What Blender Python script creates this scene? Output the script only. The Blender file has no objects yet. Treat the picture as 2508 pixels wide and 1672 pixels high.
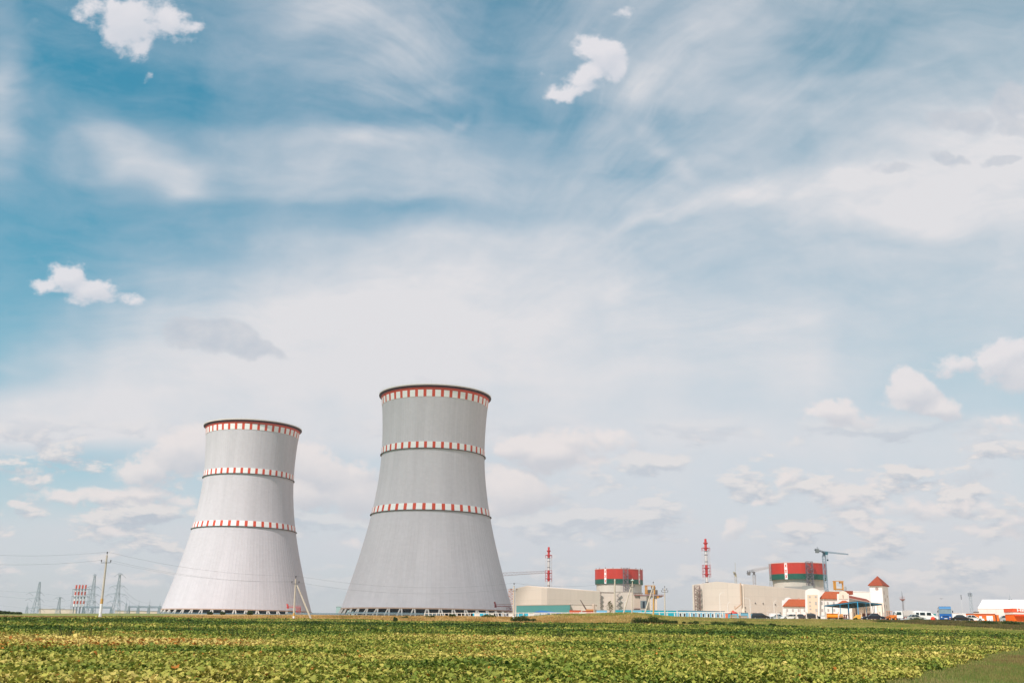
import bpy, math, random
import numpy as np
from mathutils import Vector, Matrix
rnd = random.Random(7)
R = math.radians
PI = math.pi
scene = bpy.context.scene
COL = scene.collection

# ------------------------------------------------------------------ camera
FPX, PITCH, ROLL = 2500.0, 0.280, 0.016          # focal length in photo pixels (photo 2508 x 1672)
_F = Vector((0, math.cos(PITCH), math.sin(PITCH)))
_U0 = Vector((0, -math.sin(PITCH), math.cos(PITCH)))
_R0 = Vector((1, 0, 0))
_R = _R0 * math.cos(ROLL) + _U0 * math.sin(ROLL)
_U = -_R0 * math.sin(ROLL) + _U0 * math.cos(ROLL)
cam_data = bpy.data.cameras.new('camera')
cam_data.sensor_width = 36.0
cam_data.lens = FPX / 2508.0 * 36.0
cam_data.clip_start = 0.5
cam_data.clip_end = 30000
cam = bpy.data.objects.new('camera', cam_data)
COL.objects.link(cam)
m = Matrix((( _R.x, _U.x, -_F.x, 0), (_R.y, _U.y, -_F.y, 0), (_R.z, _U.z, -_F.z, 0), (0, 0, 0, 1)))
cam.matrix_world = m
scene.camera = cam

def P(px, py, Y):
    """world point at distance Y (along +Y) seen at photo pixel px, py"""
    d = _F + _R * ((px - 1254) / FPX) - _U * ((py - 836) / FPX)
    return d * (Y / d.y)

# ------------------------------------------------------------------ sun, exposure
SUN_EL, SUN_AZ = R(46), R(37)       # azimuth: from the viewer's back towards the left
sdir = Vector((-math.sin(SUN_AZ) * math.cos(SUN_EL), -math.cos(SUN_AZ) * math.cos(SUN_EL), math.sin(SUN_EL)))
sun_data = bpy.data.lights.new('sun', 'SUN')
sun_data.energy = 4.6
sun_data.angle = R(0.53)
sun_data.color = (1.0, 0.93, 0.87)
sun = bpy.data.objects.new('sun', sun_data)
COL.objects.link(sun)
sun.rotation_euler = sdir.to_track_quat('Z', 'Y').to_euler()
scene.view_settings.view_transform = 'Standard'
scene.view_settings.look = 'None'
scene.view_settings.exposure = 0.0
scene.view_settings.gamma = 1.0
scene.cycles.max_bounces = 6
scene.cycles.diffuse_bounces = 3
scene.cycles.transparent_max_bounces = 12

def lin(c):
    c = c / 255.0
    return c / 12.92 if c <= 0.04045 else ((c + 0.055) / 1.055) ** 2.4
def rgb(r, g, b, k=1.0):
    return (lin(r) * k, lin(g) * k, lin(b) * k, 1.0)

# ------------------------------------------------------------------ sky
world = bpy.data.worlds.new('World')
scene.world = world
world.use_nodes = True
NT = world.node_tree
NT.nodes.clear()
SKY_STRENGTH = 0.1

class NB:
    """tiny helper to write node graphs"""
    def __init__(s, tree): s.t = tree; s.n = tree.nodes; s.l = tree.links
    def new(s, kind, **kw):
        x = s.n.new(kind)
        for k, v in kw.items(): setattr(x, k, v)
        return x
    def put(s, sock, v):
        if isinstance(v, bpy.types.NodeSocket): s.l.new(v, sock)
        else: sock.default_value = v
    def math(s, op, a, b=0.0, c=None, clamp=False):
        x = s.new('ShaderNodeMath', operation=op, use_clamp=clamp)
        s.put(x.inputs[0], a); s.put(x.inputs[1], b)
        if c is not None: s.put(x.inputs[2], c)
        return x.outputs[0]
    def vmath(s, op, a, b=None, out=0):
        x = s.new('ShaderNodeVectorMath', operation=op)
        s.put(x.inputs[0], a)
        if b is not None: s.put(x.inputs[1], b)
        return x.outputs[out]
    def mix(s, f, a, b, typ='MIX'):
        x = s.new('ShaderNodeMix', data_type='RGBA', blend_type=typ)
        s.put(x.inputs['Factor'], f); s.put(x.inputs['A'], a); s.put(x.inputs['B'], b)
        return [o for o in x.outputs if o.type == 'RGBA'][0]
    def fmix(s, f, a, b):
        x = s.new('ShaderNodeMix', data_type='FLOAT')
        s.put(x.inputs[0], f); s.put(x.inputs[2], a); s.put(x.inputs[3], b)
        return x.outputs[0]
    def rng(s, v, a, b, c=0.0, d=1.0, smooth=False):
        x = s.new('ShaderNodeMapRange', interpolation_type='SMOOTHSTEP' if smooth else 'LINEAR')
        x.clamp = True
        for i, q in enumerate((v, a, b, c, d)): s.put(x.inputs[i], q)
        return x.outputs[0]
    def comb(s, x_, y_, z_=0.0):
        x = s.new('ShaderNodeCombineXYZ')
        for i, q in enumerate((x_, y_, z_)): s.put(x.inputs[i], q)
        return x.outputs[0]
    def noise(s, vec, scale, detail=4, rough=0.5, dist=0.0, out=0):
        x = s.new('ShaderNodeTexNoise', noise_dimensions='3D')
        s.put(x.inputs['Vector'], vec); x.inputs['Scale'].default_value = scale
        x.inputs['Detail'].default_value = detail; x.inputs['Roughness'].default_value = rough
        x.inputs['Distortion'].default_value = dist
        return x.outputs[out]

W = NB(NT)
tc = W.new('ShaderNodeTexCoord')
d = tc.outputs['Generated']
dF = W.vmath('DOT_PRODUCT', d, tuple(_F), out=1)
dR = W.vmath('DOT_PRODUCT', d, tuple(_R), out=1)
dU = W.vmath('DOT_PRODUCT', d, tuple(_U), out=1)
den = W.math('MAXIMUM', W.math('ABSOLUTE', dF), 0.25)
# cloud-map coordinates: thousandths of a degree-like units on a plane tangent to the sky (fixed in the world)
sx = W.math('MULTIPLY_ADD', W.math('DIVIDE', dR, den), FPX * 2352 / 2508 / 1000, 1.176)
sy = W.math('MULTIPLY_ADD', W.math('DIVIDE', dU, den), -FPX * 2352 / 2508 / 1000, 0.784)
S = W.comb(sx, sy, 0.37)

# coarse amount of high thin cloud over the sky: rows (height) x columns (bearing)
VX = [0, 100, 200, 300, 400, 500, 600, 750, 900, 1050, 1200, 1300, 1400, 1500, 1600, 1700, 1850, 1950, 2050, 2200, 2352]
VEIL = [
 (30,[0.30,0.12,0.20,0.20,0.25,0.28,0.40,0.60,0.48,0.35,0.18,0.28,0.45,0.55,0.60,0.55,0.42,0.35,0.40,0.45,0.45]),
 (130,[0.42,0.10,0.05,0.15,0.22,0.32,0.38,0.48,0.55,0.42,0.28,0.38,0.48,0.58,0.62,0.58,0.30,0.34,0.42,0.52,0.56]),
 (210,[0.58,0.12,0.02,0.04,0.07,0.16,0.20,0.32,0.40,0.38,0.20,0.34,0.42,0.60,0.66,0.62,0.42,0.54,0.56,0.64,0.70]),
 (265,[0.40,0.18,0.10,0.10,0.12,0.16,0.20,0.22,0.24,0.18,0.16,0.28,0.38,0.50,0.58,0.58,0.52,0.62,0.66,0.80,0.88]),
 (330,[0.45,0.24,0.45,0.58,0.40,0.50,0.55,0.62,0.55,0.45,0.40,0.36,0.42,0.58,0.62,0.56,0.52,0.68,0.76,0.90,0.95]),
 (400,[0.40,0.18,0.32,0.62,0.72,0.50,0.60,0.66,0.68,0.62,0.52,0.46,0.46,0.48,0.52,0.60,0.72,0.86,0.92,0.95,0.95]),
 (440,[0.16,0.12,0.14,0.34,0.62,0.46,0.54,0.58,0.62,0.60,0.56,0.54,0.56,0.58,0.64,0.78,0.80,0.84,0.84,0.88,0.90]),
 (482,[0.12,0.10,0.10,0.14,0.18,0.22,0.34,0.30,0.30,0.38,0.48,0.54,0.58,0.72,0.66,0.62,0.75,0.79,0.85,0.91,0.93]),
 (560,[0.08,0.10,0.16,0.22,0.26,0.36,0.50,0.60,0.74,0.78,0.78,0.78,0.74,0.66,0.60,0.56,0.65,0.65,0.67,0.75,0.81]),
 (650,[0.12,0.12,0.16,0.30,0.44,0.54,0.68,0.78,0.84,0.88,0.86,0.84,0.80,0.74,0.68,0.62,0.67,0.65,0.65,0.69,0.73]),
 (750,[0.14,0.22,0.50,0.68,0.80,0.86,0.90,0.94,0.98,0.98,0.94,0.90,0.86,0.82,0.80,0.80,0.83,0.65,0.61,0.65,0.63]),
 (850,[0.30,0.46,0.70,0.86,0.90,0.92,0.94,0.97,0.99,0.97,0.93,0.90,0.88,0.86,0.85,0.84,0.89,0.75,0.65,0.55,0.53]),
 (930,[0.84,0.88,0.90,0.92,0.92,0.92,0.92,0.92,0.94,0.93,0.91,0.88,0.84,0.82,0.80,0.78,0.81,0.73,0.69,0.59,0.49]),
 (1005,[0.94,0.95,0.95,0.95,0.95,0.94,0.92,0.92,0.94,0.94,0.94,0.94,0.92,0.92,0.90,0.90,0.88,0.86,0.84,0.82,0.80]),
 (1070,[0.38,0.34,0.32,0.42,0.50,0.56,0.62,0.66,0.72,0.78,0.84,0.86,0.86,0.86,0.84,0.82,0.80,0.80,0.80,0.80,0.78]),
 (1140,[0.46,0.48,0.50,0.54,0.56,0.60,0.64,0.70,0.76,0.80,0.84,0.86,0.86,0.84,0.82,0.82,0.80,0.80,0.80,0.80,0.78]),
 (1250,[0.82,0.82,0.82,0.84,0.86,0.88,0.90,0.92,0.94,0.94,0.94,0.94,0.92,0.92,0.92,0.92,0.92,0.90,0.88,0.88,0.86]),
 (1420,[0.76]*21)]
warp = W.vmath('SUBTRACT', W.noise(W.vmath('MULTIPLY', S, (1.0, 1.6, 1.0)), 3.2, 3, 0.5, 0.3, out=1), (0.5, 0.5, 0.5))
warp2 = W.vmath('SUBTRACT', W.noise(S, 1.6, 2, 0.5, 0.0, out=1), (0.5, 0.5, 0.5))
Sw = W.vmath('ADD', W.vmath('ADD', S, W.vmath('MULTIPLY', warp, (0.22, 0.07, 0.0))), W.vmath('MULTIPLY', warp2, (0.10, 0.05, 0.0)))
sep = W.new('ShaderNodeSeparateXYZ'); W.put(sep.inputs[0], Sw)
xw = W.math('DIVIDE', sep.outputs[0], 2.352, clamp=True)
yw = sep.outputs[1]
prev = None
for i, (row, vals) in enumerate(VEIL):
    cr = W.new('ShaderNodeValToRGB'); el = cr.color_ramp.elements
    cr.color_ramp.interpolation = 'EASE'
    while len(el) < len(VX): el.new(0.5)
    for e, x_, v in zip(el, VX, vals):
        e.position = x_ / 2352.0
    for e, v in zip(el, vals): e.color = (v, v, v, 1)
    W.put(cr.inputs[0], xw)
    val = cr.outputs[0]
    if prev is None: prev = val
    else:
        f = W.rng(yw, VEIL[i - 1][0] / 1000, row / 1000, smooth=True)
        prev = W.fmix(f, prev, val)
veil = prev
# fibrous structure of the high cloud: long streaks, slightly fanned
Sf = W.vmath('ADD', W.vmath('ADD', S, W.vmath('MULTIPLY', warp, (0.10, 0.05, 0.0))), W.vmath('MULTIPLY', warp2, (0.28, 0.16, 0.0)))
def fan(cx, cy, sgn, fr, ft, det):
    v = W.vmath('SUBTRACT', Sf, (cx, cy, 0.37))
    q = W.new('ShaderNodeSeparateXYZ'); W.put(q.inputs[0], v)
    th = W.math('ARCTAN2', q.outputs[1], W.math('MULTIPLY', q.outputs[0], sgn))
    lr = W.math('LOGARITHM', W.math('ADD', W.vmath('LENGTH', v, out=1), 0.15), 2.71828)
    return W.noise(W.comb(W.math('MULTIPLY', lr, fr), W.math('MULTIPLY', th, ft), 3.1), 1.0, det, 0.60, 0.15)
fib1 = fan(2.1, 0.62, -1.0, 2.2, 15.0, 7)
fib2 = fan(0.92, 0.86, 1.0, 1.6, 9.0, 7)
soft = W.noise(S, 5.0, 6, 0.55, 0.2)
selx = W.rng(sx, 0.85, 1.35, smooth=True)
fib = W.math('SUBTRACT', W.fmix(selx, fib1, fib2), 0.5)
hi = W.rng(sy, 0.55, 1.0, 1.0, 0.30, smooth=True)
fibamp = W.math('MULTIPLY', W.math('MULTIPLY', W.math('MULTIPLY', fib, W.rng(W.math('ADD', W.math('ABSOLUTE', W.math('SUBTRACT', sx, 1.1)), W.math('MULTIPLY', W.math('SUBTRACT', 0.45, sy), 0.8)), 0.0, 0.45, 0.28, 0.72, smooth=True)), W.rng(W.noise(S, 2.3, 2, 0.5), 0.36, 0.62, 0.25, 1.0)), hi)
veil = W.math('ADD', veil, W.math('MULTIPLY', fibamp, W.rng(veil, 0.0, 0.22, 0.35, 1.0)))
veil = W.math('ADD', veil, W.math('MULTIPLY', W.math('SUBTRACT', soft, 0.5), 0.30), clamp=False)
wisp = W.noise(W.vmath('MULTIPLY', W.vmath('ADD', Sf, W.vmath('MULTIPLY', warp, (0.10, 0.08, 0.0))), (1.0, 2.6, 1.0)), 6.5, 9, 0.62, 0.0)
veil = W.math('ADD', veil, W.math('MULTIPLY', W.math('MULTIPLY', W.math('SUBTRACT', wisp, 0.5), 0.38), hi), clamp=True)

def blob_group(name, blobs, p):
    g = bpy.data.node_groups.new(name, 'ShaderNodeTree')
    g.interface.new_socket('Vector', in_out='INPUT', socket_type='NodeSocketVector')
    g.interface.new_socket('Value', in_out='OUTPUT', socket_type='NodeSocketFloat')
    B = NB(g)
    gi = B.new('NodeGroupInput'); go = B.new('NodeGroupOutput')
    acc = None
    for (x, y, rx, ry, rot, amp) in blobs:
        mp = B.new('ShaderNodeMapping', vector_type='TEXTURE')
        B.put(mp.inputs[0], gi.outputs[0])
        mp.inputs['Location'].default_value = (x / 1000, y / 1000, 0)
        mp.inputs['Rotation'].default_value = (0, 0, R(rot))
        mp.inputs['Scale'].default_value = (rx / 1000 * p, ry / 1000 * p, 1)
        gr = B.new('ShaderNodeTexGradient', gradient_type='SPHERICAL'); B.put(gr.inputs[0], mp.outputs[0])
        a = B.math('MULTIPLY', gr.outputs[1], amp)
        acc = a if acc is None else B.math('MAXIMUM', acc, a) if amp < 0 else B.math('SMOOTH_MAX', acc, a, 0.12)
    B.put(go.inputs[0], acc)
    return g

CUM = [(298,58,84,66,20,.98),(205,22,50,30,10,.74),(262,20,40,34,0,.7),(392,44,62,38,14,.86),(332,112,48,30,-34,.82),(452,58,36,20,8,.62),(420,88,40,16,0,.5),(345,182,20,14,-60,.42),
 (1378,122,52,40,30,1.15),(1402,150,40,32,0,1.0),(1345,165,62,28,-28,.95),(1312,205,66,20,-14,.85),(1285,212,34,14,0,.6),(1255,180,26,18,0,.4),
 (1420,28,42,14,0,.5),(148,636,50,34,-10,1.05),(205,662,66,32,12,.98),(108,662,46,20,-14,.85),(278,688,74,18,8,.70),(185,690,40,14,0,.6),
 (2098,900,62,42,18,1.2),(2152,938,66,32,14,1.1),(2080,925,44,30,0,.9),(1925,942,62,30,10,1.0),(1890,948,46,22,0,.8),(1955,960,50,22,0,.85),
 (2318,826,78,46,-20,1.15),(2340,850,60,50,0,1.1),(2195,842,66,28,0,.72),(2290,965,90,24,8,.62),
 (735,1080,120,44,22,.85),(700,1130,92,40,0,.72),(800,1130,96,46,14,.78),(830,1090,60,30,0,.6),
 (1250,1042,78,34,6,.95),(1200,1028,62,28,0,.8),(1315,1020,80,28,8,.6),(1400,1010,80,26,14,.5),(1340,1065,70,18,0,.55),
 (1185,1128,72,44,14,.85),(1150,1155,60,30,0,.6),
 (425,1040,86,48,-14,.80),(345,1080,80,32,-6,.72),(310,1132,62,20,0,.75),(238,1140,36,16,0,.7),(140,1135,62,16,0,.6),(400,1150,60,16,0,.5),(255,1225,40,16,0,.6),
 (1820,1105,30,18,-20,.7),(1998,1108,24,16,0,.7),(1920,1148,62,26,0,.65),(2000,1170,70,20,8,.6),(2120,1168,110,24,3,.75),(2240,1160,56,20,0,.7),
 (1688,1212,30,24,-30,.7),(1738,1155,24,12,0,.55),(1990,1212,56,16,6,.75),(2250,1215,74,22,8,.7),(2330,1195,44,26,0,.7),(2330,1225,40,18,0,.65),(2140,1240,70,10,4,.5),
 (320,1336,66,14,4,.65),(22,1312,46,13,0,.65),(1290,1335,56,15,0,.6),(1350,1250,40,14,0,.5),(2110,1335,90,18,5,.6),(1975,1330,60,16,0,.55),(1230,1310,60,13,0,.45),
 (150,1345,80,10,0,.4),(800,1245,50,14,0,.5),(2260,1290,90,14,0,.45),(1560,1300,90,12,0,.4),(820,1170,40,20,0,.5)]
GREY = [(478,768,92,38,2,1.5),(545,786,84,30,12,1.5),(610,806,44,18,6,.9),(2205,278,82,26,4,1.25),(2318,240,50,46,-30,1.3),(2335,290,46,24,0,1.0),
 (2180,365,44,13,22,1.0),(2290,372,50,13,-12,1.05),(2055,388,62,14,0,.8),(1650,1000,70,22,0,.35),(2150,995,80,20,0,.4),(105,1145,120,24,0,.45),(230,1062,110,26,0,.45),
 (60,1090,120,24,0,.4),(2100,1080,60,16,0,.5),(2230,1100,70,22,0,.5),(2020,1060,70,12,0,.4),(1480,1028,60,14,0,.45),(1400,1098,70,14,0,.4),(1850,1130,90,20,0,.35),
 (430,1180,60,12,0,.35),(800,1050,80,18,0,.35),(1560,860,70,20,10,.2),(2260,1140,110,16,0,.4),(280,1190,120,12,0,.35),(1230,1085,80,12,0,.35),(985,868,50,12,0,.35)]
CUM = [(x, y, rx*(1.15 if 1000 < y < 1165 else 1), ry*(1.2 if 1000 < y < 1165 else 1), r_, a*(1.35 if 1000 < y < 1165 and x < 1450 else 1)) for x, y, rx, ry, r_, a in CUM]
cg = blob_group('cumulus_field', CUM, 1.62)
gg = blob_group('grey_cloud_field', GREY, 1.5)
cw1 = W.vmath('SUBTRACT', W.noise(S, 9.0, 2, 0.5, 0.0, out=1), (0.5, 0.5, 0.5))
cw2 = W.vmath('SUBTRACT', W.noise(S, 24.0, 5, 0.55, 0.0, out=1), (0.5, 0.5, 0.5))
Sc = W.vmath('ADD', W.vmath('ADD', S, W.vmath('MULTIPLY', cw1, (0.085, 0.050, 0.0))), W.vmath('MULTIPLY', cw2, (0.050, 0.036, 0.0)))
def cum_at(v, grp):
    g = W.new('ShaderNodeGroup'); g.node_tree = grp
    W.put(g.inputs[0], v)
    return g.outputs[0]
stg = blob_group('streak_field', [(1570,482,150,20,-21,.9),(1720,436,170,30,-14,.9),(1950,410,220,34,-6,.6),(300,352,130,44,38,.8),(370,410,80,44,30,.6),(880,330,240,36,2,.5),(1545,335,90,26,38,.7),(1590,375,60,24,55,.5),
 (760,30,150,60,10,.5),(20,330,60,40,45,.8),(5,170,30,60,0,.6),(1180,255,22,70,35,.5),(1110,290,60,16,-38,.6),(920,700,420,110,0,.5),(480,800,320,60,0,.3),(2150,480,220,60,0,.5),(1480,690,150,60,0,.3),(60,850,90,10,12,.5),(1480,200,120,40,-20,.5),(1900,200,180,26,-4,.5)], 1.5)
veil = W.math('ADD', veil, W.math('MULTIPLY', cum_at(Sf, stg), W.math('MULTIPLY_ADD', fib, 0.9, 0.42)), clamp=True)
C0 = cum_at(Sc, cg)
C1 = cum_at(W.vmath('ADD', Sc, (-0.012, -0.022, 0.0)), cg)     # a little nearer the top of each cloud
G0 = cum_at(Sc, gg)
puff = W.noise(W.vmath('MULTIPLY', S, (1.0, 1.35, 1.0)), 19.0, 7, 0.60, 0.1)
ero = W.math('ADD', W.math('MULTIPLY', W.math('SUBTRACT', puff, 0.5), 0.75), W.math('MULTIPLY', W.math('SUBTRACT', W.noise(S, 60.0, 6, 0.65), 0.5), 0.17))
Cn = W.math('ADD', C0, ero)
calpha = W.rng(Cn, 0.17, 0.47, smooth=True)
calpha = W.math('MULTIPLY', calpha, W.rng(C0, 0.06, 0.20))
galpha = W.math('MULTIPLY', W.rng(W.math('ADD', G0, ero), 0.12, 0.5, smooth=True), W.rng(G0, 0.08, 0.26))
galpha = W.math('MULTIPLY', galpha, 0.72)
top = W.rng(W.math('SUBTRACT', C0, C1), -0.16, 0.20)             # 1 = upper, lit side
shade = W.math('ADD', W.math('MULTIPLY', top, 0.75), W.math('MULTIPLY', puff, 0.5), clamp=True)

k = 1.0 / SKY_STRENGTH
sky = W.new('ShaderNodeTexSky', sky_type='NISHITA')
sky.sun_disc = False
sky.sun_elevation = SUN_EL
sky.sun_rotation = PI + SUN_AZ
sky.air_density = 1.0; sky.dust_density = 0.6; sky.ozone_density = 1.6
tcol = W.mix(W.rng(sy, 0.15, 0.85), (0.24, 1.44, 1.32, 1), (0.74, 1.40, 1.22, 1))
tcol = W.mix(W.rng(sy, 0.85, 1.35), tcol, (1.16, 1.16, 1.16, 1))
tcol = W.mix(1.0, tcol, W.mix(W.rng(sx, 1.1, 2.2), (1, 1, 1, 1), (1.45, 1.02, .93, 1)), 'MULTIPLY')
tint = W.mix(1.0, sky.outputs[0], tcol, 'MULTIPLY')
lum = W.rng(sy, 0.1, 1.45, smooth=True)
veil = W.math('MAXIMUM', veil, W.rng(sy, -0.3, -1.6, 0.0, 0.82))  # whiter veil above the view, added to lift the ambient light
veil_col = W.mix(W.rng(veil, 0.35, 1.0), rgb(207, 210, 220, k), rgb(226, 225, 228, k))
veil_col = W.mix(W.rng(sy, 0.95, 1.35, smooth=True), veil_col, rgb(214, 216, 222, k))
col = W.mix(veil, tint, veil_col)
grey_col = W.mix(W.rng(puff, 0.3, 0.7), rgb(186, 195, 207, k), rgb(208, 210, 216, k))
col = W.mix(galpha, col, grey_col)
# low, flat heaps of cloud near the horizon
Sl = W.vmath('MULTIPLY', S, (1.0, 2.5, 1.0))
l0 = W.noise(Sl, 5.2, 8, 0.60, 0.1); l1 = W.noise(W.vmath('ADD', Sl, (-0.010, -0.050, 0.0)), 5.2, 8, 0.60, 0.1)
lband = W.math('MULTIPLY', W.rng(sy, 0.93, 1.06, smooth=True), W.rng(sy, 1.30, 1.42, 1.0, 0.2))
lband = W.math('MULTIPLY', lband, W.math('MAXIMUM', W.rng(sx, 0.95, 0.45, smooth=True), W.rng(sx, 1.15, 1.95, 0.50, 1.0, smooth=True)))
la = W.math('MULTIPLY', W.rng(l0, 0.475, 0.57, smooth=True), lband)
lsh = W.rng(W.math('SUBTRACT', l0, l1), -0.05, 0.06)
col = W.mix(W.math('MULTIPLY', la, 0.92), col, W.mix(lsh, rgb(192, 198, 208, k), rgb(234, 228, 226, k)))
hi_c = W.mix(W.rng(sy, 0.6, 1.1, smooth=True), rgb(232, 229, 233, k), rgb(238, 230, 228, k))
lo_c = W.mix(W.rng(sy, 0.6, 1.1, smooth=True), rgb(204, 209, 219, k), rgb(196, 200, 209, k))
cum_col = W.mix(shade, lo_c, hi_c)
calpha = W.math('MULTIPLY', calpha, W.rng(sy, 0.7, 1.1, 0.92, 0.90))
col = W.mix(calpha, col, cum_col)
bg = W.new('ShaderNodeBackground')
W.put(bg.inputs[0], col); bg.inputs[1].default_value = SKY_STRENGTH
ow = W.new('ShaderNodeOutputWorld'); W.l.new(bg.outputs[0], ow.inputs[0])
world.cycles.sampling_method = 'MANUAL'
world.cycles.sample_map_resolution = 512

# ------------------------------------------------------------------ materials
MATS = {}
def mat(name, col, rough=0.7, metal=0.0, var=0.08, scale=0.6, bump=0.0, stretch=(1, 1, 1), spec=0.3, attr=None, trans=0.0, fac=None):
    if name in MATS: return MATS[name]
    m = bpy.data.materials.new(name); m.use_nodes = True
    B = NB(m.node_tree); nt = m.node_tree
    bs = nt.nodes['Principled BSDF']
    bs.inputs['Roughness'].default_value = rough
    bs.inputs['Metallic'].default_value = metal
    bs.inputs['Specular IOR Level'].default_value = spec
    t = B.new('ShaderNodeTexCoord')
    v = B.vmath('MULTIPLY', t.outputs['Object'], stretch)
    n = B.noise(v, scale, 5, 0.6)
    if attr:
        a = B.new('ShaderNodeAttribute', attribute_name=attr); base = a.outputs['Color']
    else: base = tuple(col) if len(col) == 4 else (*col, 1)
    f = B.rng(n, 0.25, 0.75, 1 - var, 1 + var)
    c = B.mix(1.0, base, B.comb(f, f, f), 'MULTIPLY')
    B.put(bs.inputs['Base Color'], c)
    if bump:
        bp = B.new('ShaderNodeBump'); bp.inputs['Strength'].default_value = bump; bp.inputs['Distance'].default_value = 0.1
        B.put(bp.inputs['Height'], n); B.put(bs.inputs['Normal'], bp.outputs[0])
    if trans:
        tr = B.new('ShaderNodeBsdfTranslucent'); B.put(tr.inputs[0], c)
        mx = B.new('ShaderNodeMixShader'); mx.inputs[0].default_value = trans
        B.l.new(bs.outputs[0], mx.inputs[1]); B.l.new(tr.outputs[0], mx.inputs[2])
        B.l.new(mx.outputs[0], nt.nodes['Material Output'].inputs[0])
    MATS[name] = m
    return m

# ------------------------------------------------------------------ mesh and object helpers
def tag(o, label=None, cat=None, group=None, kind=None):
    if label: o['label'] = label
    if cat: o['category'] = cat
    if group: o['group'] = group
    if kind: o['kind'] = kind
    return o
def link(name, me, parent=None):
    o = bpy.data.objects.new(name, me); COL.objects.link(o)
    if parent is not None:
        o.parent = parent
        o.matrix_parent_inverse = parent.matrix_basis.inverted()
    return o
def empty(name, loc=(0, 0, 0), rz=0.0, **kw):
    o = bpy.data.objects.new(name, None); COL.objects.link(o)
    o.empty_display_size = 0.5
    o.location = loc; o.rotation_euler = (0, 0, rz)
    o.matrix_basis = Matrix.Translation(Vector(loc)) @ Matrix.Rotation(rz, 4, 'Z')
    return tag(o, **kw)

class MB:
    """collects geometry; build() links it as one mesh object. Coordinates are world, or local with local=True"""
    def __init__(s): s.v = []; s.f = []; s.mi = []; s.m = 0
    def add(s, vs, fs):
        b = len(s.v); s.v += [tuple(v) for v in vs]
        for f in fs: s.f.append(tuple(b + i for i in f)); s.mi.append(s.m)
        return s
    def box(s, a, b):
        x0, y0, z0 = a; x1, y1, z1 = b
        return s.add([(x0,y0,z0),(x1,y0,z0),(x1,y1,z0),(x0,y1,z0),(x0,y0,z1),(x1,y0,z1),(x1,y1,z1),(x0,y1,z1)],
                     [(0,3,2,1),(4,5,6,7),(0,1,5,4),(1,2,6,5),(2,3,7,6),(3,0,4,7)])
    def prism(s, pts, z0, z1):
        """vertical prism over a plan polygon; z1 may be a list of top heights"""
        n = len(pts); zt = z1 if isinstance(z1, (list, tuple)) else [z1] * n
        zb = z0 if isinstance(z0, (list, tuple)) else [z0] * n
        A = sum(pts[i][0]*pts[(i+1) % n][1]-pts[(i+1) % n][0]*pts[i][1] for i in range(n))
        if A < 0: pts = pts[::-1]; zt = list(zt)[::-1]; zb = list(zb)[::-1]
        vs = [(p[0], p[1], zb[i]) for i, p in enumerate(pts)] + [(p[0], p[1], zt[i]) for i, p in enumerate(pts)]
        return s.add(vs, [tuple(range(n))[::-1], tuple(range(n, 2*n))] + [(i, (i+1) % n, n+(i+1) % n, n+i) for i in range(n)])
    def slab(s, pts, nrm):
        """flat polygon pts thickened by vector nrm"""
        n = len(pts); nv = Vector(nrm)
        vs = [Vector(p) for p in pts] + [Vector(p) + nv for p in pts]
        c = (vs[1]-vs[0]).cross(vs[2]-vs[1])
        sides = [(i, (i+1) % n, n+(i+1) % n, n+i) for i in range(n)]
        fs = [tuple(range(n))[::-1], tuple(range(n, 2*n))] + sides
        if c.dot(nv) < 0: fs = [f[::-1] for f in fs]
        return s.add(vs, fs)
    def bar(s, a, b, r, r2=None, n=4, cap=True):
        a = Vector(a); b = Vector(b); r2 = r if r2 is None else r2
        w = (b - a)
        if w.length < 1e-6: return s
        w.normalize(); u = w.cross(Vector((0, 0, 1)))
        if u.length < 1e-3: u = Vector((1, 0, 0))
        u.normalize(); q = w.cross(u)
        vs = []
        for c, rr in ((a, r), (b, r2)):
            for i in range(n):
                t = 2*PI*(i+.5)/n
                vs.append(c + (u*math.cos(t) + q*math.sin(t))*rr)
        fs = [(i, n+i, n+(i+1) % n, (i+1) % n) for i in range(n)]
        if cap: fs += [tuple(range(n)), tuple(range(n, 2*n))[::-1]]
        return s.add(vs, fs)
    def path(s, pts, r, n=5):
        for a, b in zip(pts[:-1], pts[1:]): s.bar(a, b, r, n=n)
        return s
    def lathe(s, c, prof, n=32, closed=False, caps=True):
        """prof: (radius, z) list around the vertical axis through c"""
        vs = []
        for r, z in prof:
            for i in range(n):
                t = 2*PI*i/n; vs.append((c[0]+r*math.cos(t), c[1]+r*math.sin(t), z))
        k = len(prof); fs = []
        for j in range(k-1 + (1 if closed else 0)):
            j2 = (j+1) % k
            for i in range(n):
                i2 = (i+1) % n; fs.append((j*n+i, j*n+i2, j2*n+i2, j2*n+i))
        if caps and not closed:
            fs.append(tuple(range(n))[::-1]); fs.append(tuple((k-1)*n+i for i in range(n)))
        return s.add(vs, fs)
    def build(s, name, mats, parent=None, smooth=False, local=False):
        me = bpy.data.meshes.new(name)
        vs = s.v
        if parent is not None and not local:
            inv = parent.matrix_basis.inverted(); vs = [tuple(inv @ Vector(v)) for v in vs]
        me.from_pydata(vs, [], s.f)
        ms = mats if isinstance(mats, (list, tuple)) else [mats]
        for q in ms: me.materials.append(q)
        if len(ms) > 1: me.polygons.foreach_set('material_index', s.mi)
        if smooth: me.polygons.foreach_set('use_smooth', [True]*len(me.polygons))
        me.update()
        o = bpy.data.objects.new(name, me); COL.objects.link(o)
        if parent is not None: o.parent = parent
        return o

def copy_tree(o, parent=None):
    c = o.copy(); COL.objects.link(c); c.parent = parent
    for ch in [q for q in COL.objects if q.parent is o]: copy_tree(ch, c)
    return c

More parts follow.
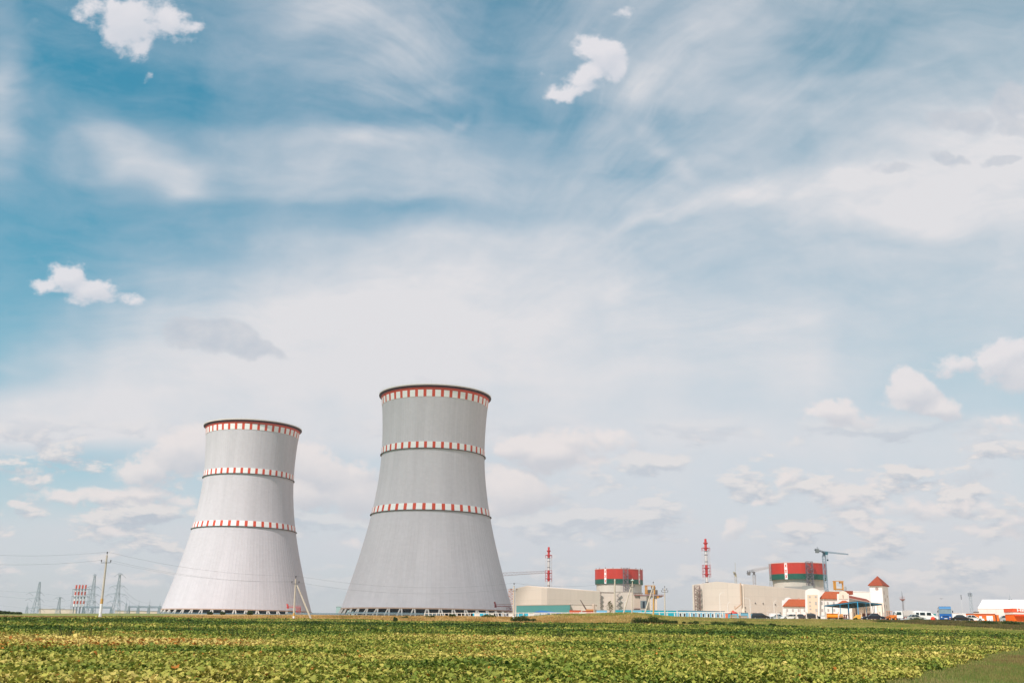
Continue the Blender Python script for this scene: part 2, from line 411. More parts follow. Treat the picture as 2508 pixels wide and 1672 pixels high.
def array_mesh(name, V, polys_per, npoly, nvper, count, face_tpl, mats, cols=None, smooth=False):
    """V: (count*nvper,3); face_tpl: (npoly,4) indices within one element; cols: (count,3)"""
    me = bpy.data.meshes.new(name)
    F = (np.arange(count)[:, None, None]*nvper + face_tpl[None]).reshape(-1)
    nf = count*npoly; k = face_tpl.shape[1]
    me.vertices.add(len(V)); me.vertices.foreach_set('co', V.astype(np.float32).ravel())
    me.loops.add(nf*k); me.loops.foreach_set('vertex_index', F.astype(np.int32))
    me.polygons.add(nf); me.polygons.foreach_set('loop_start', (np.arange(nf)*k).astype(np.int32))
    if smooth: me.polygons.foreach_set('use_smooth', np.ones(nf, dtype=bool))
    me.update(calc_edges=True)
    if cols is not None:
        at = me.attributes.new('Col', 'FLOAT_COLOR', 'POINT')
        c4 = np.ones((count, nvper, 4), dtype=np.float32); c4[:, :, :3] = cols[:, None, :]
        at.data.foreach_set('color', c4.ravel())
    for q in (mats if isinstance(mats, (list, tuple)) else [mats]): me.materials.append(q)
    o = bpy.data.objects.new(name, me); COL.objects.link(o)
    return o

# numpy value noise
_g = np.random.RandomState(3).rand(64, 64)
def vnoise(x, y):
    x = np.asarray(x, float); y = np.asarray(y, float)
    xi = np.floor(x).astype(int); yi = np.floor(y).astype(int); fx = x-xi; fy = y-yi
    fx = fx*fx*(3-2*fx); fy = fy*fy*(3-2*fy)
    a = _g[xi % 64, yi % 64]; b = _g[(xi+1) % 64, yi % 64]; c = _g[xi % 64, (yi+1) % 64]; e = _g[(xi+1) % 64, (yi+1) % 64]
    return (a*(1-fx)+b*fx)*(1-fy)+(c*(1-fx)+e*fx)*fy
def fbm(x, y, o=4):
    s = 0; a = .5; t = 0
    for i in range(o):
        s = s + a*vnoise(x*2**i+i*17.3, y*2**i+i*9.1); t += a; a *= .5
    return s/t
# ------------------------------------------------------------------ terrain
TX = [0, 420, 840, 1254, 1400, 1540, 1672, 1800, 2090, 2340, 2508]
TROWS = {
 140: [1519,1523,1529,1535,1537,1539,1540,1542,1545,1549,1552],
 170: [1514.5,1515,1521,1527,1528,1529,1531,1532,1535,1537,1541],
 195: [1509,1510.5,1513,1518,1515,1512,1521,1524,1526,1529.5,1534],
 215: [1506,1507,1507.5,1510,1504,1500.5,1513,1517,1518.5,1522,1524],
 235: [1505,1506,1506.5,1509,1504,1501.5,1511,1515,1517,1521,1522],
 270: [1504,1505,1507,1511,1508,1508,1512,1515.5,1517,1520.5,1521.5],
 450: [1502,1503,1506,1513,1513,1513,1514,1516,1517,1519.5,1520],
 780: [1500.5,1502,1505,1511,1512,1512,1513,1514,1516,1518,1519]}
def _plane_row(px, Y): return 1508 + .016*(px-1254) + 4428.0/Y
_pts = [P(px, _plane_row(px, Y), Y) for px, Y in ((300, 30), (2200, 30), (1254, 120))]
_n = (_pts[1]-_pts[0]).cross(_pts[2]-_pts[0])
def plane_z(x, y): return _pts[0].z - (_n.x*(x-_pts[0].x) + _n.y*(y-_pts[0].y))/_n.z
_D = [60, 100] + sorted(TROWS)
_Ug = np.array([P(px, 1515, 100).x/100 for px in TX])
_Z = np.zeros((len(_D), len(TX)))
for i, Y in enumerate(_D):
    for j, px in enumerate(TX):
        r = TROWS[Y][j] if Y in TROWS else _plane_row(px, Y)
        _Z[i, j] = P(px, r, Y).z if Y in TROWS else plane_z(P(px, r, Y).x, Y)
_D = np.array(_D, float)
def ground(x, y):
    x = np.asarray(x, float); y = np.asarray(y, float)
    u = np.clip(x/np.maximum(y, 1), _Ug[0], _Ug[-1]); dd = np.clip(y, _D[0], _D[-1])
    j = np.clip(np.searchsorted(_Ug, u)-1, 0, len(_Ug)-2); fu = (u-_Ug[j])/(_Ug[j+1]-_Ug[j])
    i = np.clip(np.searchsorted(_D, dd)-1, 0, len(_D)-2); fd = (dd-_D[i])/(_D[i+1]-_D[i])
    fus = fu*fu*(3-2*fu)
    z = (_Z[i, j]*(1-fus)+_Z[i, j+1]*fus)*(1-fd)+(_Z[i+1, j]*(1-fus)+_Z[i+1, j+1]*fus)*fd
    pz = plane_z(x, y); w = np.clip((y-60)/40, 0, 1)
    return np.where(y < 60, pz, np.where(y < 100, pz*(1-w)+z*w, z))
def G(x, y): return float(ground(x, y))
def PG(px, Y, row=1515):
    p = P(px, row, Y); return Vector((p.x, p.y, G(p.x, p.y)))

def sinh_grid(lo, hi, n, k):
    t = np.linspace(-1, 1, n); g = np.sinh(k*t)/np.sinh(k)
    return np.where(g < 0, -g*lo, g*hi)
gx = sinh_grid(-5000, 5000, 301, 5.0)
gy = np.concatenate([np.linspace(-1500, 0, 12), np.linspace(5, 20, 4), np.linspace(24, 130, 40), np.linspace(132, 280, 75), np.linspace(290, 480, 20), np.linspace(500, 900, 12), np.array([1100, 1500, 2200, 3500, 6000])])
GX, GY = np.meshgrid(gx, gy)
GZ = ground(GX, GY)
GZ = GZ + np.where((GY > 20) & (GY < 165), (fbm(GX/7, GY/7, 2)-.5)*.10, (fbm(GX/9, GY/9, 3)-.5)*.25*np.clip((GY-165)/30, 0, 1))
V = np.stack([GX, GY, GZ], -1).reshape(-1, 3)

def corner_grass(x, y):
    """1 inside the mown grass track in the near right corner"""
    u = x/np.maximum(y, 1)
    a = P(2063, 1672, 1); b = P(2508, 1585, 1)
    ya = 1.77/ -(a.z - 0) if a.z < 0 else 27
    e0 = edge_u(y)
    return (u > e0)
_e = [(2190, 1680), (2300, 1652), (2395, 1622), (2470, 1600), (2570, 1582)]
_ed, _eu = [], []
for px, r in _e:
    Yv = 4428.0/(r-1508-.016*(px-1254)); _ed.append(Yv); _eu.append(P(px, r, Yv).x/Yv)
def edge_u(y): return np.interp(y, _ed, _eu, left=_eu[0]-.02, right=.75)
_fe = [(0, 152), (420, 158), (640, 163), (840, 168), (1254, 165), (1400, 161), (1540, 159), (1672, 158), (1800, 157), (2090, 148), (2300, 138), (2508, 126)]
_feu = [P(px, 1520, 100).x/100 for px, _ in _fe]
def field_far(u): return np.interp(u, _feu, [a for _, a in _fe])
def in_field(x, y):
    u = x/np.maximum(y, 1)
    j = (fbm(x/1.1+3, y/2.5, 3)-.5)*1.3/np.maximum(y, 1)
    return (y < field_far(u)) & (u < edge_u(y)+j)

C_ = lambda r, g, b: np.array([lin(r), lin(g), lin(b)])
def ground_colour(x, y):
    u = x/np.maximum(y, 1); n = fbm(x/6, y/10, 4)[..., None]; n2 = fbm(x/1.7+5, y/3+8, 3)[..., None]
    soil = C_(62, 66, 28)*(.6+.6*n); grass = C_(120, 124, 60)*(.75+.5*n2)
    dry = C_(176, 142, 88)*(.7+.5*n2); brown = C_(150, 112, 66)*(.7+.5*n); olive = C_(118, 122, 62)*(.8+.4*n); dark = C_(84, 76, 50)*(.6+.7*n2)
    far = field_far(u)
    c = np.where(in_field(x, y)[..., None], soil, grass)
    yy = y[..., None]; uu = u[..., None]
    ul = P(440, 1515, 100).x/100; um = P(1500, 1515, 100).x/100; ur = P(2300, 1515, 100).x/100
    beyond = (y > far)[..., None]
    uu = uu+(fbm(x/5+60, y/9+2, 3)[..., None]-.5)*.09
    c = np.where(beyond & (uu < ul), np.where(yy < 212, brown, olive), c)
    c = np.where(beyond & (uu >= ul) & (uu < um), dry, c)
    k = np.clip((uu-um)/.02, 0, 1)
    mound = olive*.5+dry*.5
    c = np.where(beyond & (uu >= um-.04) & (yy < 280), mound*(.8+.5*n), c)
    c = np.where(beyond & (uu >= P(1680, 1515, 100).x/100), np.where(yy < 198, grass, np.where(yy < 240, dark*.5+dry*.5, dry)), c)
    c = np.where(beyond & (uu >= ur) & (yy < 212) & (yy > 180), dark, c)
    trk = C_(196, 168, 132)*(.8+.3*n)
    c = np.where((yy > 225) & (uu > P(1680, 1515, 100).x/100), trk, c)
    return c
gc = ground_colour(GX, GY).reshape(-1, 3)
nyx = GX.shape
idx = np.arange(nyx[0]*nyx[1]).reshape(nyx)
tpl = np.stack([idx[:-1, :-1], idx[:-1, 1:], idx[1:, 1:], idx[1:, :-1]], -1).reshape(-1, 4)
soil_m = mat('soil_and_turf', (1, 1, 1), .95, attr='Col', var=.35, scale=1.3, bump=.5, stretch=(1, .5, 1))
me = bpy.data.meshes.new('ground')
me.vertices.add(len(V)); me.vertices.foreach_set('co', V.astype(np.float32).ravel())
me.loops.add(tpl.size); me.loops.foreach_set('vertex_index', tpl.astype(np.int32).ravel())
me.polygons.add(len(tpl)); me.polygons.foreach_set('loop_start', (np.arange(len(tpl))*4).astype(np.int32))
me.polygons.foreach_set('use_smooth', np.ones(len(tpl), dtype=bool))
me.update(calc_edges=True)
at = me.attributes.new('Col', 'FLOAT_COLOR', 'POINT')
at.data.foreach_set('color', np.concatenate([gc, np.ones((len(gc), 1))], 1).astype(np.float32).ravel())
me.materials.append(soil_m)
tag(link('ground', me), kind='structure', label='field soil, dry verge and bare yard ground of the site')

# ------------------------------------------------------------------ leaves, grass
rng = np.random.RandomState(11)
leaf_m = mat('leaf', (1, 1, 1), .65, attr='Col', var=.12, scale=8, trans=.22, spec=.22)
grass_m = mat('grass_blade', (1, 1, 1), .75, attr='Col', var=.1, scale=3, trans=.25)

def beet_tone(x, y):
    """per-leaf colour of the beet crop: deep green, light green, yellowing, orange patches"""
    n = len(x)
    u = x/y
    big = fbm(x/22+3, y/13+1, 3); med = fbm(x/6+30, y/5+12, 3)
    row = 1508 + 4428.0/y                        # how far up the slope, as a measure of distance
    left = np.clip((.12-u)/.4, 0, 1)
    band = np.interp(row, [1512, 1538.5, 1542, 1549, 1556, 1566, 1572, 1580, 1592, 1606, 1616, 1626, 1640, 1660, 1690],
                          [.66, .60, .12, .14, .46, .34, .42, .58, .70, .80, .50, .30, .34, .50, .56])
    bandr = np.interp(row, [1512, 1530, 1540, 1560, 1580, 1600, 1640, 1690], [.35, .34, .26, .42, .56, .64, .56, .5])
    t = band*left + bandr*(1-left)
    t = t + (big-.5)*.9 + (med-.5)*.75 + rng.randn(n)*.13
    deep = C_(60, 86, 30); mid = C_(116, 132, 46); lt = C_(176, 170, 78); yel = C_(218, 192, 112); org = C_(196, 124, 50)
    t = np.clip(t, 0, 1)[:, None]
    c = np.where(t < .33, deep+(mid-deep)*(t/.33), np.where(t < .62, mid+(lt-mid)*((t-.33)/.29), lt+(yel-lt)*((t-.62)/.38)))
    po = np.clip((med-.50)*4, 0, 1)*np.exp(-((row-1605)/22)**2)*.45*left + .006
    o = (rng.rand(n) < po)[:, None]
    c = np.where(o, org*(.6+.5*rng.rand(n, 1)), c)
    return c*(.74+.44*rng.rand(n, 1))*np.where((u < .0)[:, None], .94, 1.), t[:, 0]

def leaves(name, px, py, pz, L, Wd, az, el, curl, cols, rows):
    """one blade per entry: curved, cupped, wavy strip of rows x 3 points"""
    n = len(px)
    ts = np.linspace(0, 1, rows)
    wprof = np.interp(ts, [0, .18, .45, .8, 1], [.10, .55, 1.0, .72, .12])
    out = np.zeros((n, rows, 3, 3))
    ang = el.copy(); cx = np.zeros(n); cz = np.zeros(n)
    ph = rng.rand(n)*6.28; tw = (rng.rand(n)-.5)*1.6
    for r_ in range(rows):
        if r_:
            st = L/(rows-1)
            cx = cx+np.cos(ang)*st; cz = cz+np.sin(ang)*st; ang = ang-curl/(rows-1)
        w = wprof[r_]*Wd*.5
        wav = np.sin(ph+ts[r_]*7)*.25*w
        for k_, sgn in enumerate((-1, 0, 1)):
            lat = sgn*w*np.cos(tw*ts[r_]); up = abs(sgn)*(w*.38+wav*sgn)+sgn*w*np.sin(tw*ts[r_])
            ddx = cx - np.sin(ang)*up; ddz = cz + np.cos(ang)*up
            out[:, r_, k_, 0] = px+np.cos(az)*ddx-np.sin(az)*lat
            out[:, r_, k_, 1] = py+np.sin(az)*ddx+np.cos(az)*lat
            out[:, r_, k_, 2] = pz+ddz
    f = []
    for r_ in range(rows-1):
        for k_ in range(2):
            a = r_*3+k_; f.append((a, a+1, a+4, a+3))
    return array_mesh(name, out.reshape(-1, 3), None, len(f), rows*3, n, np.array(f), leaf_m, cols, smooth=True)

def sample_zone(y0, y1, dens, test, ulim=.60):
    A = (y1**2-y0**2)*ulim
    n = int(A*dens)
    y = np.sqrt(rng.rand(n)*(y1**2-y0**2)+y0**2); x = (rng.rand(n)*2-1)*ulim*y
    k = test(x, y)
    return x[k], y[k]

for zi, (y0, y1, plants, per, sc, rows) in enumerate([(20, 44, 17.0, 13, .53, 5), (44, 80, 12.0, 9, .60, 4), (80, 186, 7.0, 5, .88, 3)]):
    x, y = sample_zone(y0, y1, plants, in_field)
    gap = fbm(x/3+50, y/2.2+9, 2)
    ok = gap > .27
    x, y = x[ok], y[ok]
    vig = .65+.75*fbm(x/8+7, y/6+4, 3)
    x = np.repeat(x, per); y = np.repeat(y, per); vig = np.repeat(vig, per)
    n = len(x)
    cols, t = beet_tone(x, y)
    z = ground(x, y)+(.06+.22*rng.rand(n))*vig
    az = rng.rand(n)*2*PI
    el = R(20)+rng.rand(n)*R(75)
    curl = R(50)+rng.rand(n)*R(150)
    L = (.12+.09*rng.rand(n)+.13*rng.rand(n)**3)*1.15*sc*vig; Wd = L*(.55+.4*rng.rand(n))
    ob = leaves('beet_leaves', x+rng.randn(n)*.05, y+rng.randn(n)*.05, z, L, Wd, az, el, curl, cols, rows)
    tag(ob, ['beet leaves of the nearest part of the field', 'beet leaves in the middle of the field', 'beet leaves of the far part of the field'][zi], 'crop', 'beet crop', kind='stuff')

def blades(name, x, y, h, w, cols, lean=.35, zoff=0):
    n = len(x); z = ground(x, y)+zoff; az = rng.rand(n)*2*PI; la = rng.rand(n)*2*PI; ll = h*lean*rng.rand(n)
    dx = np.cos(az)*w*.5; dy = np.sin(az)*w*.5; lx = np.cos(la)*ll; ly = np.sin(la)*ll
    V = np.zeros((n, 4, 3))
    V[:, 0] = np.stack([x-dx, y-dy, z-.03], -1); V[:, 1] = np.stack([x+dx, y+dy, z-.03], -1)
    V[:, 2] = np.stack([x+dx*.35+lx, y+dy*.35+ly, z+h], -1); V[:, 3] = np.stack([x-dx*.35+lx, y-dy*.35+ly, z+h*.93], -1)
    return array_mesh(name, V.reshape(-1, 3), None, 1, 4, n, np.array([(0, 1, 2, 3)]), grass_m, cols)

def U(px): return P(px, 1515, 100).x/100
def grass_zone(name, label, n, px0, px1, y0f, y1f, h, w, pal, hv=.5, test=None, cl=None, dens_noise=None, fade=.05):
    u = U(px0)+(U(px1)-U(px0))*rng.rand(n)
    a = y0f(u); b = y1f(u)
    y = a+(b-a)*rng.rand(n); x = u*y
    k = np.ones(n, bool)
    if test is not None: k &= test(x, y)
    if dens_noise: k &= fbm(x/dens_noise[0]+2, y/dens_noise[1]+6, 3) > dens_noise[2]+(rng.rand(n)-.5)*.15
    if fade: k &= (rng.rand(n) < np.clip((u-U(px0))/fade, .02, 1)) & (rng.rand(n) < np.clip((U(px1)-u)/fade, .02, 1))
    x, y = x[k], y[k]; n = len(x)
    q = np.clip((fbm(x/5+20, y/6+40, 3)-.5)*1.7+.5+rng.randn(n)*.14, 0, .999)
    pal = np.array([C_(*c) for c in pal]); i = q*(len(pal)-1); j = i.astype(int); f = (i-j)[:, None]
    c = (pal[j]*(1-f)+pal[np.minimum(j+1, len(pal)-1)]*f)*(.8+.4*rng.rand(n, 1))
    hh = h*(1-hv+hv*2*rng.rand(n))*(.6+.8*fbm(x/4, y/4+70, 2))
    o = blades(name, x, y, hh, w*(.6+.8*rng.rand(n)), c)
    return tag(o, label, 'grass', kind='stuff')
ff = field_far
cst = lambda v: (lambda u: np.full_like(u, v))
grass_zone('dry_grass', 'tall straw-coloured grass strip in front of the cooling towers', 64000, 380, 1640, ff, lambda u: ff(u)+44, .26, .09, [(150,112,58),(186,148,88),(206,172,116),(168,124,62),(132,118,58)])
grass_zone('stubble', 'low brown stubble strip at the left edge of the field', 34000, -60, 470, ff, lambda u: ff(u)+45, .10, .12, [(126,92,48),(150,110,60),(120,108,52),(170,132,78)])
grass_zone('green_grass', 'green and ochre grass on the mound and behind the field', 130000, 1290, 2560, ff, lambda u: np.interp(u, [U(1500), U(1700), U(2600)], [233, 234, 212]), .17, .09, [(94,112,44),(122,130,56),(156,146,76),(180,158,92),(118,122,54)])
grass_zone('dry_grass', 'pale dry grass fringe along the yard fence and car park', 30000, 1560, 2520, cst(203), lambda u: np.interp(u, [U(1560), U(2000), U(2520)], [256, 232, 220]), .13, .09, [(196,160,98),(170,140,86),(140,116,68),(110,98,56)])
grass_zone('scrub', 'dark weedy bank below the car park at the right', 52000, 2130, 2560, lambda u: np.interp(u, [U(2130), U(2300), U(2508)], [206, 184, 160]), lambda u: np.interp(u, [U(2130), U(2260)], [212, 221]), .26, .14, [(62,62,34),(88,80,46),(112,92,56),(76,88,40),(130,104,66)], dens_noise=(6, 8, .42))
grass_zone('grass_track', 'short green and brown grass of the track in the near right corner', 240000, 1900, 2700, cst(22), cst(66), .11, .016, [(112,94,56),(150,128,84),(128,126,66),(100,118,54),(120,132,66),(160,142,94)], test=lambda x, y: ~in_field(x, y))

# rough tufts where the crop meets the track
ne = 3400; ye = 24+44*rng.rand(ne)**1.3; xe = (edge_u(ye)+.0)*ye+rng.randn(ne)*.45
xe = np.repeat(xe, 12)+rng.randn(ne*12)*.07; ye = np.repeat(ye, 12)+rng.randn(ne*12)*.07
ce = np.array([C_(*q) for q in ((120,132,60),(150,148,78),(172,152,98),(106,120,54))])[rng.randint(0, 4, len(xe))]*(.7+.5*rng.rand(len(xe), 1))
tag(blades('grass_tufts', xe, ye, .05+.15*rng.rand(len(xe)), .018, ce, .6), 'rough grass tufts along the edge between crop and track', 'grass', kind='stuff')

# scattered dark weeds standing above the crop
xw_, yw_ = sample_zone(42, 170, .05, in_field, .55)
kk = fbm(xw_/14+9, yw_/8+3, 3) > .56
xw_, yw_ = xw_[kk], yw_[kk]
xw_ = np.repeat(xw_, 26)+rng.randn(len(xw_)*26)*.22; yw_ = np.repeat(yw_, 26)+rng.randn(len(yw_)*26)*.3
hw = (.35+.65*rng.rand(len(xw_)))
wc = C_(58, 66, 30)[None]*(.6+.8*rng.rand(len(xw_), 1))
tag(blades('weeds', xw_, yw_, hw*.8, .016+.02*rng.rand(len(xw_)), wc, .7, .05), 'dark thin weeds standing above the beet crop', 'weeds', kind='stuff')

# ------------------------------------------------------------------ cooling towers
concrete = mat('tower_concrete', rgb(206, 206, 205), .9, var=.05, scale=.05, stretch=(1, 1, .25))
# shell: lift lines, rain streaks and formwork panels, worked from the angle and height
def shell_material():
    m = bpy.data.materials.new('shell_concrete'); m.use_nodes = True; B = NB(m.node_tree)
    bs = m.node_tree.nodes['Principled BSDF']; bs.inputs['Roughness'].default_value = .92; bs.inputs['Specular IOR Level'].default_value = .15
    t = B.new('ShaderNodeTexCoord'); s_ = B.new('ShaderNodeSeparateXYZ'); B.put(s_.inputs[0], t.outputs['Object'])
    a = B.math('ARCTAN2', s_.outputs[1], s_.outputs[0])
    panel = B.math('FLOOR', B.math('MULTIPLY', a, 60/PI))
    lift = B.math('FLOOR', B.math('DIVIDE', s_.outputs[2], 1.5))
    wn = B.new('ShaderNodeTexWhiteNoise', noise_dimensions='2D'); B.put(wn.inputs['Vector'], B.comb(panel, lift))
    wp = B.new('ShaderNodeTexWhiteNoise', noise_dimensions='1D'); B.put(wp.inputs['W'], panel)
    streak = B.noise(B.comb(B.math('MULTIPLY', B.math('COSINE', a), 14), B.math('MULTIPLY', B.math('SINE', a), 14), B.math('MULTIPLY', s_.outputs[2], .012)), 1.2, 5, .6)
    broad = B.noise(B.comb(B.math('MULTIPLY', B.math('COSINE', a), 2), B.math('MULTIPLY', B.math('SINE', a), 2), B.math('MULTIPLY', s_.outputs[2], .01)), 1.6, 3, .5)
    fl = B.math('FRACT', B.math('DIVIDE', s_.outputs[2], 4.5)); line = B.math('LESS_THAN', fl, .04)
    v = B.math('ADD', B.math('MULTIPLY_ADD', wn.outputs[0], .05, .93), B.math('MULTIPLY', B.math('SUBTRACT', streak, .5), .20))
    v = B.math('ADD', v, B.math('MULTIPLY', B.math('SUBTRACT', broad, .5), .24))
    v = B.math('ADD', v, B.math('MULTIPLY', wp.outputs[0], .03))
    v = B.math('SUBTRACT', v, B.math('MULTIPLY', line, .025))
    B.put(bs.inputs['Base Color'], B.mix(1.0, rgb(199, 192, 197), B.comb(v, v, v), 'MULTIPLY'))
    return m
shell_m = shell_material()
white_p = mat('white_paint', rgb(236, 232, 230), .6, var=.03)
red_p = mat('red_paint', rgb(206, 66, 30), .6, var=.06)
red_dk = mat('dark_red_paint', rgb(150, 38, 30), .6, var=.06)
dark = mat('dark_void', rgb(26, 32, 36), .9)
beige_c = mat('beige_concrete', rgb(214, 202, 190), .85)
steel_dk = mat('dark_steel', rgb(70, 62, 60), .6)

def shell_r(z):
    b = 95.8 if z < 137 else 112.0
    return 39.2*math.sqrt(1+((z-137)/b)**2)
TZ = 0.0
def cooling_tower(X, Y, dz, label):
    g = G(X, Y-63) - .3
    t = empty('cooling_tower', (X, Y, g), label=label, cat='cooling tower', group='pair of cooling towers')
    ZB, ZT = 16.68+dz, 176.0+dz
    # ribbed shell, open at top and bottom, with a wall thickness
    nr = 120; zs = np.linspace(ZB, ZT, 54)
    prof = []
    vs, fs = [], []
    offs = [(-.5, 0), (-.12, 0), (-.10, .13), (.10, .13), (.12, 0)]
    seg = 2*PI/nr; nper = nr*4
    for z in zs:
        r0 = shell_r(z-dz)
        for i in range(nr):
            for o_, e in ((-.07, 0), (-.05, .055), (.05, .055), (.07, 0)):
                an = seg*(i+o_); rr = r0+e
                vs.append((X+rr*math.cos(an), Y+rr*math.sin(an), z))
    for j in range(len(zs)-1):
        for i in range(nper):
            i2 = (i+1) % nper; fs.append((j*nper+i, j*nper+i2, (j+1)*nper+i2, (j+1)*nper+i))
    mb = MB(); mb.add(vs, fs)
    inner = [(shell_r(z-dz)-.6, z) for z in zs[::-1]]
    mb.lathe((X, Y), inner, 96, caps=False)
    # close the bottom and top edges
    mb.lathe((X, Y), [(shell_r(ZB-dz)-.7, ZB+.02), (shell_r(ZB-dz)+.12, ZB+.01)], 96, caps=False)
    sh = mb.build('shell', shell_m, t)
    # bottom ring beam
    mb = MB(); r0 = shell_r(ZB-dz)
    mb.lathe((X, Y), [(r0-.9, ZB-.5), (r0+.35, ZB-.5), (r0+.30, ZB+.35), (r0-.9, ZB+.35)], 120, closed=True)
    mb.build('ring_beam', mat('brown_concrete', rgb(178, 148, 130), .9), t)
    # painted warning bands of red and white panels
    def band(z0, z1, off, name='warning_band', phase=0.0, redtop=0.0):
        mb = MB(); n = 40
        for i in range(n):
            for m_, a0, a1 in ((1, 0, .35), (0, .35, 1.0)):
                k_ = 2 if m_ else 4
                for q in range(k_):
                    b0 = 2*PI*(i+phase+a0+(a1-a0)*q/k_)/n; b1 = 2*PI*(i+phase+a0+(a1-a0)*(q+1)/k_)/n
                    r0 = shell_r(z0-dz)+off; r1 = shell_r(z1-dz)+off
                    mb.m = m_
                    mb.add([(X+r0*math.cos(b0), Y+r0*math.sin(b0), z0), (X+r0*math.cos(b1), Y+r0*math.sin(b1), z0),
                            (X+r1*math.cos(b1), Y+r1*math.sin(b1), z1), (X+r1*math.cos(b0), Y+r1*math.sin(b0), z1)], [(0, 1, 2, 3)])
        mb.m = 0
        mb.lathe((X, Y), [(shell_r(z1-dz)+off, z1), (shell_r(z1-dz)-.1, z1)], 96, caps=False)
        mb.lathe((X, Y), [(shell_r(z0-dz)-.1, z0), (shell_r(z0-dz)+off, z0)], 96, caps=False)
        return mb.build(name, [white_p, red_p], t)
    band(168.4+dz, 173.4+dz, .22, phase=.1)
    for zc, ph in ((130.12, .35), (84.75, .55)):
        band(zc+.4+dz, zc+5.0+dz, .26, phase=ph)
        # walkway ring under the band with brackets and a railing
        r0 = shell_r(zc)
        mb = MB(); mb.lathe((X, Y), [(r0-.1, zc-.15+dz), (r0+1.0, zc-.15+dz), (r0+1.05, zc+.12+dz), (r0-.1, zc+.12+dz)], 120, closed=True)
        w_ = mb.build('walkway', steel_dk, t)
        mb = MB()
        for i in range(96):
            an = 2*PI*i/96; c, s_ = math.cos(an), math.sin(an)
            mb.bar((X+(r0+.1)*c, Y+(r0+.1)*s_, zc-1.5+dz), (X+(r0+.95)*c, Y+(r0+.95)*s_, zc-.3+dz), .10)
            mb.bar((X+(r0+.98)*c, Y+(r0+.98)*s_, zc+dz), (X+(r0+.98)*c, Y+(r0+.98)*s_, zc+1.15+dz), .04)
        for i in range(96):
            a0 = 2*PI*i/96; a1 = 2*PI*(i+1)/96
            mb.bar((X+(r0+.98)*math.cos(a0), Y+(r0+.98)*math.sin(a0), zc+1.15+dz), (X+(r0+.98)*math.cos(a1), Y+(r0+.98)*math.sin(a1), zc+1.15+dz), .04, cap=False)
        mb.build('railing', mat('pink_steel', rgb(206, 180, 172), .6), w_)
    # red collar, cornice and lip
    r1 = shell_r(173.4)
    mb = MB(); mb.lathe((X, Y), [(r1-.2, 173.4+dz), (r1+.26, 173.4+dz), (r1+.5, 174.8+dz), (r1+1.0, 175.6+dz), (r1-.2, 175.6+dz)], 128, closed=True)
    mb.build('red_collar', red_p, t)
    mb = MB(); mb.lathe((X, Y), [(r1-1.0, 175.6+dz), (r1+1.0, 175.6+dz), (r1+2.1, 176.46+dz), (r1+2.2, 177.3+dz), (r1-.8, 177.3+dz)], 128, closed=True)
    mb.build('rim', beige_c, t)
    mb = MB(); mb.lathe((X, Y), [(r1+.35, 174.9+dz), (r1+1.9, 175.75+dz), (r1+2.27, 176.25+dz), (r1+2.27, 176.45+dz), (r1+.35, 176.1+dz)], 128, closed=True)  # added ring under the rim, its dark maroon standing in for shadow
    mb.build('shade_ring', mat('painted_shade_maroon', rgb(64, 26, 24), .8), t)
    mb = MB(); rr = r1+2.15
    for i in range(72):
        a0 = 2*PI*i/72; a1 = 2*PI*(i+1)/72
        p0 = (X+rr*math.cos(a0), Y+rr*math.sin(a0)); p1 = (X+rr*math.cos(a1), Y+rr*math.sin(a1))
        mb.bar((*p0, 177.3+dz), (*p0, 178.5+dz), .04); mb.bar((*p0, 178.5+dz), (*p1, 178.5+dz), .035, cap=False)
        if i % 9 == 0: mb.bar((*p0, 177.3+dz), (*p0, 180.4+dz), .05)
    mb.build('railing', mat('pale_steel', rgb(190, 188, 186), .5), t)
    # leaning pairs of support columns
    n = 44; zt = ZB-.4; zb = g-.2; rt = shell_r(ZB-dz)-.25; rb = rt+3.2
    for i in range(n):
        a = 2*PI*(i+.5)/n; da = 2*PI/n
        if math.sin(a) > .35: continue        # the far side is hidden behind the fill
        for sg in (-1, 1):
            mb = MB()
            mb.bar((X+rb*math.cos(a+sg*da*.20), Y+rb*math.sin(a+sg*da*.20), zb), (X+rt*math.cos(a+sg*da*.055), Y+rt*math.sin(a+sg*da*.055), zt), .62, .55, n=6)
            mb.build('column', mat('column_concrete', rgb(196, 188, 182), .85), t)
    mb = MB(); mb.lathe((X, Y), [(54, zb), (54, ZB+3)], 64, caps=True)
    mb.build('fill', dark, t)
    mb = MB(); mb.lathe((X, Y), [(rb+1.2, zb-.5), (rb+1.4, zb+.8), (rb+.9, zb+.8), (rb+.9, zb-.5)], 96, closed=True)
    mb.build('basin', mat('basin', rgb(140, 140, 136), .9), t)
    return t
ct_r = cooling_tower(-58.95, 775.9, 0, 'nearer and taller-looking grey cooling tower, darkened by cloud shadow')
ct_l = cooling_tower(-234.04, 915.3, 0, 'farther pale sunlit cooling tower at the left beside the pylons')

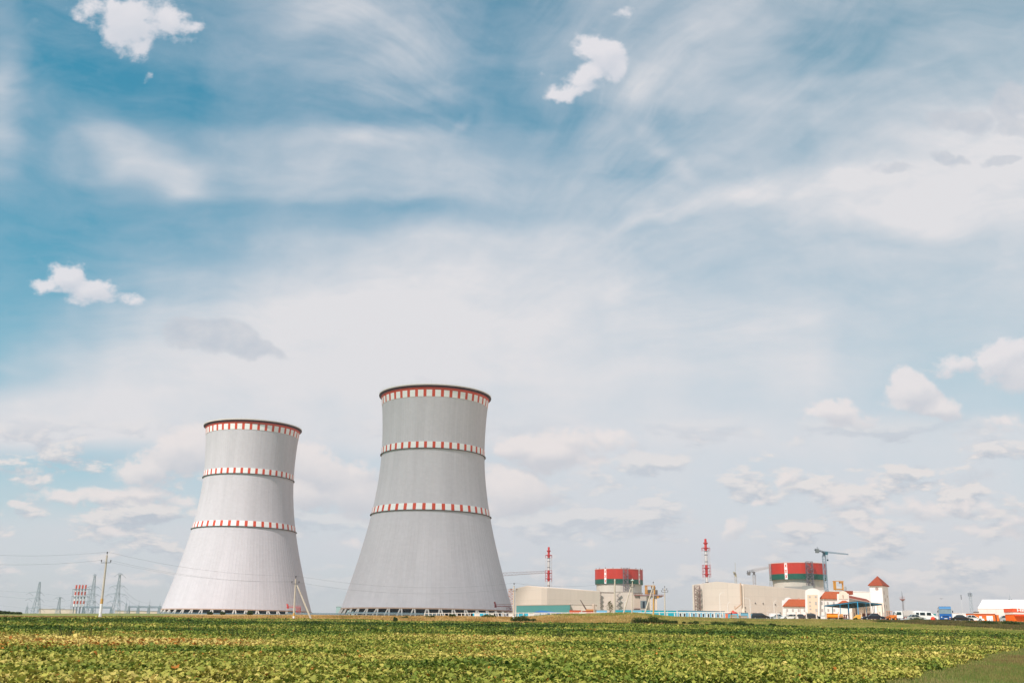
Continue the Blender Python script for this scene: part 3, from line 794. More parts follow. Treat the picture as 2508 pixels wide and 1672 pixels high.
# cumulus outside the picture on the sun's side: its shadow lies on the nearer tower
def cloud_over(target, dist, ax, n_lumps, label):
    c = Vector(target) + sdir*dist
    bx = sdir.cross(Vector((0, 0, 1))).normalized(); by = bx.cross(sdir)
    import bmesh
    bm = bmesh.new()
    bmesh.ops.create_icosphere(bm, subdivisions=5, radius=1.0)
    from mathutils import noise as mn
    for v in bm.verts:
        q = v.co.copy(); k = 1+.22*mn.noise(q*2.3)+.10*mn.noise(q*6.1)
        v.co = c + bx*(q.x*ax[0]*k) + by*(q.y*ax[1]*k) + sdir*(q.z*34*k)
    me = bpy.data.meshes.new('cloud'); bm.to_mesh(me); bm.free()
    me.polygons.foreach_set('use_smooth', [True]*len(me.polygons))
    mm = bpy.data.materials.new('cloud_vapour'); mm.use_nodes = True; B = NB(mm.node_tree); nt = mm.node_tree
    nt.nodes.clear()
    lw = B.new('ShaderNodeLayerWeight'); lw.inputs[0].default_value = .35
    df = B.new('ShaderNodeBsdfDiffuse'); df.inputs[0].default_value = (.9, .9, .92, 1)
    tp = B.new('ShaderNodeBsdfTransparent'); mx = B.new('ShaderNodeMixShader')
    B.put(mx.inputs[0], B.rng(lw.outputs[1], .0, .8, .38, .04))
    B.l.new(tp.outputs[0], mx.inputs[1]); B.l.new(df.outputs[0], mx.inputs[2])
    o_ = B.new('ShaderNodeOutputMaterial'); B.l.new(mx.outputs[0], o_.inputs[0])
    me.materials.append(mm)
    o = bpy.data.objects.new('cloud', me); COL.objects.link(o)
    return tag(o, label, 'cloud', kind='stuff')
cloud_over((-57, 776, 82), 1500, (116, 124), 0, 'low white cumulus drifting between the sun and the nearer tower')
# ------------------------------------------------------------------ shared paints
def M(r, g, b, rough=.6, var=.05, scale=.8, metal=0.0, **kw):
    return mat('paint_%d_%d_%d' % (r, g, b), rgb(r, g, b), rough, metal, var, scale, **kw)
glass = mat('window_glass', rgb(46, 46, 50), .7, var=.1, spec=.05)
car_glass = mat('car_glass', rgb(30, 38, 44), .08, var=.1, spec=.8)
tyre_m = mat('tyre', rgb(28, 28, 30), .9)
rim_m = mat('rim', rgb(150, 150, 150), .4, metal=.6)
conc_pole = mat('pole_concrete', rgb(196, 182, 166), .9, var=.14, scale=1.5)
whitewash = mat('whitewash', rgb(238, 234, 230), .85, var=.05)
galv = mat('galvanised_steel', rgb(156, 166, 174), .6, metal=.1, var=.08)
grey_blue = mat('grey_blue_steel', rgb(138, 152, 162), .6, var=.08)
def cladding(name, col, step=(6.0, 1.2), dark=.90):
    m = bpy.data.materials.new(name); m.use_nodes = True; B = NB(m.node_tree)
    bs = m.node_tree.nodes['Principled BSDF']; bs.inputs['Roughness'].default_value = .75; bs.inputs['Specular IOR Level'].default_value = .2
    t = B.new('ShaderNodeTexCoord'); s_ = B.new('ShaderNodeSeparateXYZ'); B.put(s_.inputs[0], t.outputs['Object'])
    h = B.math('ADD', s_.outputs[0], B.math('MULTIPLY', s_.outputs[1], .6))
    l1 = B.math('LESS_THAN', B.math('FRACT', B.math('DIVIDE', h, step[0])), .035); l2 = B.math('LESS_THAN', B.math('FRACT', B.math('DIVIDE', s_.outputs[2], step[1]*5)), .04)
    pn = B.new('ShaderNodeTexWhiteNoise', noise_dimensions='2D'); B.put(pn.inputs['Vector'], B.comb(B.math('FLOOR', B.math('DIVIDE', h, step[0])), B.math('FLOOR', B.math('DIVIDE', s_.outputs[2], step[1]*5))))
    n = B.noise(B.vmath('MULTIPLY', t.outputs['Object'], (1, 1, .12)), .35, 6, .65)
    v = B.math('MULTIPLY_ADD', B.math('SUBTRACT', n, .5), .16, 1.0); v = B.math('MULTIPLY_ADD', B.math('SUBTRACT', pn.outputs[0], .5), .045, v)
    v = B.math('MULTIPLY', v, B.math('SUBTRACT', 1.0, B.math('MULTIPLY', B.math('MAXIMUM', l1, l2), 1-dark)))
    B.put(bs.inputs['Base Color'], B.mix(1.0, col, B.comb(v, v, v), 'MULTIPLY')); return m
cream = cladding('cream_cladding', rgb(204, 190, 178))
cream_w = cladding('warm_cladding', rgb(214, 194, 176))
teal = mat('teal_cladding', rgb(80, 140, 138), .6, var=.04, scale=.2)
rust = mat('rust_steel', rgb(132, 84, 70), .8, var=.15)
insul = mat('insulator', rgb(46, 40, 38), .4)
white_m = mat('white_render', rgb(232, 224, 220), .8, var=.03, scale=.3)
peach = mat('peach_render', rgb(226, 200, 176), .8, var=.03, scale=.3)
roof_o = mat('orange_tiles', rgb(166, 80, 42), .75, var=.14, scale=1.2)
roof_r = mat('red_tiles', rgb(146, 64, 36), .75, var=.14, scale=1.2)

def zrow(px, row, Y): return P(px, row, Y).z
def xy(px, row, Y): p = P(px, row, Y); return (p.x, p.y)

# ------------------------------------------------------------------ overhead line
def round_pole(mb, a, b, r0, r1, n=8): mb.bar(a, b, r0, r1, n=n)
def power_pole(px0, r0, px1, r1, Y, label, w=.17, strut=None, arms=((.78, 1.0),), wash=1.9, top_pin=True, group='concrete line poles', stub=None):
    a = P(px0, r0, Y); b = P(px1, r1, Y)
    a.z = min(a.z, G(a.x, a.y))
    t = empty('power_pole', a, label=label, cat='power pole', group=group)
    ax = (b-a); L = ax.length; ax.normalize()
    mb = MB(); round_pole(mb, a-ax*.3, b, w, w*.62); mb.build('shaft', conc_pole, t, smooth=False)
    if wash: mb = MB(); mb.bar(a-ax*.2, a+ax*wash, w+.012, w*.97+.012, n=8); mb.build('whitewash_band', whitewash, t)
    if stub: mb = MB(); mb.bar(a+ax*wash, a+ax*(wash+stub), w*.97+.014, w*.95+.014, n=8); mb.build('ochre_band', M(206, 158, 88), t)
    pins = []
    for f, half in arms:
        c = a+ax*(L*f)
        mb = MB(); mb.bar(c+Vector((-half, -.1, 0)), c+Vector((half, -.1, .03)), .045); mb.build('crossarm', steel_dk, t)
        for sgn in (-1, 1):
            q = c+Vector((sgn*half*.95, -.1, .05)); pins.append(q+Vector((0, 0, .34)))
            mb = MB(); mb.bar(q, q+Vector((0, 0, .16)), .025); mb.lathe((q.x, q.y), [(.05, q.z+.14), (.10, q.z+.2), (.07, q.z+.28), (.09, q.z+.33), (.05, q.z+.38)], 8)
            mb.build('insulator', insul, t)
    if top_pin:
        q = b; pins.append(q+Vector((0, 0, .5)))
        mb = MB(); mb.bar(q, q+Vector((0, 0, .3)), .03); mb.lathe((q.x, q.y), [(.05, q.z+.25), (.11, q.z+.32), (.08, q.z+.4), (.10, q.z+.46), (.05, q.z+.52)], 8)
        mb.build('insulator', insul, t)
    if strut:
        sx0, sr0, sx1, sr1 = strut
        c = P(sx0, sr0, Y-.3); e = P(sx1, sr1, Y)
        mb = MB(); mb.bar(c, e, w, w*.7, n=8); s_ = mb.build('strut', conc_pole, t)
        if wash:
            v = (e-c).normalized(); mb = MB(); mb.bar(c, c+v*wash*.95, w+.012, w*.96+.012, n=8); mb.build('whitewash_band', whitewash, s_)
    return t, pins
pA, pinsA = power_pole(243.5, 1523.5, 262, 1359, 158, 'nearest leaning concrete pole with white base and one crossarm, at the left', w=.20, arms=((.885, .74),), wash=2.7, stub=.75)
pB, pinsB = power_pole(718.5, 1527, 724.3, 1417, 176, 'thin concrete pole with a leaning strut in front of the left cooling tower', w=.17, arms=((.89, .62),), wash=1.25, strut=(767, 1528, 727.5, 1432), stub=.5)
for p_ in [q for q in COL.objects if q.name.startswith('crossarm') and q.parent is pB]: pass
pC, pinsC = power_pole(1257.5, 1522, 1259, 1434, 190, 'concrete pole with white base at the foot of the larger tower', w=.19, arms=((.86, .55),), wash=1.0)
pD, _ = power_pole(1504.5, 1501, 1506, 1417, 216, 'thick bare concrete pole beside the small pine on the mound', w=.24, arms=((.92, .45),), wash=0, top_pin=False)
pE, _ = power_pole(1547.5, 1502, 1549, 1421, 214, 'pole with a white disc top and a strut leaning left on the mound', w=.15, arms=((.80, .42),), wash=0, strut=(1526, 1504, 1546, 1434), top_pin=False)
c = P(1549, 1422, 214); mb = MB(); mb.lathe((c.x, c.y), [(.05, c.z), (.35, c.z+.05), (.35, c.z+.16), (.1, c.z+.25), (.04, c.z+.5)], 10); mb.build('disc', M(190, 205, 196), pE)
pF, _ = power_pole(1600.5, 1507, 1600, 1430, 212, 'ochre-footed pole with a strut right of the mound top', w=.15, arms=((.84, .40),), wash=0, strut=(1579.5, 1500, 1600, 1434), stub=3.4)
pG, _ = power_pole(1628.5, 1509, 1628, 1440, 232, 'lone pole with two crossarms against the open sky', w=.16, arms=((.86, .70), (.93, .45)), wash=0)

def wire(a, b, sag, label, n=24, r=.013, m_=None, grp='overhead wires of the near line'):
    pts = []
    for i in range(n+1):
        t_ = i/n; p = a.lerp(b, t_); pts.append(p-Vector((0, 0, 4*sag*t_*(1-t_))))
    mb = MB()
    for p, q in zip(pts[:-1], pts[1:]): mb.bar(p, q, r, n=4, cap=False)
    return tag(mb.build('overhead_wire', m_ or M(110, 112, 116)), label, 'wire', grp)
wire(pinsA[2], P(-120, 1351, 140), .55, 'upper wire running left out of the picture from the nearest pole')
wire(pinsA[0], P(-120, 1376, 138), .5, 'lower wire running left out of the picture from the nearest pole')
wire(pinsA[2], pinsB[2], .9, 'top wire sagging from the nearest pole to the strutted pole')
wire(pinsA[0], pinsB[0], 1.0, 'lower front wire sagging from the nearest pole to the strutted pole', r=.011)
wire(pinsA[1], pinsB[1], 1.0, 'lower rear wire sagging from the nearest pole to the strutted pole', r=.011)
wire(pinsB[2], pinsC[2], 1.3, 'top wire crossing the larger tower between strutted pole and white-footed pole')
wire(pinsB[0], pinsC[0], 1.4, 'lower wire crossing the larger tower between strutted pole and white-footed pole')
wire(pinsC[2], P(1506, 1426, 216), .7, 'wire from the white-footed pole to the pole on the mound', r=.015)

# ------------------------------------------------------------------ lattice work
def lattice(mb, c0, w0, c1, w1, n, r, d0=None, d1=None, horiz=True):
    """four-legged braced shaft between two rectangles centred on c0, c1"""
    c0 = Vector(c0); c1 = Vector(c1); d0 = w0 if d0 is None else d0; d1 = w1 if d1 is None else d1
    def ring(t): 
        c = c0.lerp(c1, t); w = (w0+(w1-w0)*t)/2; d = (d0+(d1-d0)*t)/2
        return [c+Vector((-w, -d, 0)), c+Vector((w, -d, 0)), c+Vector((w, d, 0)), c+Vector((-w, d, 0))]
    for i in range(n):
        a, b = ring(i/n), ring((i+1)/n)
        for q in range(4):
            q2 = (q+1) % 4
            mb.bar(a[q], b[q], r, cap=False)
            if i % 2: mb.bar(a[q], b[q2], r*.6, cap=False)
            else: mb.bar(a[q2], b[q], r*.6, cap=False)
            if horiz: mb.bar(b[q], b[q2], r*.6, cap=False)
    return mb

def beam_lattice(mb, a, b, h0, h1, wd, n, r):
    """triangular truss from a to b, height h0->h1"""
    a = Vector(a); b = Vector(b); d = (b-a).normalized(); s_ = d.cross(Vector((0, 0, 1))).normalized()*wd/2
    for i in range(n):
        p = a.lerp(b, i/n); q = a.lerp(b, (i+1)/n); hp = h0+(h1-h0)*i/n; hq = h0+(h1-h0)*(i+1)/n
        up = Vector((0, 0, 1))
        for sg in (-1, 1):
            mb.bar(p+s_*sg, q+s_*sg, r, cap=False); mb.bar(p+s_*sg, (p+q)/2+up*hp, r*.6, cap=False); mb.bar(q+s_*sg, (p+q)/2+up*hq, r*.6, cap=False)
        mb.bar(p-s_, q+s_, r*.5, cap=False); mb.bar(p+up*hp, q+up*hq, r, cap=False)

def pylon(px, row, topx, toprow, Y, wbase, arms, label, col=galv, r=.18, waist=.52):
    a = P(px, row, Y); a.z = min(a.z, G(a.x, a.y)); b = P(topx, toprow, Y)
    # keep it upright: the lean in the picture comes from looking up
    b.x = a.x; H = b.z-a.z
    t = empty('transmission_pylon', a, label=label, cat='pylon', group='lattice pylons at the left')
    mb = MB(); wt = wbase*.16
    lattice(mb, a, wbase, a+Vector((0, 0, H*waist)), wbase*.42, 5, r)
    lattice(mb, a+Vector((0, 0, H*waist)), wbase*.42, a+Vector((0, 0, H)), wt, 7, r*.9)
    mb.build('tower', col, t)
    for f, hl, hr in arms:
        c = a+Vector((0, 0, H*f)); mb = MB()
        for L_ in (-hl, hr):
            for dy in (-wbase*.15, wbase*.15):
                mb.bar(c+Vector((0, dy, 0)), c+Vector((L_, 0, .1)), r*.7); mb.bar(c+Vector((0, dy, H*.045)), c+Vector((L_, 0, .2)), r*.6)
            for q in (.33, .66):
                mb.bar(c+Vector((L_*q, 0, 0)), c+Vector((L_*q, 0, H*.045*(1-q))), r*.5)
        mb.build('crossarm', col, t)
        for L_ in (-hl, hr):
            e = c+Vector((L_, 0, 0)); mb = MB()
            mb.bar(e, e+Vector((-1.9, -1.2, -1.6)), r*.55); mb.bar(e, e+Vector((2.6, 1.2, -2.4)), r*.55)
            if abs(L_) > 1.5: mb.build('insulator_string', M(96, 104, 108), t)
    return t, a, H
PY = 820; sc_ = PY/2500/1.038
p1 = pylon(87, 1502, 95.5, 1424, PY, 17*sc_, ((.66, 7, 2.2), (.47, 7, 2.4), (.17, 6, 4)), 'tapering lattice pylon standing alone left of the red and white stacks')
p3 = pylon(221, 1501, 228.3, 1409, PY, 19*sc_, ((.70, 4.2, 3.8), (.50, 5.2, 4.6), (.32, 5.0, 3.2), (1.0, 1.3, 1.3)), 'three-armed pylon directly right of the red and white stacks')
p4 = pylon(282.5, 1501, 287, 1406, PY-20, 17*sc_, ((.70, 4.8, 4.2), (.49, 6.8, 5.8), (.31, 5.2, 4.6), (1.0, 1.8, 1.8)), 'tallest pylon right of the nearest leaning pole')
p2 = pylon(141.5, 1502, 143.5, 1462, 1000, 13*1000/2595, ((.98, 3.6, 2.4), (.42, 5.2, 5.6)), 'short distant pylon with a wide top beam', r=.2, waist=.45)
wr = M(168, 176, 184)
k_ = 0
for (pp, f, dx) in ((p1, .66, -7), (p1, .47, -7), (p1, .17, -6)):
    a = pp[1]+Vector((dx, 0, pp[2]*f)); k_ += 1
    wire(a, a+Vector((-150, -40, 16+k_*4)), 4, 'faint conductor rising left from the lone pylon, %s' % ('uppermost', 'middle', 'lowest')[k_-1], r=.08, m_=wr, grp='pylon conductors')
k_ = 0
for (f, d1, d3) in ((.66, 2.2, -4.2), (.47, 2.4, -5.2), (.32, 2.4, -5.0)):
    k_ += 1
    wire(p1[1]+Vector((d1, 0, p1[2]*f)), p3[1]+Vector((d3, 0, p3[2]*(f+.02))), 3.2, 'faint conductor from the lone pylon across the stacks, %s' % ('uppermost', 'middle', 'lowest')[k_-1], r=.07, m_=wr, grp='pylon conductors')
k_ = 0
for (f, d3, d4) in ((.70, 3.8, -4.8), (.50, 4.6, -6.8), (.31, 3.2, -5.2)):
    k_ += 1
    wire(p3[1]+Vector((d3, 0, p3[2]*f-2)), p4[1]+Vector((d4, 0, p4[2]*f-1)), 2.5, 'conductor between the two tall pylons, %s' % ('uppermost', 'middle', 'lowest')[k_-1], r=.07, m_=wr, grp='pylon conductors')
    wire(p4[1]+Vector((-d4*.85, 0, p4[2]*f-2)), P(372, 1470+k_*5, 860), 3.5, 'conductor dropping right from the tallest pylon, %s' % ('uppermost', 'middle', 'lowest')[k_-1], r=.07, m_=wr, grp='pylon conductors')

def slim_mast(px, row, toprow, Y, label, r=.45, col=galv, cat='mast'):
    a = P(px, row, Y); a.z = min(a.z, G(a.x, a.y)); z1 = zrow(px, toprow, Y)
    t = empty('lightning_mast', a, label=label, cat='lightning mast', group='slim masts of the switchyard')
    H = z1-a.z; mb = MB(); lattice(mb, a, r*3.2, a+Vector((0, 0, H*.62)), r*1.6, 5, r*.22); mb.build('shaft', col, t)
    mb = MB(); mb.bar(a+Vector((0, 0, H*.60)), a+Vector((0, 0, H)), r*.35, r*.08, n=6); mb.build('spire', col, t)
    return t
for px, r0, r1, lb in ((64.5, 1502, 1473, 'slim mast left of the lone pylon'), (314, 1502, 1470, 'leftmost mast of the busbar row'), (338, 1502, 1470, 'second mast of the busbar row'),
                       (364, 1502, 1467, 'third mast of the busbar row'), (389.5, 1502, 1470, 'mast at the right end of the busbar row beside the tower'), (307, 1502, 1462, 'faint mast just left of the busbar row')):
    slim_mast(px, r0, r1, 790 if px > 300 else 700, lb, r=.42)
def gantry(px0, px1, row, Y, posts, label):
    a = P(px0, row, Y); b = P(px1, row, Y); b.z = a.z
    g = G(a.x, Y)
    t = empty('busbar_gantry', (a.x, a.y, g), label=label, cat='gantry', group='switchyard gantries')
    mb = MB(); beam_lattice(mb, a, b, 1.3, 1.3, 1.2, 22, .16); mb.build('beam', grey_blue, t)
    for px in posts:
        q = P(px, row, Y); mb = MB(); lattice(mb, (q.x, Y, G(q.x, Y)), 1.6, (q.x, Y, a.z), .9, 4, .15); mb.build('post', grey_blue, t)
gantry(315, 396, 1487, 792, (316, 338.5, 364.5, 390), 'long grey gantry joining the masts left of the sunlit tower')
gantry(203, 274, 1488, 780, (205, 226, 273), 'grey gantry behind the nearest leaning pole')

# four red and white flue stacks in one frame
def small_stack(px, label, first=[None]):
    Y = 900; a = P(px, 1503, Y); a.z = G(a.x, Y)
    t = empty('flue_stack', a, label=label, cat='chimney', group='four small red and white stacks')
    segs = [(1503, 1485, 'g'), (1485, 1478, 'w'), (1478, 1470.5, 'r'), (1470.5, 1465, 'w'), (1465, 1459.5, 'g'), (1459.5, 1456.5, 'w'), (1456.5, 1448, 'r'), (1448, 1445.5, 'w'), (1445.5, 1440.5, 'g'), (1440.5, 1436, 'r'), (1436, 1431.5, 'r')]
    cm = {'g': M(120, 130, 134), 'w': white_p, 'r': mat('coral_paint', rgb(206, 84, 60), .6)}
    for r0, r1, c in segs:
        z0 = zrow(px, r0, Y) if r0 < 1500 else a.z; z1 = zrow(px, r1, Y)
        rr = .42 if c == 'g' else .72
        mb = MB(); mb.lathe((a.x, Y), [(rr, z0+.02), (rr, z1)], 12)
        mb.build('flue_band' if c != 'g' else 'flue_pipe', cm[c], t)
for px, lb in ((178.5, 'first small red and white stack, counting from the left'), (186.3, 'second small red and white stack from the left'), (194, 'third small red and white stack from the left'), (201.7, 'rightmost small red and white stack beside the pylon')): small_stack(px, lb)
a = P(176, 1503, 900); b = P(205, 1503, 900)
t = empty('stack_frame', (a.x, 898, G(a.x, 898)), label='grey steel frame with platforms holding the four small stacks', cat='steel frame')
for row in (1485, 1460, 1442):
    z = zrow(190, row, 900); mb = MB(); mb.box((a.x-1.5, 898.4, z-.18), (b.x+2.4, 901.6, z+.12)); mb.build('platform', M(120, 128, 132), t)
for x in (a.x-1.2, a.x+3.2, a.x+6.1, a.x+8.8, b.x+2.1):
    for y in (898.6, 901.4):
        mb = MB(); mb.bar((x, y, G(x, 900)), (x, y, zrow(190, 1442, 900)), .14); mb.build('post', M(130, 138, 142), t)

# ------------------------------------------------------------------ far low buildings at the left
def low_block(px0, px1, rtop, Y, depth, wall, roof, label, name='low_building', base=None, vents=0):
    a = P(px0, 1500, Y); b = P(px1, 1500, Y); z1 = zrow((px0+px1)/2, rtop, Y); g = min(G(a.x, Y), G(b.x, Y))-.5
    t = empty(name, (a.x, Y, g), label=label, cat='building')
    k = (Y+depth)/Y
    mb = MB(); mb.prism([(a.x, Y), (b.x, Y), (b.x*k, Y+depth), (a.x*k, Y+depth)], g, z1); mb.build('wall', wall, t)
    mb = MB(); mb.prism([(a.x-.3, Y-.3), (b.x+.3, Y-.3), (b.x*k+.3, Y+depth+.3), (a.x*k-.3, Y+depth+.3)], z1+.02, z1+.5); rf = mb.build('roof', roof, t)
    if base: mb = MB(); mb.box((a.x, Y-.12, g), (b.x, Y-.01, g+(z1-g)*.38)); mb.build('base_stripe', base, t)
    for i in range(vents):
        x = a.x+(b.x-a.x)*(i+.5)/vents; mb = MB(); mb.box((x-.9, Y+3, z1+.5), (x+.9, Y+5, z1+1.5)); mb.build('roof_vent', M(120, 118, 116), rf)
    return t
low_block(95, 188, 1491.5, 1100, 40, cream_w, M(180, 168, 158), 'long cream hall with an aqua base far left behind the pylons', 'long_hall', base=M(170, 200, 190))
low_block(281, 398, 1496, 1010, 30, cream_w, M(150, 146, 142), 'low cream block with roof vents left of the sunlit tower', 'long_hall', vents=7)
low_block(823, 870, 1485.5, 1200, 40, M(150, 178, 178), M(150, 178, 178), 'pale teal hall peeping out left of the larger tower', 'teal_hall')

# pipe bridge in front of the tower bases
def pipe_bridge(px0, r0, px1, r1, Y, label, n, legs):
    a = P(px0, r0+3.2, Y); b = P(px1, r1+3.2, Y); b.z = a.z = (a.z+b.z)/2
    t = empty('pipe_bridge', (a.x, Y, G(a.x, Y)), label=label, cat='pipe bridge', group='pipe bridges before the towers')
    mb = MB(); h = .8
    for i in range(n):
        p = a.lerp(b, i/n); q = a.lerp(b, (i+1)/n); u = Vector((0, 0, h))
        for dy in (0, 2):
            o = Vector((0, dy, 0)); mb.bar(p+o, q+o, .13, cap=False); mb.bar(p+u+o, q+u+o, .13, cap=False)
            mb.bar(p+o, (p+q)/2+u+o, .08, cap=False); mb.bar((p+q)/2+u+o, q+o, .08, cap=False)
    mb.build('truss', M(104, 124, 134), t)
    for k2, (dz, m_) in enumerate(((.3, M(150, 158, 160)), (.85, M(96, 128, 140)))):
        mb = MB(); mb.bar(a+Vector((0, 1, dz)), b+Vector((0, 1, dz)), .16, n=8); mb.build('pipe', m_, t, smooth=True)
    for i in range(legs+1):
        p = a.lerp(b, i/legs); mb = MB()
        for dy in (0, 2): mb.bar((p.x, p.y+dy, G(p.x, p.y)-.3), p+Vector((0, dy, 0)), .16)
        mb.build('post', M(96, 108, 114), t)
pipe_bridge(392, 1502, 700, 1502.5, 560, 'grey pipe bridge across the foot of the sunlit tower', 40, 14)
pipe_bridge(700, 1500.5, 850, 1501.5, 600, 'grey pipe bridge in the gap between the two towers', 22, 8)
pipe_bridge(850, 1499.5, 1075, 1501, 600, 'blue-grey pipe bridge across the foot of the larger tower', 34, 12)

def small_box(name, px0, px1, rt, rb, Y, depth, m_, label, cat, group=None):
    a = P(px0, rb, Y); b = P(px1, rb, Y); z1 = zrow(px0, rt, Y); z0 = min(a.z, G(a.x, Y)+.0)
    mb = MB(); mb.box((a.x, Y, z0), (b.x, Y+depth, z1)); o = mb.build(name, m_); return tag(o, label, cat, group)

# red access stair and gantry on each tower
def access_gantry(px0, px1, rt, rb, Y, m_, label):
    """projecting platform on a stair frame at the foot of a tower"""
    a = P(px0, rt, Y); b = P(px1, rt, Y); k = (b.x-a.x)
    zd = zrow(px0, rt+ (rb-rt)*.42, Y); zt = zrow(px0, rt, Y); zb = G(a.x, Y)
    t = empty('access_gantry', (b.x, Y, zb), label=label, cat='access stair', group='red access gantries at the tower feet')
    mb = MB(); mb.box((a.x, Y-1.2, zd-.25), (b.x, Y+1.2, zd+.1)); mb.build('platform', m_, t)
    mb = MB()
    n = 12
    for y in (Y-1.15, Y+1.15):
        mb.bar((a.x, y, zd+1.3), (b.x, y, zd+1.3), .07)
        for i in range(n+1): x = a.x+k*i/n; mb.bar((x, y, zd), (x, y, zd+1.3), .05)
    mb.build('railing', m_, t)
    mb = MB(); mb.box((a.x-.5, Y-1.2, zd-.9), (a.x+.9, Y+1.2, zd+.8)); mb.slab([(a.x-1.1, Y-1, zt), (a.x+.1, Y-1, zt), (a.x+.9, Y-1, zd), (a.x-.1, Y-1, zd)], (0, 2, 0)); mb.build('head_box', m_, t)
    x0 = a.x+k*.72
    mb = MB(); lattice(mb, ((x0+b.x)/2, Y, zb), (b.x-x0), ((x0+b.x)/2, Y, zd), (b.x-x0), 5, .13, d0=2.4, d1=2.4); mb.build('stair_frame', m_, t)
    mb = MB()
    for i in range(4):
        za = zb+(zd-zb)*i/4; zc = zb+(zd-zb)*(i+1)/4; xs = (x0, b.x) if i % 2 == 0 else (b.x, x0)
        mb.slab([(xs[0], Y-.5, za), (xs[1], Y-.5, zc), (xs[1], Y-.5, zc+.25), (xs[0], Y-.5, za+.25)], (0, 1, 0))
    mb.build('stair', m_, t)
access_gantry(705, 737, 1478, 1498, 845, mat('red_steel', rgb(198, 70, 66), .6), 'bright red access platform and stair at the right foot of the sunlit tower')
access_gantry(1213, 1252, 1473, 1498, 712, mat('maroon_steel', rgb(120, 52, 56), .6), 'maroon access platform and stair at the right foot of the larger tower')

# ------------------------------------------------------------------ vent stacks with lattice frames
def vent_stack(px, Y, rows, label, fw, tw):
    """rows: (top, r1bottom, white..., ) banded tube in a square frame"""
    rt, ra, rb, rc, rbase = rows
    a = P(px, rbase, Y); zf = lambda r: zrow(px, r, Y); g = G(a.x, Y)
    t = empty('vent_stack', (a.x, Y, g), label=label, cat='chimney', group='two tall red and white ventilation stacks')
    s_ = Y/2595; R0 = tw*s_/2; F = fw*s_/2
    def tube(r0, r1, m_, k0=1., k1=1.):
        mb = MB(); mb.lathe((a.x, Y), [(R0*k0, zf(r0)), (R0*k1, zf(r1))], 20); mb.build('tube', m_, t, smooth=False)
    rd = mat('stack_red', rgb(196, 40, 34), .6, var=.05); wh = mat('stack_white', rgb(214, 206, 204), .7, var=.05)
    mb = MB(); mb.lathe((a.x, Y), [(R0, g), (R0, zf(rc))], 20); mb.build('tube', wh, t)
    tube(rc, rb, rd); tube(rb, ra, wh); tube(ra, rt, rd, 1., .8)
    # collars
    for r in (rt+(ra-rt)*.36, rt+(ra-rt)*.78, rb+(rc-rb)*.25, rb+(rc-rb)*.76):
        z = zf(r); mb = MB(); mb.lathe((a.x, Y), [(R0, z-1.1), (R0*1.75, z), (R0*1.75, z+.35), (R0, z+.35)], 20, closed=True); mb.build('platform_ring', rd, t)
    for r in (ra+(rb-ra)*.05, ra+(rb-ra)*.3, ra+(rb-ra)*.77, rc+(rbase-rc)*.45, rc+(rbase-rc)*.9):
        z = zf(r); mb = MB(); mb.lathe((a.x, Y), [(R0+.02, z-.4), (R0*1.3, z), (R0*1.3, z+.3), (R0+.02, z+.3)], 20, closed=True); mb.build('platform_ring', M(110, 106, 110), t)
    # frame
    def frame(r0, r1, m_, n, thick):
        z0 = g if r0 is None else zf(r0); z1 = zf(r1); mb = MB()
        lattice(mb, (a.x, Y, z0), 2*F, (a.x, Y, z1), 2*F, n, thick); mb.build('frame', m_, t)
    fr = mat('frame_red', rgb(170, 60, 62), .6); fw_ = mat('frame_white', rgb(206, 200, 202), .6)
    frame(None, rc, fw_, 6, .10); frame(rc, rb, fr, 4, .15); frame(rb, ra+1, fw_, 5, .10); frame(ra+1, rt+(ra-rt)*.76, fr, 1, .16)
    for r in (rt+(ra-rt)*.78, rb+(rc-rb)*.25, rb+(rc-rb)*.76):
        z = zf(r); mb = MB()
        for sx_ in (-1, 1):
            for sy_ in (-1, 1): mb.bar((a.x, Y, z), (a.x+sx_*F, Y+sy_*F, z), .2)
        mb.build('tie', fr, t)
vent_stack(1343.5, 1060, (1339, 1365, 1396, 1423, 1446), 'ventilation stack behind the left cream turbine hall', 15.5, 6.0)
vent_stack(1732, 930, (1319, 1348, 1383, 1413, 1440), 'taller ventilation stack behind the right turbine hall', 17.5, 6.8)

# ------------------------------------------------------------------ turbine hall and reactor, left
def stair_tower(name, px0, px1, rt, rb, Y, m_, label, n=9, depth=None, r=.16, group=None):
    a = P(px0, rb, Y); b = P(px1, rb, Y); w = b.x-a.x; cx = (a.x+b.x)/2; z0 = min(a.z, a.z); z1 = zrow((px0+px1)/2, rt, Y); d = depth or w*.8
    t = empty(name, (cx, Y, z0), label=label, cat='stair tower', group=group)
    mb = MB(); lattice(mb, (cx, Y-d/2, z0), w, (cx, Y-d/2, z1), w, n, r, d0=d, d1=d); mb.build('frame', m_, t)
    mb = MB()
    for i in range(n):
        za = z0+(z1-z0)*i/n; zc = z0+(z1-z0)*(i+1)/n; xs = (a.x, b.x) if i % 2 == 0 else (b.x, a.x)
        mb.slab([(xs[0], Y-d*.8, za), (xs[1], Y-d*.8, zc), (xs[1], Y-d*.8, zc+.4), (xs[0], Y-d*.8, za+.4)], (0, d*.3, 0))
    mb.build('flight', m_, t)
    return t

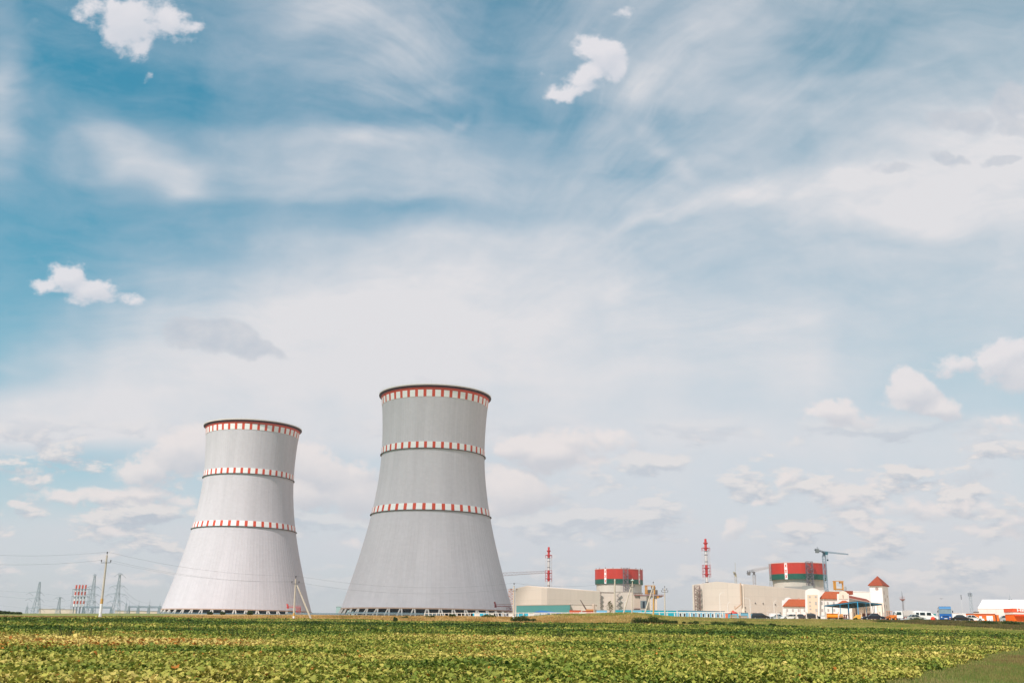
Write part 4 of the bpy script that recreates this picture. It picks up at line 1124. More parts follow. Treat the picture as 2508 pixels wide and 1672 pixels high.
H1, H2 = 690, 655
lc = xy(1261, 1500, H1); cc = xy(1340, 1500, H2); ap_z = zrow(1292, 1435, (H1+H2)/2)
g1 = G(cc[0], H2)-1
t = empty('turbine_hall', (cc[0], cc[1], g1), label='cream turbine hall with a low gable beside the larger tower', cat='turbine hall')
rc = xy(1470, 1500, 668)
zl = zrow(1261, 1442.5, H1); zc = zrow(1340, 1440, H2); zr_ = zrow(1470, 1449, 668)
fx = [lc[0]+(cc[0]-lc[0])*q for q in (0, .40, 1)]; fy = [lc[1]+(cc[1]-lc[1])*q for q in (0, .40, 1)]
apz = zrow(1292, 1435, fy[1])
mb = MB()
back = (rc[0]+(lc[0]-cc[0]), rc[1]+(lc[1]-cc[1]))
mb.prism([(fx[0], fy[0]), (fx[1], fy[1]), (fx[2], fy[2]), rc, back], g1, [zl, apz, zc, zr_, zr_+2])
mb.build('wall', cream, t)
mb = MB()
dv = Vector((rc[0]-cc[0], rc[1]-cc[1], zr_-zc))
e0 = Vector((fx[0], fy[0], zl)); e1 = Vector((fx[1], fy[1], apz)); e2 = Vector((fx[2], fy[2], zc))
mb.slab([e0, e1, e1+dv, e0+dv], (0, 0, .5)); mb.slab([e1, e2, e2+dv, e1+dv], (0, 0, .5))
rf = mb.build('roof', M(216, 200, 188), t)
for q in (.12, .3, .42, .62, .75, .86):
    p = e2+dv*q+Vector((-3, 3, .5)); mb = MB(); mb.lathe((p.x, p.y), [(.6, p.z), (.6, p.z+1.6), (1.0, p.z+1.6), (.9, p.z+2.4), (.3, p.z+2.8)], 8); mb.build('roof_vent', M(150, 150, 152), rf)
p = e0.lerp(e1, .9); mb = MB(); mb.lathe((p.x+3, p.y+14), [(.6, p.z), (.6, p.z+2), (.2, p.z+3)], 8); mb.build('roof_vent', M(150, 150, 152), rf)

# middle block and auxiliary building up to the transport portal
def block(name, pts, rtops, m_, label, cat='building', roofm=None, parapet=.4):
    """pts: (px, Y) plan corners given on the picture's ground line; rtops: photo rows of the top at each"""
    pl = [xy(px, 1500, Y) for px, Y in pts]; zt = [zrow(px, r, Y) for (px, Y), r in zip(pts, rtops)]
    g = min(G(*q) for q in pl)-1
    t = empty(name, (pl[0][0], pl[0][1], g), label=label, cat=cat)
    mb = MB(); mb.prism(pl, g, zt); mb.build('wall', m_, t)
    c = Vector((sum(q[0] for q in pl)/len(pl), sum(q[1] for q in pl)/len(pl)))
    pr = [(q[0]+(q[0]-c.x)*.01, q[1]+(q[1]-c.y)*.01) for q in pl]
    mb = MB(); mb.prism(pr, [z+.02 for z in zt], [z+parapet for z in zt]); mb.build('roof', roofm or m_, t)
    return t
b1 = block('auxiliary_building', [(1440, 985), (1552, 975), (1575, 1075), (1462, 1085)], [1449, 1452, 1452, 1450], cream, 'beige block with outside stairs below the left reactor', roofm=M(150, 134, 124))
b1b = block('stair_block', [(1507, 966), (1551.5, 964), (1551.5, 990), (1507, 990)], [1449.5, 1449.5, 1449, 1449], cream, 'projecting beige block under the left reactor stair tower', roofm=M(160, 146, 136))
# stairs on the facade
def zigzag(parent, name, px, w, rt, rb, Y, n, m_, th=.3):
    mb = MB()
    for i in range(n):
        r0 = rb+(rt-rb)*i/n; r1 = rb+(rt-rb)*(i+1)/n
        a = P(px-w/2, r0, Y) if i % 2 else P(px+w/2, r0, Y); b = P(px+w/2, r1, Y) if i % 2 else P(px-w/2, r1, Y)
        mb.slab([a, b, b+Vector((0, 0, .5)), a+Vector((0, 0, .5))], (0, -1.6, 0))
        mb.bar(a+Vector((0, -1.6, 1.5)), b+Vector((0, -1.6, 1.5)), .1)
        c = P(px-w*.75, r1, Y) if i % 2 == 0 else P(px+w*.75, r1, Y)
        mb.slab([b, c, c+Vector((0, 0, .35)), b+Vector((0, 0, .35))], (0, -1.6, 0))
    return mb.build(name, m_, parent)
zigzag(b1, 'outside_stair', 1469.5, 5.5, 1449, 1494, 980, 9, M(120, 96, 88))
zigzag(b1b, 'outside_stair', 1514.5, 7, 1452, 1491, 963.5, 6, M(112, 106, 104))
low_block(1396, 1461, 1480, 612, 30, cream, M(200, 184, 174), 'low beige annex between the teal annex and the stairs', 'annex')
ta = block('teal_annex', [(1264.5, 605), (1396, 605), (1396, 625), (1264.5, 625)], [1482.5, 1480.5, 1480.5, 1482.5], teal, 'wide flat teal annex along the foot of the left turbine hall', roofm=M(178, 160, 146))
# duct beside annex
mb = MB(); a = P(1454, 1497, 609); mb.lathe((a.x, a.y), [(.9, G(a.x, a.y)), (.9, zrow(1454, 1479, 609)), (.6, zrow(1454, 1478, 609))], 14)
tag(mb.build('silo_pipe', M(190, 168, 152)), 'upright beige duct at the right end of the low annex', 'duct')

def reactor(px0, px1, bl, br, rtop, rgreen, rband, rbase, Y, label, strips, knobs=True):
    a = P(px0, rband, Y); b = P(px1, rband, Y); cx = (a.x+b.x)/2; Rr = (b.x-a.x)/2
    c0 = P(bl, rband, Y); c1 = P(br, rband, Y); Rb = (c1.x-c0.x)/2; cb = (c0.x+c1.x)/2
    z = lambda r, RR=0: zrow((bl+br)/2, r, Y-Rb)       # rows measured on the near face
    zt, zg, zb = z(rtop), z(rgreen), z(rband)
    zz = zrow((bl+br)/2, rbase, Y-Rr)
    t = empty('reactor_building', (cx, Y, G(cx, Y-Rb)), label=label, cat='reactor building', group='two reactor domes with red and green bands')
    n = 96
    mb = MB(); mb.lathe((cb, Y), [(Rr, zz-8), (Rr, zb+1)], n, caps=True); mb.build('drum', mat('drum_concrete', rgb(196, 186, 174), .85, var=.08, scale=.1, stretch=(1, 1, .2)), t)
    mb = MB(); mb.lathe((cb, Y), [(Rb, zb), (Rb, zg)], n, caps=True); mb.build('green_band', mat('green_panels', rgb(8, 80, 62), .5, var=.1, scale=.25, stretch=(1, 1, .1)), t)
    mb = MB(); mb.lathe((cb, Y), [(Rb+.003, zg+.01), (Rb+.003, zt)], n, caps=True); mb.build('red_band', mat('red_panels', rgb(184, 42, 16), .5, var=.14, scale=.16, stretch=(1, 1, .05)), t)
    mb = MB(); mb.lathe((cb, Y), [(Rb-1, zt+.01), (Rb+.25, zt+.01), (Rb+.25, zt+.5), (Rb-1, zt+.5)], n, closed=True); mb.build('parapet', M(216, 150, 130), t)
    # ornamental strips: white with red lozenges, following the curve
    for (pa, pb) in strips:
        def ang(px):
            q = P(px, (rtop+rband)/2, Y-Rb*.7); 
            s_ = max(-1, min(1, (q.x*Y/(q.y) - cb*1.0)/Rb)) if False else None
            # intersect the viewing ray with the cylinder
            dx, dy = q.x, q.y; A = dx*dx+dy*dy; Bq = -2*(dx*cb+dy*Y); Cq = cb*cb+Y*Y-(Rb+.12)**2
            tt = (-Bq-math.sqrt(max(0, Bq*Bq-4*A*Cq)))/(2*A)
            return math.atan2(dy*tt-Y, dx*tt-cb)
        a0, a1 = ang(pa), ang(pb); nc, nr = 6, 30; mb = MB()
        for i in range(nc):
            for j in range(nr):
                u0 = a0+(a1-a0)*i/nc; u1 = a0+(a1-a0)*(i+1)/nc; v0 = zb+(zt-zb)*j/nr; v1 = zb+(zt-zb)*(j+1)/nr
                ci = abs(i-2.5)+.5; w_ = j % 10
                loz = abs(abs(w_-4.5)-ci) < 1.0 or (w_ in (0, 9) and ci > 2)
                mb.m = 1 if loz and i not in (0, 5) else 0
                if i in (0, 5): mb.m = 0 if j % 2 else 0
                rr = Rb+.12
                mb.add([(cb+rr*math.cos(u0), Y+rr*math.sin(u0), v0), (cb+rr*math.cos(u1), Y+rr*math.sin(u1), v0), (cb+rr*math.cos(u1), Y+rr*math.sin(u1), v1), (cb+rr*math.cos(u0), Y+rr*math.sin(u0), v1)], [(0, 1, 2, 3)])
        mb.build('ornament_strip', [white_p, red_p], t)
    if knobs:
        for q in range(9):
            an = R(-170+q*20); x = cb+(Rb-.5)*math.cos(an); y = Y+(Rb-.5)*math.sin(an)
            mb = MB(); mb.lathe((x, y), [(.4, zt+.5), (.4, zt+1.3), (.15, zt+1.8)], 8); mb.build('vent_cap', M(130, 110, 106), t)
    return t, cb, Rb, zt, zb
re1 = reactor(1461, 1571, 1457.5, 1574.5, 1392.5, 1416.5, 1428, 1450, 1075, 'left reactor building, smaller in view, with red and green bands', [(1480, 1485), (1564, 1567.5)])
re2 = reactor(1893, 2016, 1887, 2023, 1377.5, 1403.5, 1417, 1443, 910, 'right reactor building, larger in view, behind the blue tower crane', [(1921.5, 1928.5)], knobs=False)
mb = MB()
stair_tower('reactor_stair', 1526.5, 1538, 1390.5, 1450, 1075-re1[2]-1, M(124, 112, 116), 'grey stair tower on the face of the left reactor', 7, r=.22, group='stair towers on the reactors')
stair_tower('reactor_stair', 1976.5, 1991, 1375, 1441, 910-re2[2]-1, M(104, 96, 104), 'dark stair tower on the face of the right reactor', 7, r=.24, group='stair towers on the reactors')

# transport portal with yellow gantry crane at the left reactor
Y = 955
t = block('transport_portal', [(1551, Y), (1575, Y), (1575, Y+30), (1551, Y+30)], [1456, 1456, 1456, 1456], M(204, 186, 172), 'beige transport portal block right of the left reactor')
mb = MB(); a = P(1556, 1457, Y); 
z0 = zrow(1560, 1489, Y)
mb = MB(); q0 = P(1554, 1489, Y); q1 = P(1565.5, 1489, Y); mb.box((q0.x, Y-.25, q0.z), (q1.x, Y-.02, zrow(1560, 1462, Y))); mb.build('door_panel', M(196, 176, 160), t)
mb = MB(); q0 = P(1552, 1489.5, Y); q1 = P(1572, 1489.5, Y); mb.box((q0.x, Y-2, q0.z-.5), (q1.x, Y-.1, q0.z)); mb.build('ledge', M(120, 62, 56), t)
t2 = block('portal_bay', [(1568.5, Y-4), (1584.5, Y-4), (1584.5, Y+24), (1568.5, Y+24)], [1460, 1460, 1460, 1460], M(186, 172, 162), 'grey portal bay with a tall dark doorway')
mb = MB(); q0 = P(1568.8, 1488, Y-4); q1 = P(1584, 1488, Y-4); mb.box((q0.x, Y-4.4, q0.z), (q1.x, Y-4.02, zrow(1576, 1470, Y-4))); fr_ = mb.build('door_frame', M(112, 122, 126), t2)
mb = MB(); q0 = P(1574, 1487.5, Y-4); q1 = P(1579, 1487.5, Y-4); mb.box((q0.x, Y-4.6, q0.z), (q1.x, Y-4.42, zrow(1576, 1472, Y-4))); mb.build('doorway', M(14, 28, 44), t2)
t3 = empty('portal_piers', (P(1590, 1500, Y).x, Y, G(P(1590, 1500, Y).x, Y)), label='tall beige concrete piers carrying the yellow gantry crane deck', cat='portal')
for pa, pb in ((1585.5, 1596), (1604.5, 1610)):
    q0 = P(pa, 1500, Y); q1 = P(pb, 1500, Y); mb = MB(); mb.box((q0.x, Y, G(q0.x, Y)-1), (q1.x, Y+14, zrow(pa, 1459, Y))); mb.build('pier', M(220, 200, 184), t3)
q0 = P(1553, 1456, Y); q1 = P(1625, 1456, Y); zd = q0.z
mb = MB(); mb.box((q0.x, Y-2, zd-.7), (q1.x, Y+13, zd)); mb.build('deck', M(130, 74, 66), t3)
q2 = P(1578, 1461, Y); q3 = P(1621, 1461, Y); mb = MB(); mb.box((q2.x, Y-1, q2.z), (q3.x, Y+12, zd-.72)); mb.build('deck_beam', M(206, 192, 180), t3)
mb = MB()
for i in range(24):
    x = q0.x+(q1.x-q0.x)*i/23
    mb.bar((x, Y-1.9, zd), (x, Y-1.9, zd+1.1), .08)
mb.bar((q0.x, Y-1.9, zd+1.1), (q1.x, Y-1.9, zd+1.1), .08); mb.build('railing', M(110, 64, 60), t3)
def portal_crane(px0, px1, rt, rb, Y, label, drum=None):
    yl = mat('crane_yellow', rgb(200, 136, 44), .55, var=.1)
    a = P(px0, rb, Y); b = P(px1, rb, Y); zt = zrow(px0, rt, Y); w = (b.x-a.x); th = w*.11
    t = empty('portal_crane', (a.x, Y, a.z), label=label, cat='gantry crane', group='yellow portal cranes beside the reactors')
    for x in (a.x, a.x+th*1.3, b.x-th): mb = MB(); mb.box((x, Y, a.z), (x+th*.9, Y+1.5, zt-th*.5)); mb.build('leg', yl, t)
    mb = MB(); mb.box((a.x-.2, Y-.3, zt-th*.5), (b.x+.2, Y+1.8, zt)); mb.build('beam', yl, t)
    mb = MB(); mb.box((b.x-w*.36, Y-.8, zt-w*.24), (b.x-th*1.1, Y+2.2, zt-th*.6)); mb.build('trolley', mat('crane_ochre', rgb(170, 116, 48), .6), t)
    mb = MB(); mb.box((a.x, Y+.4, a.z+.2), (b.x, Y+.9, a.z+1.0)); mb.build('sill', mat('crane_ochre', rgb(170, 116, 48), .6), t)
    return t
portal_crane(1580, 1605, 1432.5, 1454.5, Y, 'yellow portal crane on the deck right of the left reactor')
mb = MB(); a = P(1584, 1454.5, Y+4); b = P(1611, 1454.5, Y+4); mb.box((a.x, Y+4, a.z), (b.x, Y+10, zrow(1595, 1443.5, Y+4))); tag(mb.build('grey_tank', M(168, 160, 154)), 'grey steel container under the left yellow crane', 'tank')
mb = MB(); a = P(1609, 1464, Y-2); b = P(1613.5, 1459, Y-2); mb.box((a.x, Y-2, a.z), (b.x, Y, b.z)); tag(mb.build('hook_block', mat('crane_yellow', rgb(200, 136, 44), .55)), 'small yellow hoist hanging under the deck end', 'hoist')

# pale crane jib seen between the larger tower and the left stack
def tower_crane(px, Y, rtop, jib_l, jib_r, label, m_, wpx, cab=None, rbase=1500, hook=None, tilt=0, name='tower_crane', h=None, mast=True, jr_=.07):
    """jib ends given as (px, row); mast upright below px, rtop"""
    c = P(px, rtop, Y); g = G(c.x, Y); s_ = Y/2595; w = wpx*s_
    t = empty(name, (c.x, Y, g), label=label, cat='tower crane', group='tower cranes')
    mb = MB(); lattice(mb, (c.x, Y, g), w, (c.x, Y, c.z-w*1.2), w, max(8, int((c.z-g)/w/1.1)), w*.085); mb.build('mast', m_[0], t)
    mb = MB(); mb.lathe((c.x, Y), [(w*.75, c.z-w*1.2), (w*.45, c.z-w*.9), (w*.42, c.z-w*.2), (w*.7, c.z)], 10); mb.build('slewing_ring', m_[1], t)
    if cab:
        mb = MB(); mb.box((c.x+w*.35*cab, Y-w*.5, c.z-w*.8), (c.x+w*1.25*cab, Y+w*.4, c.z+w*.2)) if cab > 0 else mb.box((c.x+w*1.25*cab, Y-w*.5, c.z-w*.8), (c.x+w*.35*cab, Y+w*.4, c.z+w*.2))
        mb.build('cab', m_[2], t)
    jl = P(*jib_l, Y); jr = P(*jib_r, Y); h = h or w*.95
    far, near = (jr, jl) if (jr-c).length > (jl-c).length else (jl, jr)
    base = Vector((c.x, Y, c.z))
    mb = MB(); beam_lattice(mb, base, far, h, h*.55, w*.8, 16, w*jr_); mb.build('jib', m_[0], t)
    mb = MB(); beam_lattice(mb, base, near, h*.8, h*.8, w*.8, 4, w*.08); mb.build('counter_jib', m_[1], t)
    mb = MB(); d_ = (near-base).normalized(); q = near-d_*w*.9; mb.box((q.x-w*.55, Y-w*.5, q.z-w*.75), (q.x+w*.55, Y+w*.5, q.z+w*.55)); mb.build('counterweight', m_[3], t)
    if hook is not None:
        p = base.lerp(far, hook); mb = MB(); mb.bar(p, p-Vector((0, 0, w*2.2)), w*.03); mb.box((p.x-w*.22, Y-.4, p.z-w*2.7), (p.x+w*.22, Y+.4, p.z-w*2.2)); mb.build('hook_block', m_[1], t)
    return t
dkb = (mat('crane_blue_grey', rgb(124, 142, 156), .6), mat('crane_dark', rgb(48, 68, 80), .6), mat('crane_cab', rgb(40, 92, 104), .4), mat('crane_weight', rgb(104, 110, 112), .8))
cb_ = tower_crane(2017.5, 700, 1352, (1995, 1346), (2077.5, 1357.5), 'blue-grey tower crane in front of the right reactor edge', dkb, 7.4, cab=1, hook=.14, h=3.6*700/2595)
mb = MB(); p = P(2002, 1346, 700); mb.bar(p, p+Vector((0, 0, 2.2)), .12); mb.bar(p+Vector((-1, 0, 1.3)), p+Vector((1.4, 0, 1.3)), .06); mb.build('anemometer', dkb[1], cb_)
plc = (M(186, 180, 182), M(120, 116, 116), M(170, 168, 166), M(150, 146, 142))
tower_crane(1846.5, 980, 1400, (1829, 1404.5), (1888, 1390), 'pale crane with a low jib just left of the right reactor', (M(178, 172, 172), M(96, 92, 92), M(170, 168, 166), M(110, 106, 104)), 6, cab=None, h=3.2)
tower_crane(1801.5, 1000, 1405, (1796, 1402), (1800.5, 1379), 'small crane with a raised yellow head behind the right turbine hall', (M(180, 176, 168), M(170, 152, 96), M(160, 150, 110), M(120, 112, 100)), 4.5, cab=None, h=1.6)
tower_crane(1205, 1300, 1411, (1195, 1412), (1336, 1402), 'pale tower crane whose long jib shows right of the larger cooling tower', (M(150, 140, 144), M(110, 104, 106), M(160, 156, 156), M(140, 136, 134)), 6, h=4.0, jr_=.11)

# scaffold seen between tower and pole C
stair_tower('scaffold_stair', 1245, 1256, 1442, 1496, 1100, M(196, 140, 110), 'rust-pink scaffold at the edge of the larger cooling tower', 9, r=.22)

# floodlight mast before the left hall
def flood_mast(px, r0, rt, Y, label, w=2.6):
    a = P(px, r0, Y); a.z = min(a.z, G(a.x, Y)); zt = zrow(px, rt, Y)
    t = empty('floodlight_mast', a, label=label, cat='light mast')
    mb = MB()
    for dx in (-w*.16, w*.16): mb.bar((a.x+dx, Y, a.z), (a.x+dx, Y, zt-w*.5), .12)
    mb.build('shaft', M(186, 184, 186), t)
    mb = MB(); mb.lathe((a.x, Y), [(w*.35, zt-w*.62), (w*.78, zt-w*.45), (w*.78, zt-w*.38), (w*.3, zt-w*.38)], 10, closed=True)
    for q in range(10):
        an = 2*PI*q/10; mb.bar((a.x+w*.75*math.cos(an), Y+w*.75*math.sin(an), zt-w*.4), (a.x+w*.8*math.cos(an), Y+w*.8*math.sin(an), zt+w*.1), .08)
    mb.build('basket', M(110, 108, 108), t)
    for q in range(4):
        an = 2*PI*q/4+.4; x = a.x+w*.5*math.cos(an); y = Y+w*.5*math.sin(an); mb = MB(); mb.box((x-.4, y-.2, zt-w*.3), (x+.4, y+.2, zt+w*.05)); mb.build('floodlight', M(150, 150, 150), t)
flood_mast(1446, 1500, 1447, 800, 'floodlight mast in front of the left turbine hall')

# ------------------------------------------------------------------ turbine hall and buildings, right
Yh = 800
t = empty('turbine_hall', (*xy(1700, 1500, Yh), G(*xy(1700, 1500, Yh))-1), label='large beige turbine hall with a shallow gable right of the gap', cat='turbine hall')
pts = [(1697.5, 828), (1758, 812), (1822, 795), (1995, 810)]
pl = [xy(px, 1500, y) for px, y in pts]; tops = [1432.5, 1424.5, 1430.5, 1446]
zt = [zrow(px, r, y) for (px, y), r in zip(pts, tops)]
bk = (pl[0][0]+pl[3][0]-pl[2][0], pl[0][1]+pl[3][1]-pl[2][1])
mb = MB(); mb.prism(pl+[bk], G(*pl[2])-1, zt+[zt[3]+1.5]); mb.build('wall', cream, t)
dv = Vector((pl[3][0]-pl[2][0], pl[3][1]-pl[2][1], zt[3]-zt[2])); e = [Vector((*pl[i], zt[i])) for i in range(3)]
mb = MB(); mb.slab([e[0], e[1], e[1]+dv, e[0]+dv], (0, 0, .4)); mb.slab([e[1], e[2], e[2]+dv, e[1]+dv], (0, 0, .4)); rf = mb.build('roof', M(206, 192, 182), t)
mb = MB(); q0 = P(1818, 1500, 794); q1 = P(1824, 1500, 794.6); mb.box((pl[2][0]-1.7, pl[2][1]-.5, G(*pl[2])), (pl[2][0]+.5, pl[2][1]+1, zt[2])); mb.build('corner_strip', M(232, 214, 198), t)
for q in (.16, .4, .62, .70, .78, .92):
    p = e[2]+dv*q+Vector((-3, 3, .4)); mb = MB(); mb.lathe((p.x, p.y), [(.5, p.z), (.5, p.z+1), (.8, p.z+1.1), (.7, p.z+1.7), (.2, p.z+1.9)], 8); mb.build('roof_vent', M(196, 190, 186), rf)
# duct running down the gable
pA_ = P(1813.5, 1427, 793); pB_ = P(1815.5, 1478, 793); pC_ = P(1800, 1491, 793)
mb = MB(); mb.bar(pA_, pB_, .55, n=8); mb.bar(pB_, pC_, .55, n=8); mb.bar(pC_, pC_+Vector((0, 0, 2.4)), .35, n=8); mb.build('duct', M(190, 160, 136), t)
def on_right_wall(px, row):
    # ray with the plane of the right-hand face
    d_ = P(px, row, 1.0); n_ = Vector((dv.y, -dv.x, 0)); k = n_.dot(Vector((pl[2][0], pl[2][1], 0)))/n_.dot(d_); return d_*k
for px, r in ((1850, 1476), (1869, 1477), (1899, 1479.5), (1825, 1487), (1825, 1496), (1911, 1500)):
    p = on_right_wall(px, r); mb = MB(); mb.box((p.x-.35, p.y-.5, p.z-.4), (p.x+.35, p.y-.05, p.z+.4)); mb.build('wall_vent', M(70, 66, 64), t)
stair_tower('outer_stair', 1702, 1714.5, 1433.5, 1498, 822, M(132, 104, 98), 'brown stair tower at the left end of the right turbine hall', 9, r=.2, group='brown outside stair towers')
stair_tower('outer_stair', 1926.5, 1938.5, 1445, 1480, 838, M(124, 98, 96), 'short brown stair frame on the right turbine hall roof edge', 4, r=.18, group='brown outside stair towers')
block('rooftop_block', [(1925, 862), (1976, 862), (1976, 872), (1925, 872)], [1436.5, 1436.5, 1436.5, 1436.5], M(164, 158, 152), 'long low grey block at the foot of the right reactor')
block('rooftop_block', [(1969, 855), (1996, 855), (1996, 866), (1969, 866)], [1434.5, 1435, 1435, 1434.5], M(150, 150, 146), 'grey panelled block under the right reactor stair tower')
block('rooftop_block', [(2001, 866), (2026, 866), (2026, 880), (2001, 880)], [1438, 1439, 1439, 1438], M(170, 158, 150), 'low grey block right of the reactor stair tower')
# white cone stair at left of right reactor
stair_tower('reactor_ladder', 1885.5, 1889.5, 1380, 1440, 905, M(176, 176, 176), 'thin ladder cage on the left edge of the right reactor', 10, r=.12)

# pale hall roofs behind the office building
t = block('pale_hall', [(2004, 700), (2124, 700), (2124, 740), (2004, 740)], [1446, 1449, 1449, 1446], M(228, 216, 210), 'pale curved hall behind the orange roofs', roofm=M(232, 222, 216))
block('pale_hall', [(2090, 640), (2134, 640), (2134, 670), (2090, 670)], [1449, 1450, 1450, 1449], M(232, 224, 220), 'pale rooftop hall left of the clock tower', roofm=M(232, 222, 216))
portal_crane(2043, 2067, 1421.5, 1444, 720, 'yellow portal crane behind the office roofs')
a = P(2054, 1444, 724); b = P(2082, 1444, 724); cx = (a.x+b.x)/2
mb = MB(); mb.lathe((cx, 732), [((b.x-a.x)/2, a.z), ((b.x-a.x)/2, zrow(2068, 1434.5, 724))], 24); tag(mb.build('ring_tank', M(176, 176, 176)), 'round grey platform tank beside the yellow crane behind the offices', 'tank')
# ------------------------------------------------------------------ office complex and clock tower
OY = 452
def ow(px, row, y=OY): return P(px, row, y)
def wall_poly(parent, name, pts, m_, y=OY, th=6.0):
    q = [ow(px, r, y) for px, r in pts]; u_ = sum(v.x for v in q)/len(q)/y
    mb = MB(); mb.slab(q, (u_*th, th, 0)); return mb.build(name, m_, parent)
def window(parent, px, r0, r1, w=4.4, y=OY, transom=True):
    a = ow(px-w/2, r1, y); b = ow(px+w/2, r1, y); z1 = ow(px, r0, y).z
    mb = MB(); mb.box((a.x, y-.06, a.z), (b.x, y-.012, z1)); f = mb.build('window', M(176, 168, 164), parent)
    k = .03; mb = MB()
    if transom and z1-a.z > 1.0:
        zm = a.z+(z1-a.z)*.66
        mb.box((a.x+k, y-.075, a.z+k), (b.x-k, y-.062, zm-.12)); mb.box((a.x+k, y-.075, zm+.12), (b.x-k, y-.062, z1-k))
    else: mb.box((a.x+k, y-.075, a.z+k), (b.x-k, y-.062, z1-k))
    mb.build('pane', glass, f)
    return f
gO = G(ow(1960, 1515).x, OY)-.5
rO = 1519
t = empty('office_building', (ow(1990, 1515).x, OY, gO), label='white office building with orange roofs, a round-topped stair block and many windows', cat='office building')
wall_poly(t, 'left_wall', [(1916.5, rO), (1973, rO), (1972.6, 1484), (1917, 1484)], white_m, th=14)
wall_poly(t, 'gable_wall', [(1915, 1484), (1922, 1484), (1922, 1469), (1915.2, 1469)], white_m, y=OY+5, th=.5)
# arched gable behind the left roof
def arch(parent, name, pxl, pxr, rs, rt, rbase, m_, y, th, n=14):
    pts = [(pxl, rbase), (pxr, rbase), (pxr, rs)]
    for i in range(1, n): a_ = PI*i/n; pts.append(((pxl+pxr)/2+(pxr-pxl)/2*math.cos(a_), rs+(rt-rs)*math.sin(a_)))
    pts.append((pxl, rs)); return wall_poly(parent, name, pts, m_, y, th)
arch(t, 'round_gable', 1921, 1939, 1469, 1462, 1484, white_m, OY+7, .6)
def roof_trap(parent, pts, m_, y0, depth):
    """pts: eave-left, eave-right, ridge-right, ridge-left; ridge lies `depth` behind the eave"""
    e0, e1 = ow(*pts[0], y0-.6), ow(*pts[1], y0-.6); r1, r0 = ow(*pts[2], y0+depth), ow(*pts[3], y0+depth)
    e1.z = e0.z = (e0.z+e1.z)/2; r0.z = r1.z = (r0.z+r1.z)/2
    mb = MB(); mb.slab([e0, e1, r1, r0], (0, -.1, .28)); o = mb.build('roof', m_, parent)
    mb = MB(); mb.box((e0.x, y0-.85, e0.z-.3), (e1.x, y0-.6, e0.z+.05)); mb.build('gutter', M(150, 70, 46), o)
    return o
roof_trap(t, [(1916.5, 1485), (1973, 1484.5), (1973, 1468), (1932, 1468)], roof_o, OY, 5)
for px in (1928, 1942, 1956.3, 1970.8): window(t, px, 1490.5, 1497.3)
wall_poly(t, 'stair_block', [(1972.5, rO), (2007, rO), (2008, 1448), (1972, 1448)], white_m, y=OY-.8, th=15)
arch(t, 'stair_block_gable', 1972, 2008, 1448.5, 1439.8, 1448.6, white_m, OY-.79, 1.2)
wall_poly(t, 'stair_panel', [(1979, rO), (2003.4, rO), (2002.6, 1455.5), (1977, 1455.5)], peach, y=OY-.86, th=.05)
ys = OY-.87
for px, r0, r1, w in ((1983.2, 1458.6, 1463.2, 4.6), (1997.8, 1458.6, 1463.2, 4.6), (1983.8, 1472, 1475.6, 4.4), (1984.3, 1481.2, 1484.6, 4.2), (1985, 1489.2, 1492.6, 4.2), (1985.6, 1498.8, 1502.2, 4.2), (1998.6, 1472.6, 1480.5, 4.6), (1999.6, 1490, 1497.4, 4.6)):
    window(t, px, r0, r1, w, y=ys)
wall_poly(t, 'right_wall', [(2007, rO), (2058, rO), (2056, 1466), (2007.5, 1466)], white_m, y=OY+.6, th=14)
roof_trap(t, [(2006.5, 1466.5), (2051, 1466), (2056, 1449.5), (2020.5, 1449.8)], roof_o, OY+.6, 5)
for px in (2013, 2027.5, 2042.3): window(t, px, 1472.8, 1480.3, y=OY+.6)
for px in (2014.3, 2029, 2043.6, 2056): window(t, px, 1490.2, 1497.2, y=OY+.6)
wall_poly(t, 'porch_wall', [(2050.5, rO), (2080, rO), (2079.5, 1465), (2050, 1466)], white_m, y=OY-.3, th=10)
wall_poly(t, 'porch_shoulder', [(2050, 1466.3), (2079.5, 1465.3), (2078.5, 1453), (2050, 1453.5)], white_m, y=OY-.31, th=1)
arch(t, 'round_gable', 2054, 2077, 1457, 1446.8, 1466, M(232, 212, 196), OY-.5, .8)
mb = MB(); q = ow(2065, 1464, OY-.5); mb.box((q.x-.12, OY-.6, q.z), (q.x+.12, OY-.505, ow(2065, 1456, OY-.5).z)); mb.build('slit_window', M(140, 110, 96), t)
# drainpipes
for px, r0 in ((1961, 1484), (2019.5, 1466)):
    a = ow(px, rO); mb = MB(); mb.bar((a.x, OY-.25, gO), (a.x, OY-.25, ow(px, r0).z), .09, n=6); mb.build('drainpipe', M(226, 210, 200), t)
# small hipped porch roof
yp = OY-3
e0, e1, ap_ = ow(2053, 1479, yp), ow(2090, 1478, yp), ow(2066, 1467, yp+3.4); e1.z = e0.z
mb = MB(); b0 = e0+Vector((0, 7, 0)); b1 = e1+Vector((0, 7, 0)); mb.add([e0, e1, b1, b0, ap_, ], [(0, 1, 4), (1, 2, 4), (2, 3, 4), (3, 0, 4), (0, 3, 2, 1)]); mb.build('porch_roof', roof_o, t)
mb = MB(); mb.box((e0.x+.6, yp+.4, gO), (e1.x-.6, yp+6.4, e0.z-.02)); mb.build('porch', white_m, t)
# chimneys on the roof line
for px, r in ((1956, 1467.8),):
    a = ow(px, r, OY+5); mb = MB(); mb.box((a.x-.35, OY+4.5, a.z-.3), (a.x+.35, OY+5.3, a.z+.6)); mb.build('chimney', M(196, 150, 130), t)

